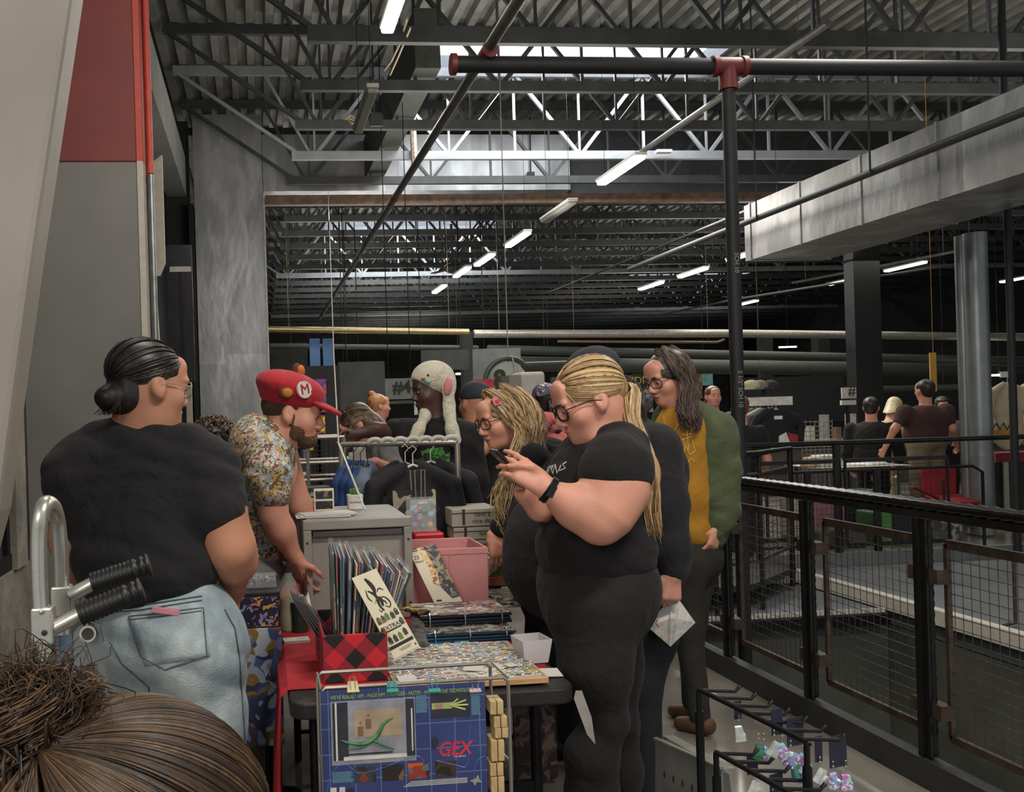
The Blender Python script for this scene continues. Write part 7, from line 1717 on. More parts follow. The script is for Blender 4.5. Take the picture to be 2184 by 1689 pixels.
for i in range(2):
    c = P(528+i*40, 1246, 3.05); t = thing('clear_box', ['clear plastic box of beads on the rear vendor table, by the jeans wearer', 'clear plastic box of beads on the rear vendor table, by the bottle'][i], 'box', (c[0], c[1], zt2)); MB().bb((c[0]-.033, 3.0, zt2+.002), (c[0]+.033, 3.1, zt2+.035)).build('box_shell', CL, t, bevel=.003)
    m = MB()
    for k_ in range(24): m.ball((c[0]+random.uniform(-.028, .028), 3.05+random.uniform(-.04, .04), zt2+.01+random.uniform(0, .015)), .005, n=6, m=4)
    m.build('beads', patches('bead_mix', ['#b5b0b0', '#7f8fa0', '#c9a9b0', '#5f5a6a'], 60, .2), t, sm=True)
o = MB().bb((P(1095, 1500, 3.6)[0], 3.6, .02), (P(1185, 1500, 3.6)[0], 3.62, P(1100, 1490, 3.6)[2])).build('brown_banner', patches('brown_marbled', ['#3a2c2c', '#5a4644', '#2b2224', '#6f5a50', '#4a3a3c'], 9, .6, distort=3), base=(P(1140, 1500, 3.6)[0], 3.6, 0)); tag(o, 'dark brown marbled drape beneath the far end of the black table', 'drape')
# ================================================================== MIDDLE & FAR STALLS
CB_ = mat('pale_cardboard', '#a39c8e', .8, 0, .08, 10); TAPE = mat('dark_tape', '#3c3434', .5)
def cbox(px0, px1, py0, py1, Y, depth, label, z0=None, txt=None):
    a = P(px0, py1, Y); b = P(px1, py0, Y); z0 = a[2] if z0 is None else z0
    t = thing('cardboard_box', label, 'box', ((a[0]+b[0])/2, Y, z0))
    MB().bb((a[0], Y, z0+.002), (b[0], Y+depth, b[2])).build('carton', CB_, t, bevel=.003)
    MB().bb((a[0]+(b[0]-a[0])*.22, Y-.001, b[2]-.07), (a[0]+(b[0]-a[0])*.28, Y, b[2])).bb((a[0], Y-.002, b[2]-.02), (b[0], Y-.0005, b[2]-.016)).build('tape', TAPE, t)
    if txt: text('box_writing', txt, .028, ((a[0]+b[0])/2+.03, Y-.001, (z0+b[2])/2), UPR, INK, t, .0004, shear=.2)
    return t, b[2]
YBx = 4.09
st = thing('goods_table', 'dark low table behind the pink bin carrying pale boxes', 'table', (.96, 4.2, 0))
MB().bb((.85, 4.06, .70), (1.07, 4.37, .74)).build('tabletop', BP, st)
for x in (.88, 1.04):
    for y in (4.1, 4.33): MB().tube([(x, y, 0), (x, y, .7)], .015, 8).build('leg', STEEL_BLK, st)
_, z1 = cbox(972, 1075, 1150, 1188, YBx, .25, 'lowest pale box of the stack behind the pink bin', .742)
_, z2 = cbox(968, 1068, 1122, 1148, YBx, .25, 'middle pale box of the stack behind the pink bin', z1+.002, 'love')
_, z3 = cbox(964, 1064, 1083, 1121, YBx, .25, 'top pale box with handwriting behind the pink bin', z2+.002, 'have a\nnice day')
a = PZ(1066, 1258, .752); o = MB().bb((P(1040, 1258, 3.9)[0], 3.85, ZT+.005), (P(1090, 1258, 3.9)[0], 4.1, ZT+.04)).build('flat_carton', mat('salmon_card', '#a8654a', .6)); tag(o, 'salmon coloured flat box under the green white box', 'box')
o = MB().bb((P(1040, 1258, 3.9)[0], 3.86, ZT+.042), (P(1090, 1258, 3.9)[0], 4.1, ZT+.12)).build('green_carton', patches('green_white_label', ['#4d7a35', '#4d7a35', '#c9cfc0', '#4d7a35'], 12)); tag(o, 'green and white labelled box beside the pink bin', 'box')
for i in range(3):
    o = MB().box((P(1056, 1290, 3.55)[0]+.02*i, 3.5+.04*i, ZT+.010+i*.006), (.12, .2, .004), rotz(.2*i)).build('sleeved_page', SLV); tag(o, 'loose glossy sleeved page lying behind the navy binder', 'page', 'loose sleeved pages by the pink bin')
# clothes rail with black jackets and blue garments
RY = 4.35
def garment(t, c, w, h, m, nm='garment', deep=.05, hang=True, yaw=0.0, res=.012):
    R = rotz(yaw); s = SDF(.03); c = np.asarray(c, float)
    s.ell(c+np.array([0, 0, -h*.48]), (w*.42, deep, h*.42), R, .04).ell(c+np.array([0, 0, -h*.8]), (w*.44, deep, h*.2), R, .05)
    for sx in (-1, 1): s.chain([c+R @ np.array([sx*w*.1, 0, -.03]), c+R @ np.array([sx*w*.42, 0, -.12])], [.028, .042], .03).chain([c+R @ np.array([sx*w*.42, 0, -.12]), c+R @ np.array([sx*w*.55, 0, -h*.5]), c+R @ np.array([sx*w*.52, -.02, -h*.85])], [.045, .042, .032], .012)
    s.sub(c+np.array([0, -deep, -.02]), (.05, deep, .035), R, .015)
    s.disp = folds([((20, 10, 8), .8)], .006, random.random()*6); return sdf_obj(nm, s, m, t, res, 1)
def hanger(t, c, w=.38, m=None, yaw=0):
    R = rotz(yaw); c = np.asarray(c, float)
    MB().tube([c+R @ np.array([-w/2, 0, -.1]), c+R @ np.array([0, 0, -.02]), c+R @ np.array([w/2, 0, -.1])], .006, 6).tube([c+np.array([0, 0, -.02]), c+np.array([0, 0, .03]), c+np.array([.018, 0, .05]), c+np.array([0, 0, .068]), c+np.array([-.014, 0, .055])], .0025, 6).build('hanger', m or WHITE, t, sm=True)
rail = thing('clothes_rail', 'chrome clothes rail carrying black jackets and blue garments', 'rail', (P(880, 960, RY)[0], RY, 0))
ra, rb = P(728, 952, RY+.3), P(975, 940, RY)
ra[2] = rb[2] = (ra[2]+rb[2])/2
MB().tube([ra, rb], .014, 10).tube([(ra[0], ra[1], 0), ra], .014, 10).tube([(rb[0], rb[1], 0), rb], .014, 10).build('rail_frame', CHROME, rail, sm=True)
JB = mat('black_jacket', '#1c1c1f', .8, 0, .1, 20, .2, 200); PLH = mat('pale_hanger', '#a8a49c', .5)
labs = ['black jacket with cream picture print hanging in front of the bunny hat person', 'plain black jacket hanging behind the printed one', 'black jacket at the rail end near the long haired woman']
for i, (px, dy, yw) in enumerate(((880, -.10, .1), (864, .08, .12), (918, .16, -.1))):
    c = P(px, 970, RY+dy); c[2] = rb[2]-.07; t = thing('hanging_jacket', labs[i], 'jacket', c); hanger(t, c, yaw=yw); g = garment(t, c+np.array([0, 0, -.0]), .44, .8, JB, 'jacket', .055, yaw=yw)
    if i == 0:
        MB().box(c+np.array([-.01, -.075, -.19]), (.2, .004, .12), rotz(yw)).build('picture_print', patches('cream_scene_print', ['#b5ab92', '#b5ab92', '#2a2826', '#9c927c', '#3a3834'], 14, .8), t)
        MB().tube([c+np.array([.05, -.075, -.18]), c+np.array([.1, -.075, -.22]), c+np.array([.06, -.075, -.27])], .006, 6).build('figure_print', mat('brown_ink_print', '#4a2f28', .8), t)
        MB().tube([c+np.array([-.025, -.07, -.04]), c+np.array([-.02, -.075, -.2]), c+np.array([-.02, -.075, -.28])], .003, 6).tube([c+np.array([.025, -.07, -.04]), c+np.array([.02, -.075, -.2]), c+np.array([.02, -.075, -.28])], .003, 6).build('drawstring', CHROME, t)
BLG = mat('blue_print_cloth', '#27457a', .7, 0, .3, 8, .1, 60)
for i in range(4):
    c = P(738+i*15, 952, RY+.28-.05*i); c[2] = ra[2]-.07; t = thing('hanging_shirt', ['blue shirt with pale picture hanging at the rail end by the white rod', 'blue shirt with teal and orange patch, second from the white rod', 'deep blue shirt hanging third from the white rod', 'grey blue shirt hanging nearest the black jackets on the rail'][i], 'shirt', c); hanger(t, c, .3, BP, 1.2); garment(t, c, .36, .55, BLG if i < 3 else mat('grey_blue_cloth', '#5c6878', .8), 'shirt', .03, yaw=1.25)
    if i == 1: MB().box(c+np.array([.0, -.17, -.14]), (.05, .01, .09), roty(.5)).build('patch_print', patches('teal_orange_print', ['#5f9c98', '#c9803f', '#27457a'], 30), t)
# padded hanger row (pale rail shoulders)
for i in range(7):
    c = P(800+i*27, 958-i*2.5, RY-.1); c[2] = rb[2]+.015; o = MB().tube([c+np.array([.029*math.cos(a_), 0, .016*math.sin(a_)]) for a_ in np.linspace(PI, 0, 9)], .012, 8).build('pale_hanger_clip', PLH, sm=True); tag(o, 'pale padded hanger top in the curved row above the jackets', 'hanger', 'pale padded hanger tops over the rail')
# wire grid shelf behind red cap man
t = thing('wire_shelf', 'wire grid shelf unit behind the hanging blue shirts', 'shelf', (P(680, 1000, 4.9)[0], 4.9, 0))
for k, (y0_, w_) in enumerate(((935, .9), (988, .9), (1025, .9))):
    a = P(632, y0_, 4.9); b = P(735, y0_, 4.9); b[2] = a[2]
    for e_ in (0, .35): MB().tube([a+np.array([0, e_, 0]), b+np.array([0, e_, 0])], .009, 8).build('shelf_edge', RIM, t, sm=True)
    m = MB(); x = a[0]
    while x < b[0]: m.tube([(x, 4.9, a[2]), (x, 5.25, a[2])], .0022, 4, False); x += .025
    m.build('shelf_wires', WR, t)
m = MB(); a = P(655, 945, 5.25); b = P(728, 1035, 5.25)
z = b[2]
while z < a[2]: m.tube([(a[0], 5.25, z), (b[0], 5.25, z)], .0022, 4, False); z += .025
x = a[0]
while x < b[0]: m.tube([(x, 5.25, b[2]), (x, 5.25, a[2])], .0022, 4, False); x += .03
m.build('grid_panel', WR, t)
for px in (655, 733): a = P(px, 935, 4.9); MB().tube([(a[0], 4.9, 0), a], .011, 8).build('upright', RIM, t, sm=True)
MB().box(P(664, 952, 4.88), (.02, .004, .04)).build('price_tag', mat('yellow_tag', '#b5a04a', .6), t)
for k, (px, py, w_) in enumerate(((690, 1062, .17), (700, 1050, .2), (672, 1042, .14))):
    c = P(px, py, 4.55); t2 = MB().box(c, (w_, .15, .02), rotz(.1*k)).build('folded_packet', [PAP, mat('blue_white_packet', '#9ca8b5', .4), mat('dark_packet', '#3c3f45', .4)][k]); tag(t2, ['white folded packet on the goods behind the tote', 'pale blue folded packet behind the tote', 'dark folded packet behind the tote'][k], 'packet')
t = thing('side_table', 'dark side table with packets behind the grey tote', 'table', (P(680, 1100, 4.6)[0], 4.6, 0)); c = P(680, 1072, 4.5)
MB().bb((c[0]-.25, 4.42, c[2]-.03), (c[0]+.1, 4.75, c[2])).build('tabletop', BP, t)
for sx in (-.22, .07): MB().tube([(c[0]+sx, 4.5, 0), (c[0]+sx, 4.5, c[2]-.03)], .014, 8).build('leg', STEEL_BLK, t)
# posters behind
def flat(name, label, cat, q, Y, m, th=.02, **k):
    a = P(q[0], q[3], Y); b = P(q[2], q[1], Y); mb = MB().bb((a[0], Y, a[2]), (b[0], Y+th, b[2])); mb.mi = 1; xm = (a[0]+b[0])/2; f0 = .001
    mb.bb((xm-.015, Y+th-.001, f0), (xm+.015, Y+th+.02, b[2]-.01)); o = mb.build(name, [m, STEEL_BLK], base=(xm, Y, f0)); tag(o, label, cat, **k); return o
pt_ = thing('poster_stand', 'dark stand holding the bright red picture banner', 'stand', (P(690, 900, 7)[0], 7.05, 0)); a = P(690, 780, 7.05); MB().bb((a[0]-.15, 7.04, 0), (a[0]+.12, 7.09, a[2])).build('panel', DARKW, pt_)
flat('picture_banner', 'bright red and purple picture banner behind the red cap', 'banner', (663, 808, 695, 880), 7, patches('red_anime_print', ['#b52a4a', '#7a3a7f', '#d0405c', '#3a3a6a', '#c9c0d0', '#a81f2c'], 11, .5, distort=2))
flat('flame_sign', 'yellow and red jagged sign under the red picture banner', 'sign', (663, 886, 693, 925), 7, patches('flame_sign_print', ['#c9a22c', '#b52a1f', '#d8c040', '#8f2a24'], 16, .5, distort=2))
flat('tall_banner', 'black shiny banner with a white stripe hanging by the foil column', 'banner', (362, 522, 408, 815), 8, mat('black_vinyl', '#2e2d30', .25, 0, .15, 3, .3, 5), .03)
flat('banner_stripe', 'white stripe strip near the top of the black shiny banner', 'strip', (362, 568, 407, 580), 7.99, WHITE, .005)
flat('cream_board', 'cream board standing under the black shiny banner', 'board', (375, 822, 409, 918), 8.1, mat('cream_board', '#b5a994', .6, 0, .1), .03)
# sign #4
t = thing('hall_sign', 'grey hanging sign reading #4 above the leaning woman', 'sign', P(855, 850, 12)); a, b = P(822, 852, 12), P(884, 806, 12)
SG = mat('sign_grey', '#6f706c', .6, 0, .1); MB().bb((a[0], 12, a[2]), (b[0], 12.04, b[2])).build('sign_board', SG, t); MB().bb((a[0], 11.98, a[2]-.06), (b[0], 12.02, a[2]-.02)).build('sign_ledge', mat('grey_pipe', '#5d605b'), t)
text('sign_text', '#4', .22, (P(857, 826, 12)[0], 11.99, P(857, 826, 12)[2]), UPR, INK, t, .003, bold=.025)
MB().tube([(a[0]+.05, 12.02, b[2]), (a[0]+.05, 12.02, 6.6)], .006, 5).tube([(b[0]-.05, 12.02, b[2]), (b[0]-.05, 12.02, 6.6)], .006, 5).build('chain', STEEL_BLK, t)
# sign 8, round
t = thing('round_sign', 'round pale sign with a large number 8 in a dark arch', 'sign', P(1085, 850, 10)); c = P(1085, 815, 10)
MB().lathe(c, [(0, -.02), (.21, -.02), (.21, .02), (0, .02)], 32, rotx(PI/2)).build('sign_disc', mat('pale_disc', '#8f9088', .6, 0, .06), t)
pts = [c+np.array([.26*math.cos(a_), 0, .26*math.sin(a_)]) for a_ in np.linspace(PI*1.1, PI*.25, 24)]+[P(1290, 772, 10)]
MB().tube(pts, .03, 8).build('dark_arch', mat('grey_pipe', '#5d605b'), t, sm=True); text('sign_text', '8', .27, P(1066, 810, 9.94), UPR, INK, t, .004, bold=.035)
MB().tube([c+np.array([0, 0, .2]), (c[0], 10, 6.6)], .006, 5).tube([P(1100, 800, 9.95), P(1098, 780, 9.95), P(1092, 762, 9.95)], .008, 6).build('hook_rod', CHROME, t)
BRD = mat('offwhite_board', '#a09c92', .7, 0, .06); BRD2 = mat('grey_corrugated', '#77736a', .7, 0, .1, 40, .3, 60, stretch=(8, 8, 1))
t = thing('board_block', 'off white rectangular boxed board right of the number 8 sign', 'board', P(1130, 935, 8.5)); 
a, b = P(1110, 858, 8.5), P(1163, 792, 8.5); MB().bb((a[0], 8.5, a[2]), (b[0], 8.8, b[2])).build('front_panel', BRD, t, bevel=.03)
a, b = P(1086, 858, 8.52), P(1110, 800, 8.52); MB().bb((a[0], 8.5, a[2]), (b[0], 8.8, b[2])).build('side_panel', BRD2, t)
a, b = P(1090, 930, 8.5), P(1150, 860, 8.5); MB().bb((a[0], 8.51, .0), (b[0], 8.8, b[2])).build('lower_panel', BRD, t)
flat('red_board', 'red square board above the dark cap', 'board', (1007, 808, 1052, 842), 8.2, mat('red_board', '#a8242f', .6), .03)
flat('letter_sign', 'black banner with yellow lettering behind the bowed cap wearer', 'sign', (1350, 796, 1392, 826), 12, mat('letter_banner', '#23221f', .7), .02)
text('banner_letters', 'NDRUS', .14, P(1372, 812, 11.98), UPR, mat('yellow_letters', '#b5942c', .6), None, .003); bpy.data.objects['banner_letters']['label'] = 'yellow letters reading NDRUS on the far black banner'; bpy.data.objects['banner_letters']['category'] = 'lettering'
flat('pin_display', 'dark speckled pin display below the yellow letters', 'display', (1345, 826, 1392, 880), 12.1, patches('pin_mix', ['#2b2a30', '#5a5560', '#8f8a90', '#3a3440', '#6a5a70'], 18, .5), .02)
flat('teal_poster', 'teal poster behind the auburn haired small figure', 'poster', (1498, 797, 1520, 822), 12, mat('teal_poster', '#5f8f88', .5, 0, .2), .02)
flat('scene_poster', 'brown collage poster next to the teal poster', 'poster', (1480, 797, 1497, 850), 12, patches('brown_collage', ['#7a5a4a', '#4a3c34', '#a88a70', '#5c3a30'], 14), .02)
flat('white_tag_display', 'white tag cluster hanging in front of the plush hat face', 'display', (884, 810, 899, 885), 10, patches('white_tags', ['#a8a4a0', '#b8b4b0', '#6a6668', '#4a4648'], 16), .02)
flat('hanging_number_sign', 'white sign with a hash mark behind the far right stall', 'sign', (1796, 826, 1826, 850), 13, BRD, .02); o = flat('sign_roll', 'white rolled edge beneath the hash sign', 'roll', (1796, 853, 1826, 864), 13, BRD, .05)
o = text('hash_mark', '#', .2, P(1817, 834, 12.98), UPR, INK, None, .003); tag(o, 'black hash mark on the far white sign', 'lettering')
# ------------------- far side shirt rail
Y9 = 9.5; G9 = lambda px, py, dy=0.0: P(px, py, Y9+dy)
t = thing('display_rack', 'tall rack with caps on top and a white rail of shirts across the atrium', 'rack', (G9(1640, 900)[0], Y9+.1, 0))
c = G9(1640, 855); MB().bb(G9(1598, 866), G9(1687, 845, .03)).build('white_bar', WHITE, t); MB().tube([(c[0], Y9+.1, .02), (c[0], Y9+.1, G9(1640, 800)[2])], .02, 8).build('pole', STEEL_BLK, t)
MB().bb((c[0]-.3, Y9-.1, .0), (c[0]+.3, Y9+.3, .04)).build('base', STEEL_BLK, t)
for i, (px, col) in enumerate(((1602, '#a89f86'), (1620, '#6f6a60'), (1642, '#2b2a2c'))):
    c = G9(px, 825, .02*i); f = SDF(.02); f.ell(c, (.09, .1, .075)).half(c+np.array([0, 0, -.02]), (0, 0, -1)); tt = thing('baseball_cap', ['cream cap on top of the far shirt rack', 'grey cap beside the cream one on the far rack', 'black cap at the end of the far rack row'][i], 'cap', c); sdf_obj('crown', f, mat('cap_'+col[1:], col, .85, 0, .1, 30), tt, .01)
    f = SDF(.01); f.ell(c+np.array([-.06, -.08, -.025]), (.07, .07, .01)); sdf_obj('brim', f, mat('cap_'+col[1:], col), tt, .008)
cols = ['#1d1d20', '#77757a', '#232226', '#b3ab98', '#55534c', '#2b2a2e', '#17171a']
names = ['black shirt at the back of the far rack', 'grey shirt second from the back of the far rack', 'charcoal shirt third from the back of the far rack', 'cream shirt in the middle of the far rack', 'taupe shirt just behind the front ones', 'dark grey shirt behind the front black one', 'front black shirt with red and white shape on the far rack']
for i in range(7):
    c = G9(1604+i*8.5, 868, .3-.06*i); tt = thing('hanging_shirt', names[i], 'shirt', c); hanger(tt, c, .4, WHITE); garment(tt, c, .5, .42, mat('shirt_'+cols[i][1:], cols[i], .85, 0, .08, 20), 'shirt', .035, res=.014)
    if i == 6:
        a = G9(1663, 945, -.14); MB().slab([G9(1662, 950, -.12), G9(1662, 930, -.12), G9(1677, 922, -.12), G9(1687, 948, -.12)], (0, .01, 0)).build('white_shape', WHITE, tt); MB().slab([G9(1687, 948, -.12), G9(1680, 922, -.12), G9(1702, 928, -.12), G9(1702, 948, -.12)], (0, .01, 0)).build('red_shape', mat('print_red', '#8f2a30', .7), tt)
        MB().bb(G9(1652, 887, -.1), G9(1668, 894, -.09)).build('neck_print', WHITE, tt)
t = thing('grid_rack', 'white wire grid rack right of the far shirts', 'rack', (G9(1745, 930)[0], Y9, 0)); m = MB()
a, b = G9(1712, 1000), G9(1775, 895); z = a[2]
while z < b[2]: m.tube([(a[0], Y9, z), (b[0], Y9, z)], .004, 4, False); z += .05
x = a[0]
while x < b[0]+.01: m.tube([(x, Y9, 0), (x, Y9, b[2])], .004, 4, False); x += .05
m.build('wire_grid', mat('white_wire', '#8f8c84', .5, .3), t)
# far table, goods, chair
t = thing('far_table', 'white topped folding table at the far right stall', 'table', (G9(1840, 1000)[0], Y9+.4, 0)); a, b = G9(1750, 1000), G9(1942, 991)
MB().bb((a[0], Y9, a[2]), (b[0], Y9+.7, b[2])).build('tabletop', mat('cream_plastic', '#b3ac98', .5, 0, .05), t)
for x in (a[0]+.1, b[0]-.1):
    for y in (Y9+.06, Y9+.62): MB().tube([(x, y, 0), (x, y, a[2])], .015, 8).build('leg', STEEL_DARK, t)
tz = b[2]
for i, (px, w, h, d, m_, lb, ct_) in enumerate(((1795, .3, .12, .3, PAP, 'white crumpled display sheet on the far table', 'sheet'), (1770, .22, .1, .2, WD, 'low wooden tray on the far table', 'tray'), (1890, .35, .03, .3, PAP, 'flat white papers on the far table', 'paper'))):
    x = G9(px, 980)[0]; o = MB().box((x, Y9+.3, tz+h/2+.002), (w, d, h), rotz(.2*i), taper=.7).build(['display_sheet', 'wooden_tray', 'paper_pile'][i], m_, bevel=.01); tag(o, lb, ct_)
def fb(px, py0, py1, w, d, m_, nm, lb, ct_, Y=9.4, bev=.02):
    x = P(px, py1, Y)[0]; z1 = P(px, py0, Y)[2]; o = MB().bb((x-w/2, Y, .004), (x+w/2, Y+d, max(z1, .08))).build(nm, m_, base=(x, Y, 0), bevel=bev); tag(o, lb, ct_); return o
fb(1772, 1040, 1150, .35, .4, mat('pink_tote', '#8f6068', .5, 0, .1), 'pink_tote', 'translucent pink tote under the far white table', 'tote')
fb(1830, 1060, 1150, .25, .3, mat('black_backpack', '#1b1b1e', .8), 'black_backpack', 'black bag slumped under the far white table', 'bag')
fb(1862, 1045, 1150, .2, .3, mat('pale_green_card', '#93a08c', .7), 'green_card', 'pale green board leaning under the far white table', 'board')
fb(1893, 1090, 1150, .16, .3, mat('bright_green_plastic', '#4a7f3c', .45), 'green_crate', 'bright green crate by the far railing post', 'crate', 8.9)
fb(1873, 1092, 1150, .09, .3, mat('dark_green_plastic', '#2f5a34', .45), 'green_bin', 'dark green narrow bin beside the bright green crate', 'bin', 8.92)
fb(1935, 1085, 1150, .36, .35, mat('black_case', '#161618', .4), 'flight_case', 'black hard case between green crate and striped sacks', 'case', 8.9)
fb(2010, 1100, 1150, .4, .3, patches('grey_bag_mix', ['#5c5a55', '#3a3936', '#8a8880', '#4a4844'], 14), 'grey_sacks', 'grey mottled sacks near the foot of the round ducts', 'sack', 8.9)
fb(1715, 1060, 1150, .2, .3, CB_, 'carton', 'pale carton below the grid rack', 'box'); fb(1800, 1130, 1150, .5, .2, mat('floor_case', '#47443f', .7), 'floor_tray', 'low dark tray on the far floor by the railing', 'tray', 8.8)
# red folding chair
t = thing('folding_chair', 'red fabric camping chair beside the round ducts', 'chair', (G9(2010, 1050)[0], 9.3, 0)); c = G9(2026, 1035, -.1); RF_ = mat('red_canvas', '#8f1f26', .8, 0, .1)
MB().bb((c[0]-.2, 9.55, .42), (c[0]+.2, 9.58, G9(2026, 1003, 0)[2]+.02)).build('backrest', RF_, t, bevel=.01); MB().hexa([(c[0]-.35, 9.1, .36), (c[0]+.2, 9.1, .36), (c[0]+.2, 9.55, .40), (c[0]-.2, 9.55, .40), (c[0]-.35, 9.1, .38), (c[0]+.2, 9.1, .38), (c[0]+.2, 9.55, .42), (c[0]-.2, 9.55, .42)]).build('seat', RF_, t)
MB().bar(G9(1945, 1038, -.3), G9(2000, 1062, -.2), .05, .015).build('armrest', RF_, t)
for (x0, y0_, x1_, y1_) in ((-.3, 9.1, .18, 9.55), (.18, 9.1, -.2, 9.55), (-.3, 9.1, -.3, 9.11), (.2, 9.55, .2, 9.56)): MB().tube([(c[0]+x0, y0_, .0), (c[0]+x1_, y1_, .62 if x0 == x1_ else .38)], .012, 8).build('leg', STEEL_BLK, t)
# white printed tees at far right
for i, (px, lb) in enumerate(((2148, 'cream tee with black zigzag and orange band hanging by the round ducts'), (2200, 'cream tee at the frame edge behind the first cream tee'))):
    c = P(px, 812, 9.7+.3*i); t = thing('hanging_shirt', lb, 'shirt', c); CT = mat('cream_tee', '#a79a80', .85, 0, .06, 12, .1, 60); hanger(t, c, .4, WHITE); garment(t, c, .42, .78, CT, 'shirt', .04, res=.014)
    if i == 0:
        y = 9.63; m = MB(); m.tube([P(2118+k*7.5, 902 if k % 2 else 916, y) for k in range(8)], .008, 5).build('zigzag_print', INK, t); MB().bb(P(2118, 929, y), P(2160, 915, y+.01)).build('orange_band', mat('orange_band', '#a8762c', .8), t); MB().bb(P(2118, 934, y), P(2162, 930, y+.01)).build('black_band', INK, t); MB().bb(P(2135, 805, 9.68), P(2160, 792, 9.7)).build('tag_card', PAP, t)
t = thing('shirt_stand', 'dark stand with red cloth band below the cream tees', 'stand', (P(2150, 1000, 9.7)[0], 9.75, 0)); a, b = P(2118, 1130, 9.85), P(2215, 965, 9.85)
MB().bb((a[0], 9.8, 0), (b[0], 10.1, P(2150, 985, 9.85)[2])).build('cabinet', DARKW, t); MB().bb((a[0], 9.78, P(2150, 985, 9.85)[2]), (b[0], 10.1, P(2150, 965, 9.85)[2])).build('red_band', mat('dim_red_cloth', '#6a2626', .8), t)
MB().tube([(P(2148, 900, 9.85)[0], 9.8, 0), (P(2148, 900, 9.85)[0], 9.8, P(2148, 800, 9.85)[2])], .012, 8).bb(P(2144, 1110, 9.75), P(2148, 985, 9.77)).build('pole', RIM, t)
t = thing('vertical_post', 'slim black vertical post in front of the cream tee', 'post', (P(2158, 900, 8.3)[0], 8.3, -.1)); a = P(2162, 900, 8.3); MB().tube([(a[0], 8.3, -.09), (a[0], 8.3, 5.28)], .035, 12).build('pole', SP, t, sm=True)
o = MB().bb(P(1986, 835, 10.5), P(1994, 752, 10.52)).tube([P(1990, 755, 10.51), np.array([*P(1990, 755, 10.51)[:2], 6.738])], .004, 4).build('yellow_strip', mat('yellow_strip', '#9c7a2c', .5)); tag(o, 'vertical yellow strip above the maroon tee man', 'strip')
# ------------------- mid hall stalls (behind people)
random.seed(11)
k9 = 0
for (px, Y, w, d, h, hue, lb) in ((650, 8.5, 1.1, .7, .75, '#3a3a3c', 'dark draped stall table behind the wire shelf'), (790, 11, 1.6, .8, .75, '#45443f', 'long grey stall table under the #4 sign'), (905, 13.6, 1.8, .8, .75, '#2f3338', 'blue grey stall table deep in the hall'), (690, 15, 1.4, .8, .75, '#3d352f', 'brown draped stall table near the foil column'), (1010, 10.5, 1.2, .7, .75, '#33302f', 'dark stall table behind the slate cap'), (1300, 12.5, 2.2, .8, .75, '#3a3a3a', 'wide stall table behind the bowed cap wearer'), (1660, 14, 2.6, .8, .75, '#3a3835', 'dim stall table far behind the shirt rack'), (1900, 15.5, 2.4, .8, .75, '#3d3b37', 'dim stall table behind the maroon tee man')):
    x = P(px, 900, Y)[0]; t = thing('stall_table', lb, 'table', (x, Y, 0)); MB().bb((x-w/2, Y, 0), (x+w/2, Y+d, h)).build('drape', mat('drape_'+hue[1:], hue, .85, 0, .12, 6), t, bevel=.02)
    MB().bb((x-w/2-.02, Y-.02, h), (x+w/2+.02, Y+d+.02, h+.025)).build('tabletop', mat('pale_top', '#8a877c', .5), t)
    n = int(w/.26)
    for i in range(n):
        xx = x-w/2+.15+i*.26+random.uniform(-.04, .04); hh_ = random.choice((.08, .15, .3, .45, .22)); ww = random.uniform(.1, .2); c_ = random.choice(('#8f8c84', '#5c5a58', '#7a5f4a', '#a39c8e', '#4a5560', '#6f3a38', '#3c3c40', '#9c9688'))
        k9 += 1; o = MB().box((xx, Y+d*.4, h+.027+hh_/2), (ww, .12, hh_), rotz(random.uniform(-.3, .3))).build('stock_box', mat('stock_'+c_[1:], c_, .6, 0, .2, 12), bevel=.006); tag(o, 'small boxed goods standing on a dim stall table in the deep hall', 'goods', 'goods on the deep hall stalls')
# dim backdrop shelves & boards
for i, (x0, y0_, x1_, y1_, Y, c_, lb) in enumerate(((575, 730, 655, 900, 20, '#252524', 'dark backdrop screen right of the foil column'), (725, 770, 820, 905, 16, '#3a3a36', 'grey screen wall behind the white rod'), (900, 745, 1000, 790, 17, '#3c3c39', 'grey bulkhead box above the bunny hat'), (1010, 742, 1110, 830, 14, '#5c5f5e', 'pale block wall patch behind the number 8 sign'), (1180, 800, 1350, 900, 16, '#2b2b2a', 'black screen behind the bowed cap wearer'), (1570, 800, 1800, 905, 17, '#1f1f1f', 'long black screen behind the shirt rack'))):
    flat('backdrop_screen', lb, 'screen', (x0, y0_, x1_, y1_), Y, mat('screen_'+c_[1:], c_, .8, 0, .15, 4), .1)
# small bars made to glow, standing in for far light reflections
for i, (px, py, w, Y) in enumerate(((742, 804, .18, 20), (765, 803, .14, 20), (733, 822, .12, 19), (740, 838, .35, 18), (1035, 830, .15, 18), (1620, 778, .4, 22), (1500, 778, .3, 22), (1680, 740, .5, 26), (1870, 795, .5, 20), (2130, 800, .6, 18), (900, 800, .1, 20), (985, 797, .25, 20))):
    c = P(px, py, Y); t = thing('distant_glow_bar', 'tiny glowing tube light far away below the dark pipes', 'light', c, 'tiny distant tube lights'); MB().box(c, (w, .1, .035)).build('tube', LMW, t); MB().tube([c, (c[0], c[1], 6.7)], .01, 4).build('drop_rod', STEEL_BLK, t)
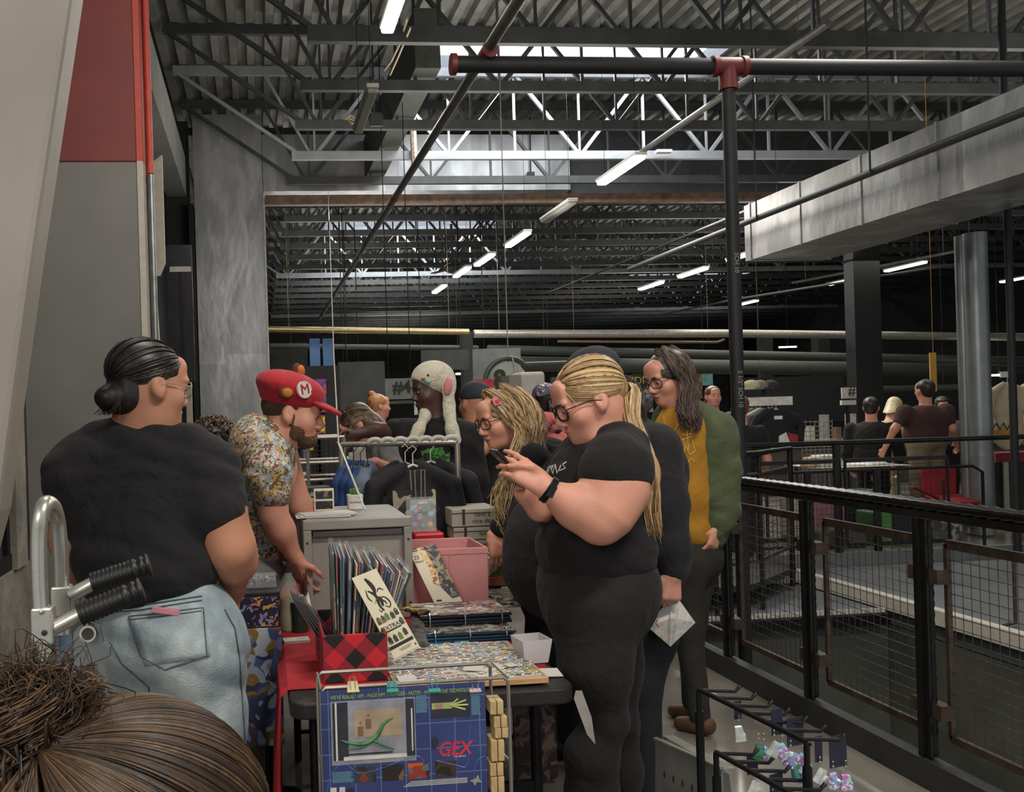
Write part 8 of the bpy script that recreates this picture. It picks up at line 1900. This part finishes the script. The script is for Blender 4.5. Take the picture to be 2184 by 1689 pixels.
# ------------------------------------------------------------------ sub-parts under their parts (all share the thing's origin)
RULES = {'iris': ('eye',), 'cap_brim': ('cap',), 'cap_emblem': ('cap',), 'emblem_letter': ('cap',), 'ear_lining': ('cap_ear', 'plush_hat'), 'shirt_print': ('t_shirt', 'hoodie'), 'shirt_lettering': ('t_shirt',), 'hoodie_print': ('hoodie',), 'hood': ('hoodie',),
         'back_pocket': ('jeans',), 'stitching': ('jeans',), 'hair_strands': ('hair',), 'hair_curls': ('hair',), 'hair_bun': ('hair',), 'hair_tail': ('hair',), 'hair_tie': ('hair',), 'clip_heart': ('hair_clip',), 'hat_flap': ('plush_hat',), 'plush_eye': ('plush_hat',), 'plush_bill': ('plush_hat',), 'plush_beak': ('plush_hat',),
         'sleeve': ('print_sheet',), 'picture': ('frame',), 'pot_lettering': ('pot',), 'drawstring': ('jacket',), 'picture_print': ('jacket',), 'figure_print': ('jacket',), 'patch_print': ('shirt',), 'zigzag_print': ('shirt',), 'orange_band': ('shirt',), 'black_band': ('shirt',), 'neck_print': ('shirt',), 'white_shape': ('shirt',), 'red_shape': ('shirt',),
         'screen': ('case',), 'spring': ('wooden_half',), 'brim': ('crown',), 'tape': ('carton',), 'box_writing': ('carton',), 'sign_text': ('sign_board', 'sign_disc'), 'wire_mesh': ('panel_frame',), 'pivot_ring': ('pivot_plate',), 'pivot_hole': ('pivot_plate',), 'oval_slot': ('case_body',), 'lid_rim': ('case_body',), 'handle_slot': ('tote_rim',), 'peg_hole': ('tote_rim',), 'rim_binding': ('canvas_body',),
         'binder_ring': ('page_block',), 'blue_tab': ('page_block',), 'backing_sheet': ('wooden_board',), 'tub_label': ('tub_wall',), 'stencil_text': ('pipe',), 'crystal_charm': ('silver_hook',), 'clip_arms': ('clip_body',), 'bag_crease': ('bag_body',), 'bag_logo': ('bag_body',), 'blade': ('motor',), 'flange': (),
         'photo_detail': ('poster_photo',), 'photo_screen': ('poster_photo',), 'photo_rail': ('poster_photo',), 'photo_figure': ('poster_photo',), 'green_swash': ('poster_photo',), 'pale_hand_shape': ('poster_photo',), 'photo_band': ('poster_photo',), 'cup_filling': (), 'print_title': ('card_stock',), 'fine_print': ('card_stock',), 'dark_band': ('card_stock',), 'ink_accent': ('ink_figure',), 'print_lines': ('card_stock',), 'pocket_phone': ()}
bn = lambda o: o.name.split('.')[0]
for root in [o for o in SC.objects if o.parent is None and o.type == 'EMPTY']:
    kids = sorted(root.children, key=lambda o: o.name); cnt = {}
    for k in kids:
        r = RULES.get(bn(k))
        if not r: continue
        ps_ = [p for p in kids if bn(p) in r]
        if not ps_: continue
        i = cnt.get(bn(k), 0); cnt[bn(k)] = i+1
        if bn(k) in ('photo_rail', 'photo_detail'): i = 0
        if bn(k) in ('photo_band', 'pale_hand_shape'): i = 1
        k.parent = ps_[i % len(ps_)]
